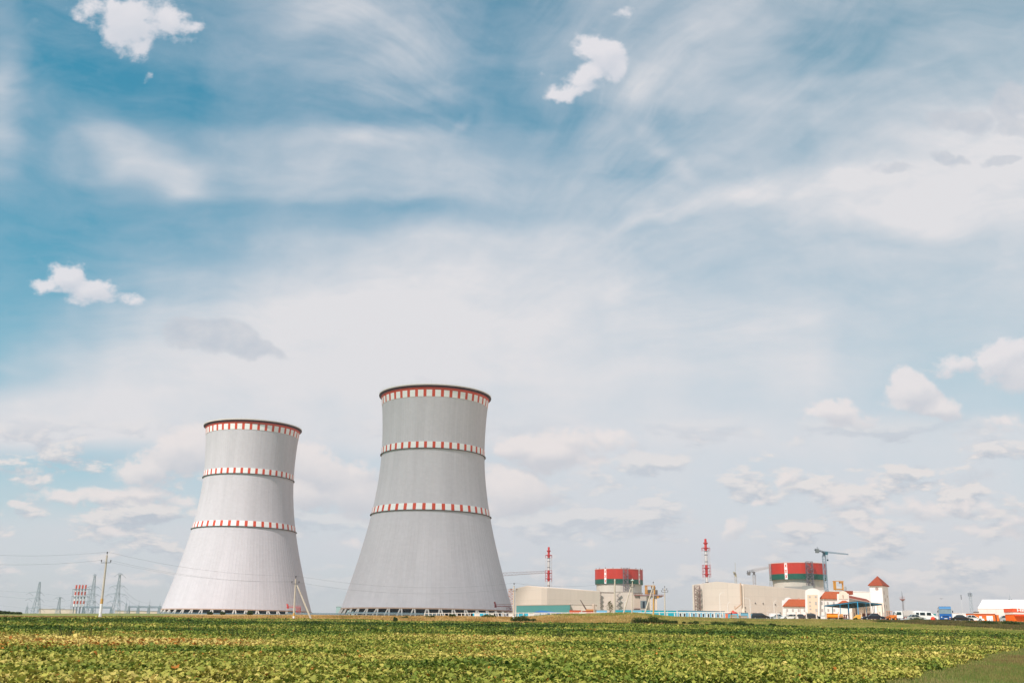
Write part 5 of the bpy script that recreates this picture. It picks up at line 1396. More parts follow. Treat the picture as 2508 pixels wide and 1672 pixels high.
# receding wing with a red mansard and dormers
t = empty('office_wing', (ow(2100, 1515).x, OY+20, gO), label='receding beige office wing with a red mansard roof and round dormers', cat='office building')
A, B = (2079.5, OY+1), (2137, OY+52)
def on(tq, row): px = A[0]+(B[0]-A[0])*tq; y = A[1]+(B[1]-A[1])*tq; return P(px, row, y)
a, b = xy(A[0], 1500, A[1]), xy(B[0], 1500, B[1])
za, zb_ = zrow(A[0], 1478, A[1]), zrow(B[0], 1482, B[1])
mb = MB(); mb.prism([a, b, (b[0]-4, b[1]+12), (a[0]-4, a[1]+12)], gO, zrow(A[0], 1470, A[1])); mb.build('wall', peach, t)
zt_ = zrow(A[0], 1470, A[1]); dvw = Vector((b[0]-a[0], b[1]-a[1], 0)); nw = Vector((dvw.y, -dvw.x, 0)).normalized()
if nw.y > 0: nw = -nw
mb = MB(); mb.slab([Vector((*a, zt_-.6))+nw*.05, Vector((*b, zt_-.6))+nw*.05, Vector((*b, zt_+.7))+nw*.05, Vector((*a, zt_+.7))+nw*.05], nw*.25); mb.build('cornice', M(200, 188, 178), t)
zr0 = zrow(A[0], 1464, A[1]); zr1 = zrow(A[0], 1454, A[1])
mb = MB(); mb.slab([Vector((*a, zt_+.7)), Vector((*b, zt_+.7)), Vector((*b, zr0)), Vector((*a, zr0))], -nw*4); mb.build('attic_wall', M(196, 190, 184), t)
bk_ = -nw*2.2
mb = MB(); mb.slab([Vector((*a, zr0))+nw*.5, Vector((*b, zr0))+nw*.5, Vector((*b, zr1))+bk_, Vector((*a, zr1))+bk_], -nw*.3+Vector((0, 0, .1))); rf = mb.build('roof', roof_r, t)
for i in range(6):
    q = Vector((*a, 0)).lerp(Vector((*b, 0)), .05+.175*i); zc_ = zr0+.2; dn = dvw.normalized(); hw_ = .75
    mb = MB(); pts_ = [q+nw*.55-dn*hw_+Vector((0, 0, zc_)), q+nw*.55+dn*hw_+Vector((0, 0, zc_))]
    for j in range(7): an = PI*j/6; pts_.append(q+nw*.55+dn*hw_*math.cos(an)+Vector((0, 0, zc_+1.0+.75*math.sin(an))))
    mb.slab(pts_, -nw*2.0); mb.build('dormer', M(236, 222, 212), rf)
    mb = MB(); c_ = q+nw*.58+Vector((0, 0, zc_+.5)); mb.slab([c_-dn*.28, c_+dn*.28, c_+dn*.28+Vector((0, 0, .9)), c_-dn*.28+Vector((0, 0, .9))], nw*.03); mb.build('dormer_window', glass, rf)
for fl, zz in ((0, 1.6), (1, 4.8)):
    for i in range(12):
        q = Vector((*a, 0)).lerp(Vector((*b, 0)), .04+.083*i)+nw*.03; dn = dvw.normalized(); zc_ = gO+zz+1
        mb = MB(); mb.slab([q-dn*.45+Vector((0, 0, zc_)), q+dn*.45+Vector((0, 0, zc_)), q+dn*.45+Vector((0, 0, zc_+1.4)), q-dn*.45+Vector((0, 0, zc_+1.4))], nw*.03); mb.build('window', glass, t)
mb = MB(); q0 = P(2073.5, 1455, OY+30); q1 = P(2089.5, 1455, OY+30); zq = zrow(2080, 1446, OY+30); mb.box((q0.x, OY+30, q0.z), (q1.x, OY+38, zq))
o = mb.build('plant_room', roof_r, t); mb = MB(); mb.box((q0.x-.8, OY+29.2, zq+.02), (q1.x+.8, OY+38.8, zq+.4)); mb.build('plant_roof', M(120, 46, 38), o)

# clock tower: two visible faces
YT = 446
tl, tcn, tr = xy(2135, 1505, YT+2), xy(2166, 1505, YT), xy(2180.5, 1505, YT+7.2)
bk2 = (tl[0]+tr[0]-tcn[0], tl[1]+tr[1]-tcn[1]); gT = G(*tcn)-.5; zT = zrow(2160, 1430.5, YT)
t = empty('clock_tower', (tcn[0], tcn[1], gT), label='square white tower with a red pyramid roof and a round emblem', cat='tower')
mb = MB(); mb.prism([tl, tcn, tr, bk2], gT, zT); mb.build('wall', white_m, t)
cx_ = (tl[0]+tr[0])/2; cy_ = (tl[1]+tr[1])/2; zap = zrow(2152.5, 1409.5, cy_)
sc2 = 1.16; eav = [Vector((cx_+(q[0]-cx_)*sc2, cy_+(q[1]-cy_)*sc2, zT-.2)) for q in (tl, tcn, tr, bk2)]
mb = MB(); top_ = Vector((cx_-.2, cy_, zap)); low = [v-Vector((0, 0, .35)) for v in eav]
mb.add(eav+[top_]+low, [(0, 1, 4), (1, 2, 4), (2, 3, 4), (3, 0, 4), (8, 7, 6, 5), (5, 6, 1, 0), (6, 7, 2, 1), (7, 8, 3, 2), (8, 5, 0, 3)]); rf = mb.build('roof', roof_r, t)
mb = MB(); mb.bar(top_, top_+Vector((0, 0, 1.7)), .04); mb.build('finial', steel_dk, rf)
q = P(2168, 1424.5, YT-.5); mb = MB(); mb.box((q.x-.6, YT-1.6, q.z-.8), (q.x+.5, YT+1.2, q.z+.5)); mb.build('dormer', M(232, 196, 176), rf)
q = P(2147.5, 1441, YT+.4); mb = MB()
dl = Vector((tcn[0]-tl[0], tcn[1]-tl[1], 0)).normalized(); fn = Vector((dl.y, -dl.x, 0)); fn = fn if fn.y < 0 else -fn
# bring the emblem onto the left face
kf = ((Vector((tl[0], tl[1], 0))).dot(fn))/(q.dot(fn)); q = q*kf+fn*.06
for i in range(16):
    a0 = 2*PI*i/16; a1 = 2*PI*(i+1)/16; ro, ri = .52, .36
    pp = lambda r_, a_: q+dl*(r_*math.cos(a_))+Vector((0, 0, r_*math.sin(a_)))
    mb.slab([pp(ri, a0), pp(ro, a0), pp(ro, a1), pp(ri, a1)], fn*.06)
for i in range(8):
    a0 = 2*PI*i/8; mb.slab([pp(.5, a0-.14), pp(.70, a0-.10), pp(.70, a0+.10), pp(.5, a0+.14)], fn*.07)
mb.build('emblem', M(150, 100, 84), t)
mb = MB(); c_ = q+fn*.01
mb.slab([c_+dl*(.17*math.cos(2*PI*i/8))+Vector((0, 0, .17*math.sin(2*PI*i/8))) for i in range(8)], fn*.06); mb.build('emblem_centre', M(150, 100, 84), t)
dr = Vector((tr[0]-tcn[0], tr[1]-tcn[1], 0)); fr2 = Vector((dr.y, -dr.x, 0)).normalized(); fr2 = fr2 if fr2.x > 0 else -fr2
for f, r0, r1 in ((.25, 1447, 1456), (.75, 1456.5, 1462), (.35, 1463.5, 1472.5), (.12, 1480, 1489), (.5, 1481, 1489), (.55, 1497, 1506)):
    b_ = Vector((tcn[0], tcn[1], 0))+dr*f; z0_ = zrow(2170, r1, YT+3); z1_ = zrow(2170, r0, YT+3); dd_ = dr.normalized()
    mb = MB(); mb.slab([b_-dd_*.22+Vector((0, 0, z0_)), b_+dd_*.22+Vector((0, 0, z0_)), b_+dd_*.22+Vector((0, 0, z1_)), b_-dd_*.22+Vector((0, 0, z1_))], fr2*.05); mb.build('slit_window', M(150, 120, 108), t)
mb = MB(); mb.prism([(tl[0]+2.0, tl[1]-3), (tcn[0]-1.0, tcn[1]-3), (tcn[0]-1.0, tcn[1]+1), (tl[0]+2.0, tl[1]+1)], gT, zrow(2155, 1475, YT)); bay = mb.build('entrance_bay', M(236, 214, 200), t)
mb = MB(); mb.prism([(tl[0]+1.6, tl[1]-3.4), (tcn[0]-.6, tcn[1]-3.4), (tcn[0]-.6, tcn[1]-.1), (tl[0]+1.6, tl[1]-.1)], zrow(2155, 1475, YT)+.02, zrow(2155, 1474, YT)); mb.build('bay_roof', M(140, 84, 72), bay)

# ------------------------------------------------------------------ blue filling-yard canopy
cbl = mat('canopy_blue', rgb(46, 142, 184), .5, var=.08); cdk = mat('canopy_dark', rgb(40, 62, 70), .7)
N_, L_, R_ = P(2100, 1474, 322), P(2019.5, 1484.5, 366), P(2148.5, 1478, 338)
for q in (L_, R_): q.z = N_.z
Lx = Vector((L_.x-N_.x, L_.y-N_.y, 0)); Rx = Vector((R_.x-N_.x, R_.y-N_.y, 0)); Rx = Rx*1.25
gC = G(N_.x, N_.y)
t = empty('canopy', (N_.x, N_.y, gC), label='open blue steel canopy with a dark flat roof before the office building', cat='canopy')
cn = [N_, N_+Rx, N_+Rx+Lx, N_+Lx]
mb = MB(); mb.slab([v+Vector((0, 0, .25)) for v in cn], (0, 0, .12)); mb.build('roof', cdk, t)
mb = MB()
for i in range(4): mb.bar(cn[i]+Vector((0, 0, .08)), cn[(i+1) % 4]+Vector((0, 0, .08)), .16)
for i in range(1, 9): mb.bar(N_+Lx*i/9, N_+Lx*i/9+Rx, .07)
mb.build('edge_beam', cbl, t)
mb = MB()
for i in range(1, 6): mb.bar(N_+Rx*i/6, N_+Rx*i/6+Lx, .09)
mb.build('purlin', cdk, t)
for fl in (0, .25, .5, .75, 1):
    for fr in (0, .33, .66, 1):
        if fr in (.33, .66) and fl in (.25, .75): continue
        q = N_+Lx*fl+Rx*fr; near = (fl <= .5 and fr < .5)
        mb = MB(); mb.bar((q.x, q.y, G(q.x, q.y)-.2), q, .17 if fl == 0 and fr == 0 else .11); p_ = mb.build('post', cbl if near else (cdk if fr >= .5 and fl > .2 else M(110, 150, 160)), t)
        mb = MB()
        for s_, ax in ((1, Lx.normalized()), (-1, Lx.normalized()), (1, Rx.normalized())):
            if 0 <= fl+s_*.05*(ax == Lx.normalized()) <= 1: mb.bar(q-Vector((0, 0, 1.5)), q+ax*s_*1.4, .05)
        mb.build('brace', cbl if near else cdk, p_)

# ------------------------------------------------------------------ concrete yard fence
F0, F1 = P(1040, 1500, 438), P(1999, 1496.8, 268)
n_post = 62
def fence_run(i0, i1, rail, label, panel=(), bar=True):
    a = F0.lerp(F1, i0/n_post)
    t = empty('yard_fence', (a.x, a.y, a.z-2.2), label=label, cat='fence', group='concrete yard fences')
    for i in range(i0, i1+1):
        q = F0.lerp(F1, i/n_post); zb = min(q.z-2.1, G(q.x, q.y))
        mb = MB(); mb.box((q.x-.13, q.y-.1, zb-.2), (q.x+.13, q.y+.1, q.z)); mb.build('post', M(214, 200, 190) if not rail else M(226, 216, 208), t)
    mb = MB(); p = F0.lerp(F1, i0/n_post); q = F0.lerp(F1, i1/n_post)
    if rail: mb.bar(p-Vector((0, .16, .12)), q-Vector((0, .16, .12)), .12)
    else:
        for dz in (.08, .7, 1.3): mb.bar(p-Vector((0, .14, dz)), q-Vector((0, .14, dz)), .018)
    mb.build('rail' if rail else 'wires', M(226, 216, 208) if rail else M(160, 150, 146), t)
    for i in panel:
        p = F0.lerp(F1, (i+.06)/n_post); q = F0.lerp(F1, (i+.94)/n_post)
        mb = MB(); mb.slab([p-Vector((0, 0, 2.1)), q-Vector((0, 0, 2.1)), q-Vector((0, 0, .25)), p-Vector((0, 0, .25))], (0, .08, 0)); mb.build('panel', M(210, 204, 200), t)
    return t
def fi(px):
    best = min(range(n_post*10+1), key=lambda k: abs((lambda q: 1254+FPX*(q.dot(_R))/q.dot(_F))(F0.lerp(F1, k/10/n_post))-px)); return round(best/10)
i1, i2, i3, i4 = fi(1245), fi(1560), fi(1785), n_post
fence_run(0, i1, True, 'white concrete fence at the foot of the larger cooling tower', panel=range(fi(1130)+3, i1-1, 3))
fence_run(i1, i2, True, 'white concrete fence before the left turbine hall, sinking behind the mound', panel=range(i1, i2, 4))
fence_run(i2, i3, True, 'white concrete fence in front of the teal site cabins')
fence_run(i3, i4, False, 'row of concrete fence posts with wires before the parked cars')
t = empty('yard_fence', PG(2040, 300), label='loose fence posts standing under the blue canopy', cat='fence', group='concrete yard fences')
for px in (2024, 2054, 2082, 2088, 2110, 2122, 2135, 2143, 2156, 2166, 2179):
    q = PG(px, 246 if px < 2120 else 240); mb = MB(); mb.box((q.x-.09, q.y-.09, q.z-.2), (q.x+.09, q.y+.09, zrow(px, 1497+rnd.random()*4, q.y))); mb.build('post', M(206, 186, 170), t)

# ------------------------------------------------------------------ site cabins and yard clutter
def cabin(px0, px1, rt, Y, m_, label, depth=6, win=None, roofm=None, group=None, door=False, cat='site cabin', name='site_cabin', below=2.6):
    c = P((px0+px1)/2, 1505, Y); al = math.atan2(c.x, Y); w = (P(px1, 1505, Y).x-P(px0, 1505, Y).x)*math.cos(al)
    z1 = zrow((px0+px1)/2, rt, Y); z0 = min(G(c.x, Y), z1-below); h = z1-z0; w2 = w/2
    t = empty(name, (c.x, Y, z0), -al, label=label, cat=cat, group=group)
    L_ = lambda mb, nm, mm, par=t: mb.build(nm, mm, par, local=True)
    mb = MB(); mb.box((-w2, 0, 0), (w2, depth, h)); L_(mb, 'wall', m_)
    mb = MB(); mb.box((-w2-.06, -.08, h+.01), (w2+.06, depth+.06, h+.14)); L_(mb, 'roof', roofm or M(160, 176, 184))
    mb = MB(); n_ = max(2, int(w/.5))
    for i in range(1, n_): x = -w2+w*i/n_; mb.box((x-.04, -.035, 0), (x+.04, -.004, h))
    L_(mb, 'ribs', m_)
    for f in (win or ()):
        x = -w2+w*f; mb = MB(); mb.box((x-.34, -.10, h-1.75), (x+.34, -.04, h-.55)); wd = L_(mb, 'window', white_p)
        mb = MB(); mb.box((x-.22, -.13, h-1.62), (x+.22, -.105, h-.68)); L_(mb, 'pane', glass, wd)
    return t
tq = mat('turquoise_cabin', rgb(18, 158, 176), .55, var=.08); gb = mat('grey_blue_cabin', rgb(98, 160, 184), .55, var=.08); sb = mat('sky_blue_cabin', rgb(60, 176, 206), .5, var=.1)
def yf(px):    # distance of the fence line at a photo column
    return F0.y+(F1.y-F0.y)*fi(px)/n_post
ordn = ['first', 'second', 'third', 'fourth', 'fifth', 'sixth', 'seventh', 'eighth', 'ninth', 'tenth', 'eleventh', 'twelfth', 'thirteenth']
x = 1507
for i in range(7):
    w = 21.5; cabin(x, x+w-.8, 1493.2+i*.25, yf(x)+9, (tq, tq, mat('pale_blue_cabin', rgb(110, 180, 206), .55), tq, tq, tq, tq)[i], '%s turquoise cabin from the pine in the row behind the fence' % ordn[i], group='turquoise cabins behind the fence'); x += w
x = 1660.5
for i in range(5):
    w = 23; cabin(x, x+w-.7, 1495+i*.45, yf(x)+7, gb, '%s grey-blue cabin with windows, counting from the turquoise ones' % ordn[i], win=(.26, .72), group='grey-blue cabins with windows', roofm=M(110, 116, 124)); x += w
cabin(1811, 1834, 1500.5, 300, gb, 'grey-blue cabin behind the stacked timber', group='grey-blue cabins behind the timber', roofm=M(110, 112, 112))
cabin(1838, 1862, 1502, 300, gb, 'grey-blue cabin behind the black minivan', group='grey-blue cabins behind the timber', roofm=M(150, 130, 110))
cabin(1158, 1173, 1500.2, 422, sb, 'first of three sky-blue cabins at the foot of the larger tower', group='sky-blue cabins', roofm=M(220, 220, 222))
cabin(1175, 1190.5, 1500.4, 420, sb, 'middle one of three sky-blue cabins at the foot of the larger tower', group='sky-blue cabins', roofm=M(220, 220, 222))
cabin(1193, 1206, 1500.6, 418, mat('pale_blue_cabin', rgb(110, 180, 206), .55), 'rightmost and palest of three sky-blue cabins', group='sky-blue cabins', roofm=M(220, 220, 222))
cabin(1266.5, 1282, 1502, 405, sb, 'sky-blue cabin just right of the white-footed pole', group='sky-blue cabins', roofm=M(90, 100, 108))
cabin(1285.5, 1298, 1500.8, 404, sb, 'sky-blue cabin with a pale roof left of the grey containers', group='sky-blue cabins', roofm=M(220, 220, 222))
cabin(1304, 1321, 1500, 400, M(190, 190, 190), 'grey container left of the striped one before the teal annex', group='grey containers')
cabin(1324, 1340, 1500, 399, M(180, 180, 182), 'grey container next to the royal-blue cabins', group='grey containers', win=(.3,))
rb_ = mat('royal_blue_cabin', rgb(24, 98, 168), .5, var=.1)
cabin(1342.5, 1359.5, 1499.6, 397, rb_, 'left royal-blue cabin behind the fence', group='royal-blue cabins', win=(.4,))
cabin(1362, 1378.5, 1499.6, 396, rb_, 'right royal-blue cabin behind the fence', group='royal-blue cabins', win=(.6,))
cabin(1381, 1393, 1500, 396, M(176, 176, 178), 'small grey container left of the rust-orange one', group='grey containers')
og = mat('rust_orange', rgb(200, 90, 56), .6, var=.12)
cabin(1394.5, 1423, 1494.2, 402, og, 'rust-orange container left of the dark crane boom', group='rust-orange containers', name='container', cat='container', roofm=M(180, 84, 60))
cabin(1426, 1453, 1496, 404, og, 'low rust-orange container under the dark crane boom', group='rust-orange containers', name='container', cat='container', roofm=M(130, 60, 48))
cabin(1419, 1436, 1499, 388, M(206, 206, 206), 'white container in front of the rust-orange ones', group='white containers', name='container', cat='container', win=(.5,))
cabin(1461, 1487, 1494, 392, mat('light_blue_cover', rgb(120, 178, 214), .6), 'light-blue covered shelter left of the small pine', cat='shelter', name='shelter')
# blue tent roof
a, b = P(1306, 1498, 412), P(1376, 1500, 412); ap2 = P(1324, 1493.8, 415)
mb = MB(); mb.add([a, b, b+Vector((0, 6, 0)), a+Vector((0, 6, 0)), ap2, P(1340, 1495.5, 415)], [(0, 1, 5, 4), (1, 2, 5), (2, 3, 4, 5), (3, 0, 4), (0, 3, 2, 1)])
tag(mb.build('awning', mat('awning_blue', rgb(34, 104, 166), .6)), 'low blue awning roof over the grey containers', 'awning')

# mobile crane with a dark raised boom
a = P(1437, 1494, 560); b = P(1421.5, 1468.5, 560); t = empty('mobile_crane', (a.x, 560, a.z-2.5), label='mobile crane whose dark boom rises left above the rust-orange containers', cat='mobile crane')
mb = MB(); mb.bar(a, a.lerp(b, .55), .45, .42); mb.bar(a.lerp(b, .5), b, .32, .28); mb.build('boom', M(84, 62, 54), t)
mb = MB(); mb.box((a.x-3, 558.5, a.z-2.6), (a.x+4, 561.5, a.z-1.2)); mb.box((a.x-.5, 558.8, a.z-1.2), (a.x+3.5, 561.2, a.z+.6)); mb.build('body', M(190, 120, 60), t)

# red-roofed round hut, timber stacks
a = P(1797, 1515, 296); zr1 = zrow(1797, 1497.3, 296); t = empty('yard_kiosk', PG(1797, 296), label='small hut with a domed red roof beside the timber stacks', cat='hut')
g_ = G(a.x, 296); mb = MB(); mb.box((a.x-1.15, 295, g_), (a.x+1.15, 298, zr1-.55)); mb.build('wall', sb, t)
mb = MB(); prof_ = [(1.28, zr1-.55), (1.25, zr1-.3), (.9, zr1), (.35, zr1+.15), (.12, zr1+.4)]; mb.lathe((a.x, 296.5), prof_, 20); mb.build('roof', M(198, 74, 58), t)
cabin(1776.5, 1785, 1501, 300, M(210, 110, 80), 'narrow orange cupboard left of the red-roofed hut', depth=2, name='cupboard', cat='cabinet', below=1.6)
wd1 = mat('timber', rgb(206, 168, 124), .85, var=.25, scale=3, stretch=(.3, 1, 6)); wd2 = mat('timber_dark', rgb(150, 100, 68), .85, var=.2)
def timber_stack(px0, px1, rt, Y, rows, label):
    a = PG(px0, Y, 1515); b = PG(px1, Y, 1515); z1 = zrow(px0, rt, Y); h = (z1-a.z)/rows
    t = empty('timber_stack', a, label=label, cat='timber stack', group='timber stacks in the yard')
    for i in range(rows):
        mb = MB(); k_ = rnd.random()*.4; n_ = 6
        for j in range(n_): mb.box((a.x+k_, Y+j*.26, a.z+h*i+.03), (b.x-rnd.random()*.5, Y+j*.26+.22, a.z+h*(i+1)-.06))
        mb.build('board', wd1 if i % 3 != 1 else wd2, t)
timber_stack(1789, 1808, 1504, 291, 6, 'timber stack directly under the red-roofed hut')
timber_stack(1811, 1832, 1506, 289, 5, 'lower timber stack right of the red-roofed hut')
timber_stack(1832, 1846, 1511.5, 283, 3, 'small heap of boards touching the black minivan')

# ------------------------------------------------------------------ vehicles
def slab_profile(mb, prof, w, inset=None):
    """prof: (x, z) outline; extruded over width w (local y); inset: list of half widths per point"""
    n = len(prof); hw = inset or [w/2]*n
    vs = [(x, -hw[i], z) for i, (x, z) in enumerate(prof)]+[(x, hw[i], z) for i, (x, z) in enumerate(prof)]
    A = sum(prof[i][0]*prof[(i+1) % n][1]-prof[(i+1) % n][0]*prof[i][1] for i in range(n))
    f1, f2 = tuple(range(n)), tuple(range(n, 2*n))[::-1]
    sd = [(i, n+i, n+(i+1) % n, (i+1) % n) for i in range(n)]
    if A < 0: f1, f2 = f1[::-1], f2[::-1]; sd = [q[::-1] for q in sd]
    mb.add(vs, [f1, f2]+sd); return mb
def local(mb, name, m_, t, smooth=False): return mb.build(name, m_, t, smooth=smooth, local=True)
def wheels(t, xs, w, r, rimm=rim_m):
    for x in xs:
        for s_ in (-1, 1):
            mb = MB(); y = s_*(w/2-.12); mb.bar((x, y-.1*1, r), (x, y+.1, r), r, n=16)
            wh = local(mb, 'wheel', tyre_m, t)
            mb = MB(); mb.bar((x, y+s_*.085, r), (x, y+s_*.115, r), r*.6, n=12); local(mb, 'rim', rimm, wh)
def car(px, Y, L, W, H, style, colm, label, rot, flip=False, grp='parked cars', row=1520, dz=0.0, ry=0):
    p = PG(px, Y, row); t = empty('parked_car', p+Vector((0, 0, dz)), rot, label=label, cat='car', group=grp)
    h = L/2; r = .31; sill = .26
    st = {'sedan': ([(-1, .42), (-.98, .80), (-.70, .90), (-.46, .92), (.40, .90), (.55, .86), (.93, .70), (1, .52), (1, .30), (-.99, .30)], [(-.62, .88), (-.38, 1.0), (.08, 1.0), (.42, .88)]),
          'hatch': ([(-1, .42), (-.97, .88), (-.80, .95), (.38, .92), (.50, .88), (.92, .72), (1, .54), (1, .30), (-.99, .30)], [(-.92, .90), (-.74, 1.0), (.02, 1.0), (.44, .88)]),
          'van': ([(-1, .42), (-.98, .95), (-.95, 1.02), (.52, .98), (.62, .92), (.94, .78), (1, .56), (1, .30), (-.99, .30)], [(-.95, .98), (-.86, 1.0), (.18, 1.0), (.60, .92)])}[style]
    belt = H*.62
    body = [(x*h, .30+(z-.30)*(belt-.30)/.62 if z > .30 else .28) for x, z in st[0]]
    mb = MB(); slab_profile(mb, body, W, [W/2-.02 if abs(x) < h*.9 else W/2-.12 for x, z in body])
    bd = local(mb, 'body', colm, t)
    g = st[1]; zb = belt-.03; zt = H
    gl = [(g[0][0]*h, zb), (g[1][0]*h, zt-.05), (g[2][0]*h, zt-.05), (g[3][0]*h, zb)]
    mb = MB(); slab_profile(mb, gl, W, [W/2-.08, W/2-.25, W/2-.25, W/2-.08]); local(mb, 'windows', car_glass, t)
    rf = [(g[1][0]*h-.06, zt-.06), (g[1][0]*h+.05, zt+.01), (g[2][0]*h-.05, zt+.01), (g[2][0]*h+.08, zt-.06)]
    mb = MB(); slab_profile(mb, rf, W, [W/2-.23]*4)
    for fx in (g[0][0], (g[1][0]+g[2][0])/2, g[3][0]):
        for s_ in (-1, 1):
            xt = g[1][0] if fx == g[0][0] else (g[2][0] if fx == g[3][0] else fx)
            mb.bar((fx*h, s_*(W/2-.07), zb), (xt*h, s_*(W/2-.235), zt-.03), .04)
    local(mb, 'roof', colm, t)
    mb = MB(); mb.box((-h-.03, -W/2+.1, .24), (-h+.1, W/2-.1, .48)); mb.box((h-.1, -W/2+.1, .22), (h+.03, W/2-.1, .44)); local(mb, 'bumper', M(60, 60, 62) if style == 'van' else colm, t)
    for s_ in (-1, 1):
        mb = MB(); mb.box((h-.12, s_*(W/2-.42)-.18, .50), (h+.012, s_*(W/2-.42)+.18, .66)); local(mb, 'headlight', M(222, 224, 226, rough=.2), t)
        mb = MB(); mb.box((-h-.012, s_*(W/2-.32)-.15, .58), (-h+.1, s_*(W/2-.32)+.15, .78)); local(mb, 'taillight', M(160, 30, 28, rough=.3), t)
        mb = MB(); mb.box((g[3][0]*h-.25, s_*(W/2+.02)-.09, belt-.02), (g[3][0]*h-.08, s_*(W/2+.02)+.09, belt+.13)); local(mb, 'mirror', colm, t)
    mb = MB(); mb.box((-h-.045, -.26, .42), (-h-.031, .26, .53)); local(mb, 'number_plate', white_p, t)
    wheels(t, (-h*.60, h*.62), W, r)
    return t
blk = mat('car_black', rgb(22, 24, 30), .25, var=.1, spec=.6); slv = mat('car_silver', rgb(188, 196, 198), .3, metal=.3, spec=.5); wht = mat('car_white', rgb(228, 228, 226), .3, spec=.5); lbl = mat('car_pale_blue', rgb(168, 184, 192), .3, metal=.2, spec=.5); nvy = mat('car_navy', rgb(16, 26, 46), .22, spec=.6); dgr = mat('car_dark_grey', rgb(52, 58, 62), .3, spec=.5)
car(1863.5, 279, 4.7, 1.85, 1.62, 'van', blk, 'black minivan behind the concrete fence posts', R(-14))
car(1904, 281, 4.3, 1.7, 1.38, 'sedan', lbl, 'pale blue sedan right of the black minivan', R(168))
car(1934, 276, 4.2, 1.65, 1.38, 'hatch', wht, 'small white estate car between two fence posts', R(184))
car(1958, 283, 4.4, 1.72, 1.4, 'sedan', dgr, 'dark grey sedan partly hidden behind the white estate car', R(170))
car(1993, 276, 4.3, 1.8, 1.55, 'hatch', blk, 'black hatchback seen from behind near the white stair block', R(-32))
car(2138.5, 238, 4.9, 1.8, 1.45, 'sedan', nvy, 'shiny navy sedan parked on its own before the tower', R(176))
car(2242.5, 236, 4.4, 1.7, 1.36, 'sedan', slv, 'silver sedan in front of the white minibus', R(2))
car(2355.5, 228, 4.6, 1.8, 1.40, 'sedan', blk, 'black fastback sedan right of the blue bus', R(-14))
car(2382.5, 236, 4.5, 1.75, 1.42, 'sedan', wht, 'white sedan peeping out behind the black fastback', R(-10))
car(2459.5, 250, 4.2, 1.7, 1.4, 'sedan', lbl, 'pale grey sedan between the orange container and the orange shop', R(165))
car(2285, 262, 4.2, 1.7, 1.42, 'sedan', lbl, 'pale car hidden between the minibus and the blue bus', R(10))

# white cab-over truck with a grey canvas box
def truck(px, Y, label):
    t = empty('canvas_truck', PG(px, Y, 1520), R(-8), label=label, cat='truck')
    # local: cab at -x end (left), box to +x
    mb = MB(); slab_profile(mb, [(-2.9, .55), (-2.95, 1.15), (-2.75, 2.0), (-2.45, 2.12), (-1.1, 2.12), (-1.05, .55)], 1.9); local(mb, 'cab', wht, t)
    mb = MB(); mb.slab([(-2.93, -.8, 1.25), (-2.93, .8, 1.25), (-2.77, .76, 1.95), (-2.77, -.76, 1.95)], (-.03, 0, 0)); local(mb, 'windscreen', car_glass, t)
    for y, nx in ((-.952, -.01), (.952, .01)):
        mb = MB(); mb.slab([(-2.5, y, 1.25), (-1.4, y, 1.25), (-1.4, y, 1.9), (-2.35, y, 1.9)], (0, nx*2, 0)); local(mb, 'side_window', car_glass, t)
    for y in (-1.1, 1.1): mb = MB(); mb.box((-2.7, y-.08, 1.35), (-2.62, y+.08, 1.75)); mb.bar((-2.66, y*.86, 1.8), (-2.66, y, 1.7), .02); local(mb, 'mirror', tyre_m, t)
    for y in (-.65, .65): mb = MB(); mb.lathe((0, 0), [(.01, 0), (.01, .01)], 4) if False else mb.bar((-2.96, y, .95), (-3.0, y, .95), .12, n=12); local(mb, 'headlight', M(200, 204, 206), t)
    mb = MB(); mb.box((-3.02, -.95, .42), (-2.86, .95, .62)); mb.box((-1.0, -.35, .5), (3.1, .35, .7)); local(mb, 'chassis', tyre_m, t)
    mb = MB(); mb.slab([(-1.0, -1.0, .85), (3.1, -1.0, .85), (3.1, -1.0, 1.15), (-1.0, -1.0, 1.15)], (0, 2.0, 0)); local(mb, 'bed', M(150, 148, 146), t)
    mb = MB(); slab_profile(mb, [(-.95, 1.16), (-.95, 2.15), (-.6, 2.3), (2.7, 2.3), (3.05, 2.12), (3.05, 1.16)], 2.02); local(mb, 'canvas_cover', mat('canvas', rgb(186, 180, 176), .9, var=.08, scale=1.5), t)
    wheels(t, (-2.1, 2.0), 1.9, .40)
    return t
truck(2222, 246, 'white cab-over truck with a grey canvas cover left of the minibus')
def minibus(px, Y, label, rot):
    t = empty('minibus', PG(px, Y, 1520), rot, label=label, cat='minibus')
    prof = [(-2.7, .4), (-2.72, 1.9), (-2.55, 2.12), (.6, 2.12), (1.0, 2.0), (1.65, 1.28), (2.45, 1.05), (2.72, .8), (2.74, .4)]
    mb = MB(); slab_profile(mb, prof, 2.0, [.99, .98, .88, .88, .88, .95, .93, .9, .93]); local(mb, 'body', wht, t)
    for x0, x1, z0, z1 in ((-2.4, -1.75, 1.25, 1.85), (-1.5, -.4, 1.25, 1.85), (.0, .95, 1.25, 1.85)):
        for y in (-1.0, .985): mb = MB(); mb.box((x0, y, z0), (x1, y+.015, z1)); local(mb, 'side_window', car_glass, t)
    mb = MB(); mb.slab([(1.05, -.84, 1.95), (1.05, .84, 1.95), (1.62, .9, 1.32), (1.62, -.9, 1.32)], (.04, 0, .03)); local(mb, 'windscreen', car_glass, t)
    for y in (-.7, .7): mb = MB(); mb.box((2.66, y-.16, .68), (2.76, y+.16, .86)); local(mb, 'headlight', M(222, 224, 226), t)
    mb = MB(); mb.box((2.6, -.95, .34), (2.8, .95, .55)); local(mb, 'bumper', M(70, 70, 72), t)
    wheels(t, (-1.7, 1.75), 2.0, .36); return t
minibus(2268.5, 244, 'white bonneted minibus between the truck and the blue bus', R(-6))
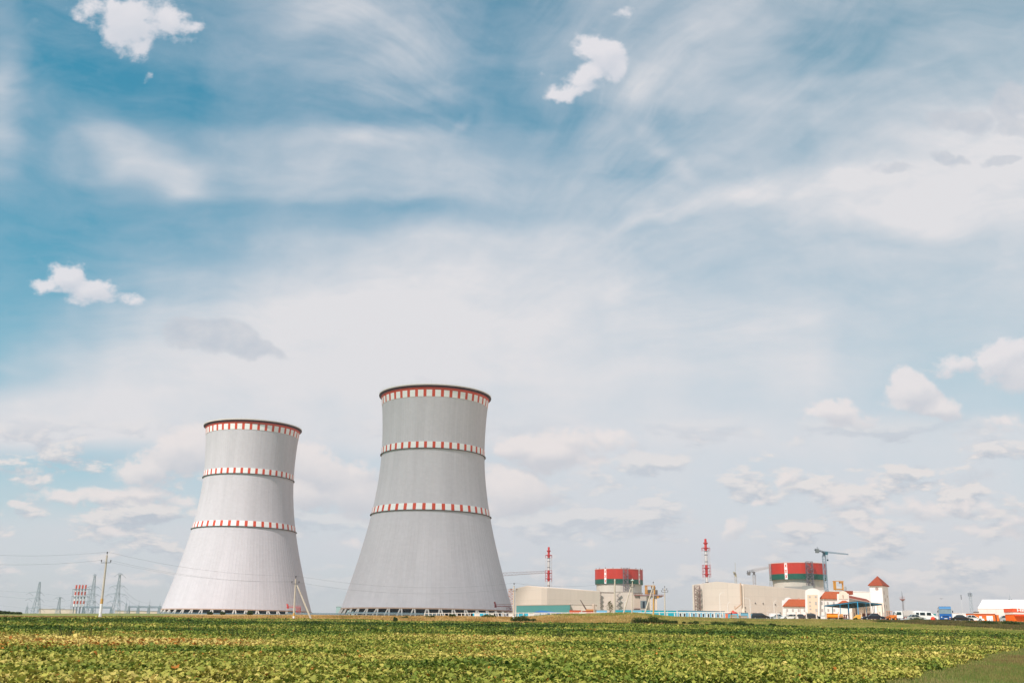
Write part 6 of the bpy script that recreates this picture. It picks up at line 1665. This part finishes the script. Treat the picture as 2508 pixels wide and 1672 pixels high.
def bus(px, Y, label, rot):
    t = empty('bus', PG(px, Y, 1521), rot, label=label, cat='bus')
    # local: front faces -x
    blu = mat('bus_blue', rgb(22, 88, 158), .35, var=.06, spec=.5); gry = mat('bus_grey_blue', rgb(110, 134, 150), .3, spec=.6)
    prof = [(-3.6, .38), (-3.75, .9), (-3.72, 1.5), (-3.5, 2.75), (-3.25, 3.0), (3.6, 2.96), (3.78, 2.7), (3.8, .38)]
    mb = MB(); slab_profile(mb, prof, 2.5); local(mb, 'body', gry, t)
    mb = MB(); mb.slab([(-3.62, -1.25, .36), (-3.62, 1.25, .36), (-3.77, 1.25, .9), (-3.77, -1.25, .9)], (-.03, 0, 0)); mb.slab([(-3.77, -1.25, .9), (-3.77, 1.25, .9), (-3.74, 1.25, 1.52), (-3.74, -1.25, 1.52)], (-.03, 0, 0)); local(mb, 'front_panel', blu, t)
    mb = MB(); mb.slab([(-3.73, -1.16, 1.54), (-3.73, 1.16, 1.54), (-3.56, 1.12, 2.52), (-3.56, -1.12, 2.52)], (-.03, 0, 0)); local(mb, 'windscreen', mat('bus_glass', rgb(120, 132, 138), .15, var=.25, scale=2, spec=.8), t)
    mb = MB(); mb.slab([(-3.58, -1.24, 2.54), (-3.58, 1.24, 2.54), (-3.3, 1.2, 3.04), (-3.3, -1.2, 3.04)], (-.05, 0, .03)); mb.box((-3.4, -1.22, 3.0), (-1.2, 1.22, 3.12)); local(mb, 'roof_fairing', mat('bus_roof', rgb(62, 120, 168), .4), t)
    for x0, x1 in ((-2.9, -1.7), (-1.55, -.2), (-.05, 1.3), (1.45, 2.8)):
        for y in (-1.28, 1.265): mb = MB(); mb.box((x0, y, 1.55), (x1, y+.015, 2.6)); local(mb, 'side_window', mat('bus_side_glass', rgb(176, 190, 200), .12, spec=.9), t)
    for y in (-.85, .85):
        mb = MB(); mb.bar((-3.79, y, .82), (-3.84, y, .82), .13, n=12); local(mb, 'headlight', M(210, 216, 220, rough=.2), t)
    mb = MB(); mb.box((-3.84, -.32, .46), (-3.80, .32, .58)); local(mb, 'number_plate', white_p, t)
    mb = MB(); mb.box((-3.83, -.62, .92), (-3.795, .62, 1.12)); local(mb, 'grille', M(20, 48, 96), t)
    for y in (-1.5, 1.5): mb = MB(); mb.box((-3.85, y-.09, 1.75), (-3.7, y+.09, 2.2)); mb.bar((-3.7, y*.85, 2.3), (-3.78, y, 2.2), .03); local(mb, 'mirror', tyre_m, t)
    mb = MB(); mb.box((-3.6, -1.2, .2), (3.6, 1.2, .4)); local(mb, 'underbody', tyre_m, t)
    wheels(t, (-2.3, 2.2), 2.5, .46); return t
bus(2315.5, 236, 'blue bus facing the camera between the minibus and the black fastback', R(70))
# orange front loader
def loader(px, Y, label, rot=0):
    t = empty('loader', PG(px, Y, 1519), rot, label=label, cat='loader'); o = mat('loader_orange', rgb(216, 122, 50), .6, var=.1)
    mb = MB(); mb.box((-.2, -.5, .5), (1.3, .5, 1.2)); mb.box((-.75, -.55, .45), (-.2, .55, .9)); local(mb, 'body', o, t)
    mb = MB()
    for x in (-.6, .2):
        for y in (-.5, .5): mb.bar((x, y, .9), (x, y, 2.0), .05)
    mb.box((-.7, -.6, 2.0), (.3, .6, 2.08)); local(mb, 'cab_frame', mat('cab_tan', rgb(206, 150, 116), .6), t)
    mb = MB(); mb.bar((-.4, -.55, 1.0), (-1.4, -.55, .5), .07); mb.bar((-.4, .55, 1.0), (-1.4, .55, .5), .07); mb.slab([(-1.4, -.7, .2), (-1.4, -.7, .75), (-1.7, -.7, .35)], (0, 1.4, 0)); local(mb, 'bucket', M(150, 96, 60), t)
    wheels(t, (-.4, .9), 1.3, .36, rimm=o)
loader(2181.5, 240, 'small orange loader between the tower and the truck')
# orange tank on a trailer
q = PG(2039, 262); t = empty('tank_trailer', q, label='orange cylindrical tank on a trailer under the canopy edge', cat='tank trailer'); on_ = mat('tank_orange', rgb(232, 142, 34), .45, var=.06)
mb = MB(); mb.bar((q.x-1.3, q.y, q.z+.85), (q.x+1.35, q.y, q.z+.85), .56, n=20); mb.build('tank', on_, t, smooth=False)
mb = MB(); mb.box((q.x-1.4, q.y-.5, q.z+1.36), (q.x+1.4, q.y+.5, q.z+1.46)); mb.build('walkway', mat('tank_dark_orange', rgb(196, 100, 30), .6), t)
mb = MB(); mb.box((q.x-1.5, q.y-.45, q.z+.2), (q.x+1.5, q.y+.45, q.z+.32)); mb.build('chassis', M(96, 84, 74), t)
for dx in (-.9, .9):
    for dy in (-.5, .5): mb = MB(); mb.bar((q.x+dx, q.y+dy-.08, q.z+.22), (q.x+dx, q.y+dy+.08, q.z+.22), .22, n=12); mb.build('wheel', tyre_m, t)
cabin(2009.5, 2021, 1507.5, 266, M(216, 210, 208), 'small white cube container left of the orange tank', depth=1.3, name='cube_container', cat='container', below=1.0)
t = empty('yellow_skip', PG(2103, 262), label='yellow sloping skip under the canopy', cat='skip'); q = PG(2103, 262)
mb = MB(); mb.slab([(q.x-1.2, q.y, q.z+.25), (q.x+.9, q.y, q.z+.25), (q.x+.95, q.y, q.z+1.35), (q.x-.1, q.y, q.z+1.25)], (0, 1.4, 0)); mb.build('hopper', M(214, 158, 60), t)
mb = MB(); mb.box((q.x-1.1, q.y+.1, q.z-.05), (q.x+.9, q.y+1.3, q.z+.25)); mb.build('base', M(120, 96, 70), t)
t = empty('saw_bench', PG(2076, 262), label='brown machine bench with a blue base under the canopy', cat='machine'); q = PG(2076, 262)
mb = MB(); mb.box((q.x-.75, q.y, q.z+1.12), (q.x+.75, q.y+1, q.z+1.26)); mb.build('top', M(110, 78, 76), t)
for dx in (-.6, -.1, .6): mb = MB(); mb.box((q.x+dx-.06, q.y+.1, q.z+.3), (q.x+dx+.06, q.y+.9, q.z+1.12)); mb.build('leg', M(120, 70, 62), t)
mb = MB(); mb.box((q.x-.7, q.y, q.z), (q.x+.7, q.y+.9, q.z+.3)); mb.build('base', M(96, 112, 132), t)
t = empty('crate_pile', PG(2061, 264), label='pile of brown crates right of the orange tank', cat='crate pile'); q = PG(2061, 264)
for dx, dz, w, h_, m_ in ((-.5, 0, 1.1, .55, M(128, 92, 76)), (-.4, .55, .9, .45, M(190, 130, 80)), (-.15, 1.0, .6, .4, M(222, 160, 88)), (.55, 0, .8, .7, M(206, 176, 140))):
    mb = MB(); mb.box((q.x+dx, q.y, q.z+dz), (q.x+dx+w, q.y+1, q.z+dz+h_-.02)); mb.build('crate', m_, t)
# low red brick building behind the navy sedan
t = block('brick_shed', [(2112, 352), (2150, 352), (2150, 362), (2112, 362)], [1502, 1502.5, 1502, 1502], M(176, 92, 74), 'low red brick shed behind the navy sedan', cat='shed', roofm=M(190, 110, 92), parapet=.15)
a = P(2150, 1504, 352); b = P(2165, 1513, 352); mb = MB(); mb.slab([P(2150.5, 1503, 352), P(2165, 1512, 352), P(2165, 1517, 352), P(2150.5, 1517, 352)], (0, 3, 0)); mb.build('sloping_wall', M(176, 92, 74), t)
# pale roofed shed behind white estate car
t = block('flat_shed', [(1936, 330), (1973, 330), (1973, 336), (1936, 336)], [1508.5, 1505.5, 1505.5, 1508], M(196, 150, 140), 'low pinkish shed behind the parked cars near the office wall', cat='shed', roofm=M(206, 160, 150), parapet=.12)
a = P(1897, 1512, 320); mb = MB(); mb.box((a.x-1.3, 320, G(a.x, 320)), (a.x+5.5, 323, zrow(1897, 1506, 320))); mb.box((a.x-1.0, 320.2, zrow(1897, 1506, 320)+.002), (a.x+1.9, 322.8, zrow(1897, 1501, 320)))
tag(mb.build('white_van_body', M(226, 220, 220)), 'white delivery van parked behind the pale blue sedan', 'van')
# red buoy-like object by the minibus
q = PG(2285, 238); t = empty('red_drum', q, label='bright red lumpy tarpaulin bundle at the nose of the minibus', cat='bundle')
mb = MB(); mb.lathe((q.x, q.y), [(.25, q.z), (.46, q.z+.2), (.5, q.z+.5), (.36, q.z+.82), (.12, q.z+.95)], 12); mb.build('bundle', M(222, 66, 42), t)
cabin(2264, 2292, 1503.3, 300, mat('teal_container', rgb(40, 140, 142), .6, var=.1), 'teal container behind the minibus and the bus', name='container', cat='container', depth=3, roofm=M(40, 150, 152))
cabin(2333, 2349, 1501.5, 252, M(226, 222, 222), 'white cabin with a dark window right of the bus', win=(.3,), roofm=M(206, 190, 186), depth=2.4, group='white cabins by the bus')
cabin(2350, 2367, 1502.6, 258, M(230, 226, 226), 'plain white cabin behind the black fastback', roofm=M(220, 216, 216), depth=2.4, group='white cabins by the bus')
# orange container with posters
t = cabin(2366, 2437, 1503.3, 241, mat('container_orange', rgb(226, 108, 28), .55, var=.08), 'long bright orange container with white posters', name='container', cat='container', depth=2.5, roofm=M(150, 70, 30))
yc = 241
def con(px): return (P(px, 1515, yc).x-P(2401.5, 1515, yc).x)*math.cos(math.atan2(P(2401.5, 1515, yc).x, yc))
hz = lambda r: zrow(2401.5, r, yc)-t.location.z
for pa, pb, ra, rb2, m_ in ((2397.5, 2404.5, 1508, 1518, white_p), (2415.5, 2431, 1507, 1522, white_p), (2398, 2414.5, 1505.5, 1507.2, mat('coral_paint', rgb(206, 84, 60), .6)), (2367.5, 2370.5, 1508.7, 1510.8, white_p)):
    mb = MB(); mb.box((con(pa), -.075, hz(rb2)), (con(pb), -.04, hz(ra))); mb.build('poster', m_, t, local=True)
mb = MB()
for dx, hh in ((0, .8), (.35, 1.05), (.62, .7)): mb.slab([(con(2421)+dx, -.09, hz(1521)), (con(2421)+dx+.2, -.09, hz(1521)), (con(2421)+dx+.12, -.09, hz(1521)+hh)], (0, -.01, 0))
mb.build('poster_figure', M(150, 158, 176), t, local=True)
mb = MB(); mb.box((con(2437)+.02, .1, 0), (con(2437)+.25, 2.4, hz(1504))); mb.build('end_frame', M(80, 52, 48), t, local=True)
mb = MB(); mb.box((con(2437)+.26, .2, 0), (con(2437)+.75, 2.4, hz(1504.5))); mb.build('end_door', mat('container_orange', rgb(226, 108, 28), .55), t, local=True)
# small roof structure behind
t = block('small_store', [(2384, 275), (2398, 275), (2398, 281), (2384, 281)], [1500, 1500, 1500, 1500], M(220, 204, 190), 'small cream store with a dark gable roof behind the orange container', cat='shed', roofm=M(110, 100, 96), parapet=.35)
# white storage tent
YT2 = 300
t = empty('storage_tent', PG(2460, YT2), label='big white fabric storage hall at the right edge of the picture', cat='storage hall')
fab = mat('tent_fabric', rgb(236, 232, 230), .6, var=.02); fabw = mat('tent_wall', rgb(224, 208, 202), .7, var=.04, scale=.5)
cT = P(2397, 1516, YT2); aT = math.atan2(cT.x, YT2); gT2 = G(cT.x, YT2)-.5
bpy.data.objects.remove(t)
t = empty('storage_tent', (cT.x, YT2, gT2), -aT, label='big white fabric storage hall at the right edge of the picture', cat='storage hall')
hw_ = zrow(2397, 1489, YT2)-gT2; hr_ = zrow(2407, 1471.5, YT2+3)-gT2; lw = 34.0; dp = 13.0; xi = 1.5
mb = MB(); mb.box((.1, 0, 0), (lw, dp, hw_)); mb.build('wall', fabw, t, local=True)
mb = MB(); V_ = Vector
mb.add([V_((0, -.15, hw_+.01)), V_((lw, -.15, hw_+.01)), V_((lw, dp+.1, hw_+.01)), V_((0, dp+.1, hw_+.01)), V_((xi, 3.2, hr_)), V_((lw, 3.2, hr_)), V_((xi, 8, hr_+.6)), V_((lw, 8, hr_+.6))], [(0, 1, 5, 4), (4, 5, 7, 6), (6, 7, 2, 3), (0, 4, 6, 3), (1, 2, 7, 5), (0, 3, 2, 1)]); mb.build('roof', fab, t, local=True)
f_ = lambda x_, q: V_((x_, -.15+3.35*q, hw_+(hr_-hw_)*q))
mb = MB(); mb.slab([f_(4.8, .55), f_(10.2, .55), f_(10.4, .88), f_(5.0, .88)], (0, -.06, .03)); mb.build('skylight_panel', fabw, t, local=True)
mb = MB()
for i in range(14): x = .1+i*2.3; mb.box((x-.05, -.06, 0), (x+.05, -.005, hw_))
mb.build('wall_seam', M(214, 198, 192), t, local=True)
zr2 = zrow(2474, 1469.5, YT2+6)
t_ = slim = empty('roof_antenna', (P(2474, 1470, YT2+6).x, YT2+6, zr2), label='short antenna with small lamps on the white storage hall', cat='antenna')
q = t_.location; mb = MB(); mb.bar((q[0], q[1], zr2), (q[0], q[1], zr2+1.3), .05); mb.bar((q[0], q[1], zr2+1.2), (q[0], q[1], zr2+2.0), .02); mb.build('mast', galv, t_)
for dx in (-.25, .45): mb = MB(); mb.box((q[0]+dx-.18, q[1]-.1, zr2+.15), (q[0]+dx+.18, q[1]+.1, zr2+.35)); mb.build('lamp', M(60, 62, 64), t_)
# orange shop with sign
YS = 236
t = empty('orange_shop', PG(2500, YS), label='orange shop kiosk with white lettering cut off by the picture edge', cat='shop')
a = P(2484, 1520, YS); xr = P(2580, 1520, YS).x; gz = G(a.x, YS)-.3; z = lambda r: zrow(2490, r, YS)
mb = MB(); mb.box((a.x, YS, gz), (xr, YS+4, z(1503.2))); mb.build('wall', mat('shop_orange', rgb(236, 104, 20), .5, var=.05), t)
mb = MB(); mb.box((a.x-.1, YS-.1, z(1503.2)+.005), (xr, YS+4, z(1498))); mb.build('white_fascia', M(236, 222, 214), t)
mb = MB(); mb.box((a.x-.2, YS-.2, z(1498)+.005), (xr, YS+4, z(1488.8))); mb.build('sign_board', mat('sign_orange', rgb(226, 92, 56), .5, var=.03), t)
mb = MB(); mb.slab([(a.x, YS-.12, z(1506)), (xr, YS-.12, z(1506)), (xr, YS-.8, z(1507.8)), (a.x, YS-.8, z(1507.8))], (0, 0, .08)); mb.build('awning', mat('awning_red_orange', rgb(214, 70, 24), .6), t)
cu = bpy.data.curves.new('sign_text', 'FONT'); cu.body = 'HILTI'; cu.size = 1.15; cu.extrude = .01; cu.offset = .035
to = bpy.data.objects.new('sign_text', cu); COL.objects.link(to)
bpy.context.view_layer.update(); dgp = bpy.context.evaluated_depsgraph_get(); me = bpy.data.meshes.new_from_object(to.evaluated_get(dgp)); bpy.data.objects.remove(to)
me.materials.clear(); me.materials.append(white_p); lt_ = bpy.data.objects.new('sign_lettering', me); COL.objects.link(lt_); lt_.parent = t
lt_.matrix_local = t.matrix_basis.inverted() @ Matrix.Translation((P(2489.3, 1495, YS).x, YS-.24, z(1496.3))) @ Matrix.Rotation(R(90), 4, 'X') @ Matrix.Diagonal((1.25, .72, 1, 1))
cabin(2461, 2484, 1507, 262, M(198, 172, 128), 'sand-coloured hut between the grey sedan and the orange shop', name='site_hut', cat='hut', roofm=M(206, 184, 140), win=(.3, .6), below=1.4)

# ------------------------------------------------------------------ masts, lamps
def platform_mast(px, r0, rp, rt, Y, label):
    a = P(px, r0, Y); a.z = G(a.x, Y); zp = zrow(px, rp, Y); zt_ = zrow(px, rt, Y)
    t = empty('platform_mast', a, label=label, cat='mast')
    mb = MB(); mb.bar(a, (a.x, Y, zp), .36, .28, n=8); mb.build('shaft', M(136, 134, 140), t)
    mb = MB(); mb.lathe((a.x, Y), [(.3, zp-.7), (1.05, zp-.1), (1.05, zp+.08), (.3, zp+.08)], 12, closed=True); mb.build('platform', M(150, 112, 110), t)
    mb = MB()
    for q in range(8): an = 2*PI*q/8; mb.bar((a.x+1.0*math.cos(an), Y+1.0*math.sin(an), zp), (a.x+1.0*math.cos(an), Y+1.0*math.sin(an), zp+.9), .035); mb.bar((a.x+1.0*math.cos(an), Y+1.0*math.sin(an), zp+.9), (a.x+1.0*math.cos(an+PI/4), Y+1.0*math.sin(an+PI/4), zp+.9), .03)
    mb.build('railing', M(170, 130, 128), t)
    mb = MB(); mb.bar((a.x, Y, zp), (a.x, Y, zt_), .16, .03, n=6); mb.build('spire', M(96, 100, 108), t)
    mb = MB()
    for q in range(26): zz = a.z+(zp-a.z)*q/26; mb.bar((a.x+.55, Y, zz), (a.x+.85, Y, zz), .02)
    mb.bar((a.x+.55, Y, a.z), (a.x+.55, Y, zp), .025); mb.bar((a.x+.85, Y, a.z), (a.x+.85, Y, zp), .025); mb.build('ladder', M(180, 180, 184), t)
platform_mast(2213.5, 1503, 1466.5, 1446, 430, 'grey mast with a round platform and spire right of the white tower')
a = P(2381, 1504, 430); a.z = G(a.x, 430); zt_ = zrow(2376, 1457, 430); t = empty('lattice_mast', a, label='pale lattice mast with antennas left of the white storage hall', cat='mast')
mb = MB(); lattice(mb, a, 1.1, (a.x, 430, zt_), .75, 9, .06); mb.build('shaft', M(160, 170, 180), t)
mb = MB(); mb.bar((a.x, 430, zt_), (a.x, 430, zrow(2375, 1446, 430)), .09, .02); mb.build('spire', M(130, 136, 144), t)
for dx in (-.5, .5): mb = MB(); mb.box((a.x+dx-.25, 429.6, zt_-.4), (a.x+dx+.25, 430.4, zt_+1.0)); mb.build('antenna', M(140, 148, 158), t)
a = P(2358, 1500, 430); a.z = G(a.x, 430); t = empty('thin_mast', a, label='very thin mast with a dark panel antenna between bus and lattice mast', cat='mast')
mb = MB(); mb.bar(a, (a.x, 430, zrow(2357, 1455, 430)), .06, n=6); mb.build('shaft', M(204, 204, 208), t)
mb = MB(); mb.bar((a.x, 430, zrow(2357, 1467, 430)), (a.x, 430, zrow(2357, 1456, 430)), .16, n=6); mb.build('antenna', M(110, 112, 118), t)
def lamp(px0, r0, px1, r1, arms, Y, label):
    a = P(px0, r0, Y); a.z = min(a.z, G(a.x, Y)); zt_ = zrow(px1, r1, Y); t = empty('street_lamp', a, label=label, cat='street lamp', group='white street lamps')
    mb = MB(); mb.bar(a, (a.x, Y, zt_), .085, .06, n=6); mb.build('post', M(226, 220, 216), t)
    for dx, up in arms:
        mb = MB(); pts_ = [Vector((a.x+dx*f, Y, zt_+up*math.sin(f*PI/2))) for f in (0, .25, .5, .75, 1)]; mb.path(pts_, .045); mb.build('arm', M(226, 220, 216), t)
        e_ = pts_[-1]; mb = MB(); s_ = 1 if dx > 0 else -1; mb.slab([e_+Vector((0, -.12, -.04)), e_+Vector((s_*.55, -.1, .04)), e_+Vector((s_*.55, -.1, .10)), e_+Vector((0, -.12, .08))], (0, .24, 0)); mb.build('lamp_head', M(214, 210, 206), t)
lamp(1764.5, 1516, 1763, 1456, ((.8, .6),), 279, 'tallest white street lamp, arm right, by the last grey-blue cabin')
lamp(1783.5, 1512, 1782, 1479, ((.5, .6),), 300, 'short lamp with arm right, left of the red-roofed hut')
lamp(1838.5, 1512, 1837, 1468, ((-1.4, .5),), 300, 'street lamp with its arm pointing left, behind the timber')
lamp(1897, 1512, 1896.5, 1476, ((.5, .7),), 330, 'street lamp with arm right, left of the office building')
lamp(1530, 1500, 1528.5, 1474, ((-1.6, .4), (.9, .6)), 330, 'double-armed street lamp beside the strutted pole on the mound')
lamp(2134, 1514, 2133, 1450, ((.3, .1),), 300, 'white lamp post rising in front of the canopy by the tower')
# bird
b_ = P(2306, 1466, 180); mb = MB(); mb.slab([b_, b_+Vector((.28, 0, .09)), b_+Vector((.10, 0, .07))], (0, .02, .02)); mb.slab([b_, b_+Vector((-.28, 0, .07)), b_+Vector((-.08, 0, .08))], (0, .02, .02)); mb.bar(b_+Vector((-.05, -.12, .03)), b_+Vector((.05, .14, .03)), .04, .015, n=6)
tag(mb.build('bird', M(90, 84, 84)), 'tiny dark bird gliding above the blue bus', 'bird')

# ------------------------------------------------------------------ bushes, pine
def bush(px, row, wpx, hpx, label, cols=((46, 60, 24), (66, 84, 32), (92, 106, 42)), Y=None, name='bush', dens=1.0, leaf=.16, stems=True):
    if Y is None:
        ys = np.linspace(120, 262, 200); gz = None
        rows = []
        for y in ys:
            p = P(px, row, y); rows.append(p.z-G(p.x, y))
        i = int(np.argmin(np.abs(rows))); Y = float(ys[i])+2.5
    c = P(px, row, Y); c.z = G(c.x, Y); s_ = Y/2595; w = wpx*s_; h = hpx*s_
    t = empty(name, c, label=label, cat='bush', group='dark bushes along the field edge')
    r_ = np.random.RandomState(int(px*7) % 9999)
    nl = max(3, int(w/.6)); n = int(3600*dens*max(.4, w*h/3)); h *= 1.25; leaf *= 1.15; c.y += 0.0
    li = r_.randint(0, nl, n); lx = (np.arange(nl)+.5)/nl-.5; lh = .55+.45*r_.rand(nl)
    u = r_.randn(n, 3); u /= np.linalg.norm(u, axis=1)[:, None]; rad = r_.rand(n)**.45
    X = lx[li]*w+u[:, 0]*rad*w/nl*1.1+c.x; Yy = c.y+u[:, 1]*rad*w*.3; Z = c.z+h*lh[li]*(.48+.55*u[:, 2]*rad)
    az = r_.rand(n)*2*PI; tilt = r_.rand(n)*PI; L = leaf*(.6+.8*r_.rand(n)); 
    a1 = np.stack([np.cos(az)*np.cos(tilt), np.sin(az)*np.cos(tilt), np.sin(tilt)], -1)*L[:, None]; a2 = np.stack([-np.sin(az), np.cos(az), np.zeros(n)], -1)*(L*.45)[:, None]
    o = np.stack([X-c.x, Yy-c.y, np.maximum(Z-c.z, .02)], -1)
    V = np.stack([o-a1/2, o+a2/2, o+a1/2, o-a2/2], 1)
    cc = np.array([C_(*q) for q in cols]); k = r_.randint(0, len(cols), n); cl = cc[k]*(.7+.6*r_.rand(n, 1))
    ob = array_mesh('foliage', V.reshape(-1, 3), None, 1, 4, n, np.array([(0, 1, 2, 3)]), leaf_m, cl); ob.parent = t
    if stems:
        mb = MB()
        for i in range(nl*2):
            x = c.x+(r_.rand()-.5)*w*.8; mb.bar((x, c.y, c.z-.1), (x+(r_.rand()-.5)*.5, c.y+(r_.rand()-.5)*.3, c.z+h*(.5+.5*r_.rand())), .02, .008, cap=False)
        mb.build('stem', M(84, 72, 50), t)
    return t
for b in ((1276, 1524, 44, 14, 'spreading dark bush at the foot of the white-footed pole'), (1300, 1524, 20, 8, 'low bush right of the white-footed pole'),
          (1566, 1529.5, 30, 14, 'leftmost of the dark bushes below the mound'), (1600, 1530, 38, 17, 'tallest dark bush below the mound'), (1628, 1530, 22, 11, 'right one of the joined dark bushes below the mound'),
          (1650, 1528.5, 16, 10, 'small bush just right of the joined bushes'), (1676, 1529, 8, 6, 'tiny bush between two gaps below the grey-blue cabins'), (1698, 1530, 22, 8, 'flat bush below the grey-blue cabins'),
          (1760, 1532, 30, 9, 'low wide bush below the tallest street lamp'), (1806, 1534, 34, 12, 'broad dark bush below the timber stacks'), (1834, 1534, 20, 7, 'small bush right of the broad dark one'),
          (1872, 1535, 32, 6, 'flat weedy bush below the black minivan'), (1893, 1536, 14, 8, 'pointed bush below the pale blue sedan'), (2060, 1521.5, 8, 6, 'small bush before the brown crates'), (2095, 1521, 8, 6, 'small bush before the yellow skip'),
          (2246, 1524.5, 24, 7, 'dark bush before the silver sedan'), (2165, 1525, 26, 6, 'low bush right of the navy sedan'), (1108, 1512.5, 14, 10, 'dark bush in the dry grass under the larger tower'), (1196, 1513, 28, 8, 'wide green bush in the dry grass near the maroon stair'),
          (990, 1516, 14, 6, 'small bush in the dry grass left of centre'), (968, 1527, 8, 15, 'tall thin weed bush standing in the field edge'), (1052, 1514, 20, 6, 'flat green bush in the dry grass below the tower centre'), (612, 1505.5, 11, 11, 'round green shrub before the sunlit tower'), (514, 1507, 11, 8, 'small brown bush before the sunlit tower, left'), (545, 1507, 10, 7, 'small brown bush before the sunlit tower, middle'),
          (1970, 1557, 26, 10, 'dark weed clump inside the beet field'), (1928, 1552, 10, 6, 'small weed clump inside the beet field'), (2420, 1530, 40, 9, 'dark scrubby bush below the orange container'), (2480, 1531, 44, 10, 'dark scrubby bush below the orange shop'), (2380, 1528, 20, 6, 'low scrub below the white sedan')):
    bush(*b[:4], b[4], dens=1.0, leaf=.15 if b[1] > 1510 else .3, Y=420 if b[1] < 1508 else (224 if 1520 < b[1] < 1525 and b[0] > 2000 else None))
# young pine on the mound
def pine(px, row, hpx, wpx, Y, label):
    c = P(px, row, Y); c.z = G(c.x, Y); s_ = Y/2595; h = hpx*s_; w = wpx*s_
    t = empty('pine_tree', c, label=label, cat='tree'); mb = MB(); mb.bar(c-Vector((0, 0, .2)), c+Vector((0, 0, h*.97)), .07, .015, n=6); mb.build('trunk', M(104, 82, 60), t)
    r_ = np.random.RandomState(5); A, Bv, cl = [], [], []
    mbb = MB()
    for i in range(46):
        f = i/45; z0 = h*(.06+.86*f); ln = w*.5*(1-f)**.7*(.7+.5*r_.rand())+.12; an = r_.rand()*6.28; up = ln*(.5+.5*r_.rand())
        b0 = np.array([0, 0, z0]); b1 = b0+np.array([math.cos(an)*ln, math.sin(an)*ln, up*.8])
        mbb.bar(c+Vector(b0), c+Vector(b1), .015, .006, cap=False)
        for j in range(60):
            q = b0+(b1-b0)*(.2+.85*r_.rand()); v = r_.randn(3); v /= np.linalg.norm(v); v = v*.5+(b1-b0)/np.linalg.norm(b1-b0)*.7+np.array([0, 0, .3]); A.append(q); Bv.append(q+v*.13)
            cl.append(C_(*((92, 98, 46), (126, 122, 64), (70, 80, 40), (150, 136, 84))[r_.randint(4)]))
    mbb.build('branch', M(110, 84, 58), t)
    A = np.array(A); Bv = np.array(Bv); n = len(A); sd = np.cross(Bv-A, r_.randn(n, 3)); sd /= np.linalg.norm(sd, axis=1)[:, None]; sd *= .02
    V = np.stack([A-sd, A+sd, Bv+sd*.4, Bv-sd*.4], 1)
    o = array_mesh('needles', V.reshape(-1, 3), None, 1, 4, n, np.array([(0, 1, 2, 3)]), leaf_m, np.array(cl)); o.parent = t
pine(1494, 1502, 30, 20, 222, 'young pine tree on the mound beside the thick bare pole')
# conifer and poplar crowns at the far left skyline
for px, w_, h_, lb in ((8, 30, 7, 'dark treetop clump at the far left skyline'), (38, 26, 5, 'lower treetop clump next to it, still left of the slim mast')):
    bush(px, 1502, w_, h_, lb, Y=330, dens=.9, leaf=.35)

# ------------------------------------------------------------------ air: name haze
mb = MB(); mb.box((-5200, -1600, -60), (5200, 6200, 196))
hm = bpy.data.materials.new('air'); hm.use_nodes = True; hm.node_tree.nodes.clear()
B = NB(hm.node_tree); pv = B.new('ShaderNodeVolumePrincipled'); pv.inputs['Density'].default_value = 1.0e-4; pv.inputs['Color'].default_value = (.90, .93, .97, 1); pv.inputs['Anisotropy'].default_value = .2
oo = B.new('ShaderNodeOutputMaterial'); B.l.new(pv.outputs[0], oo.inputs['Volume'])
tag(mb.build('haze', hm), 'thin pale summer haze over the whole site', kind='stuff')
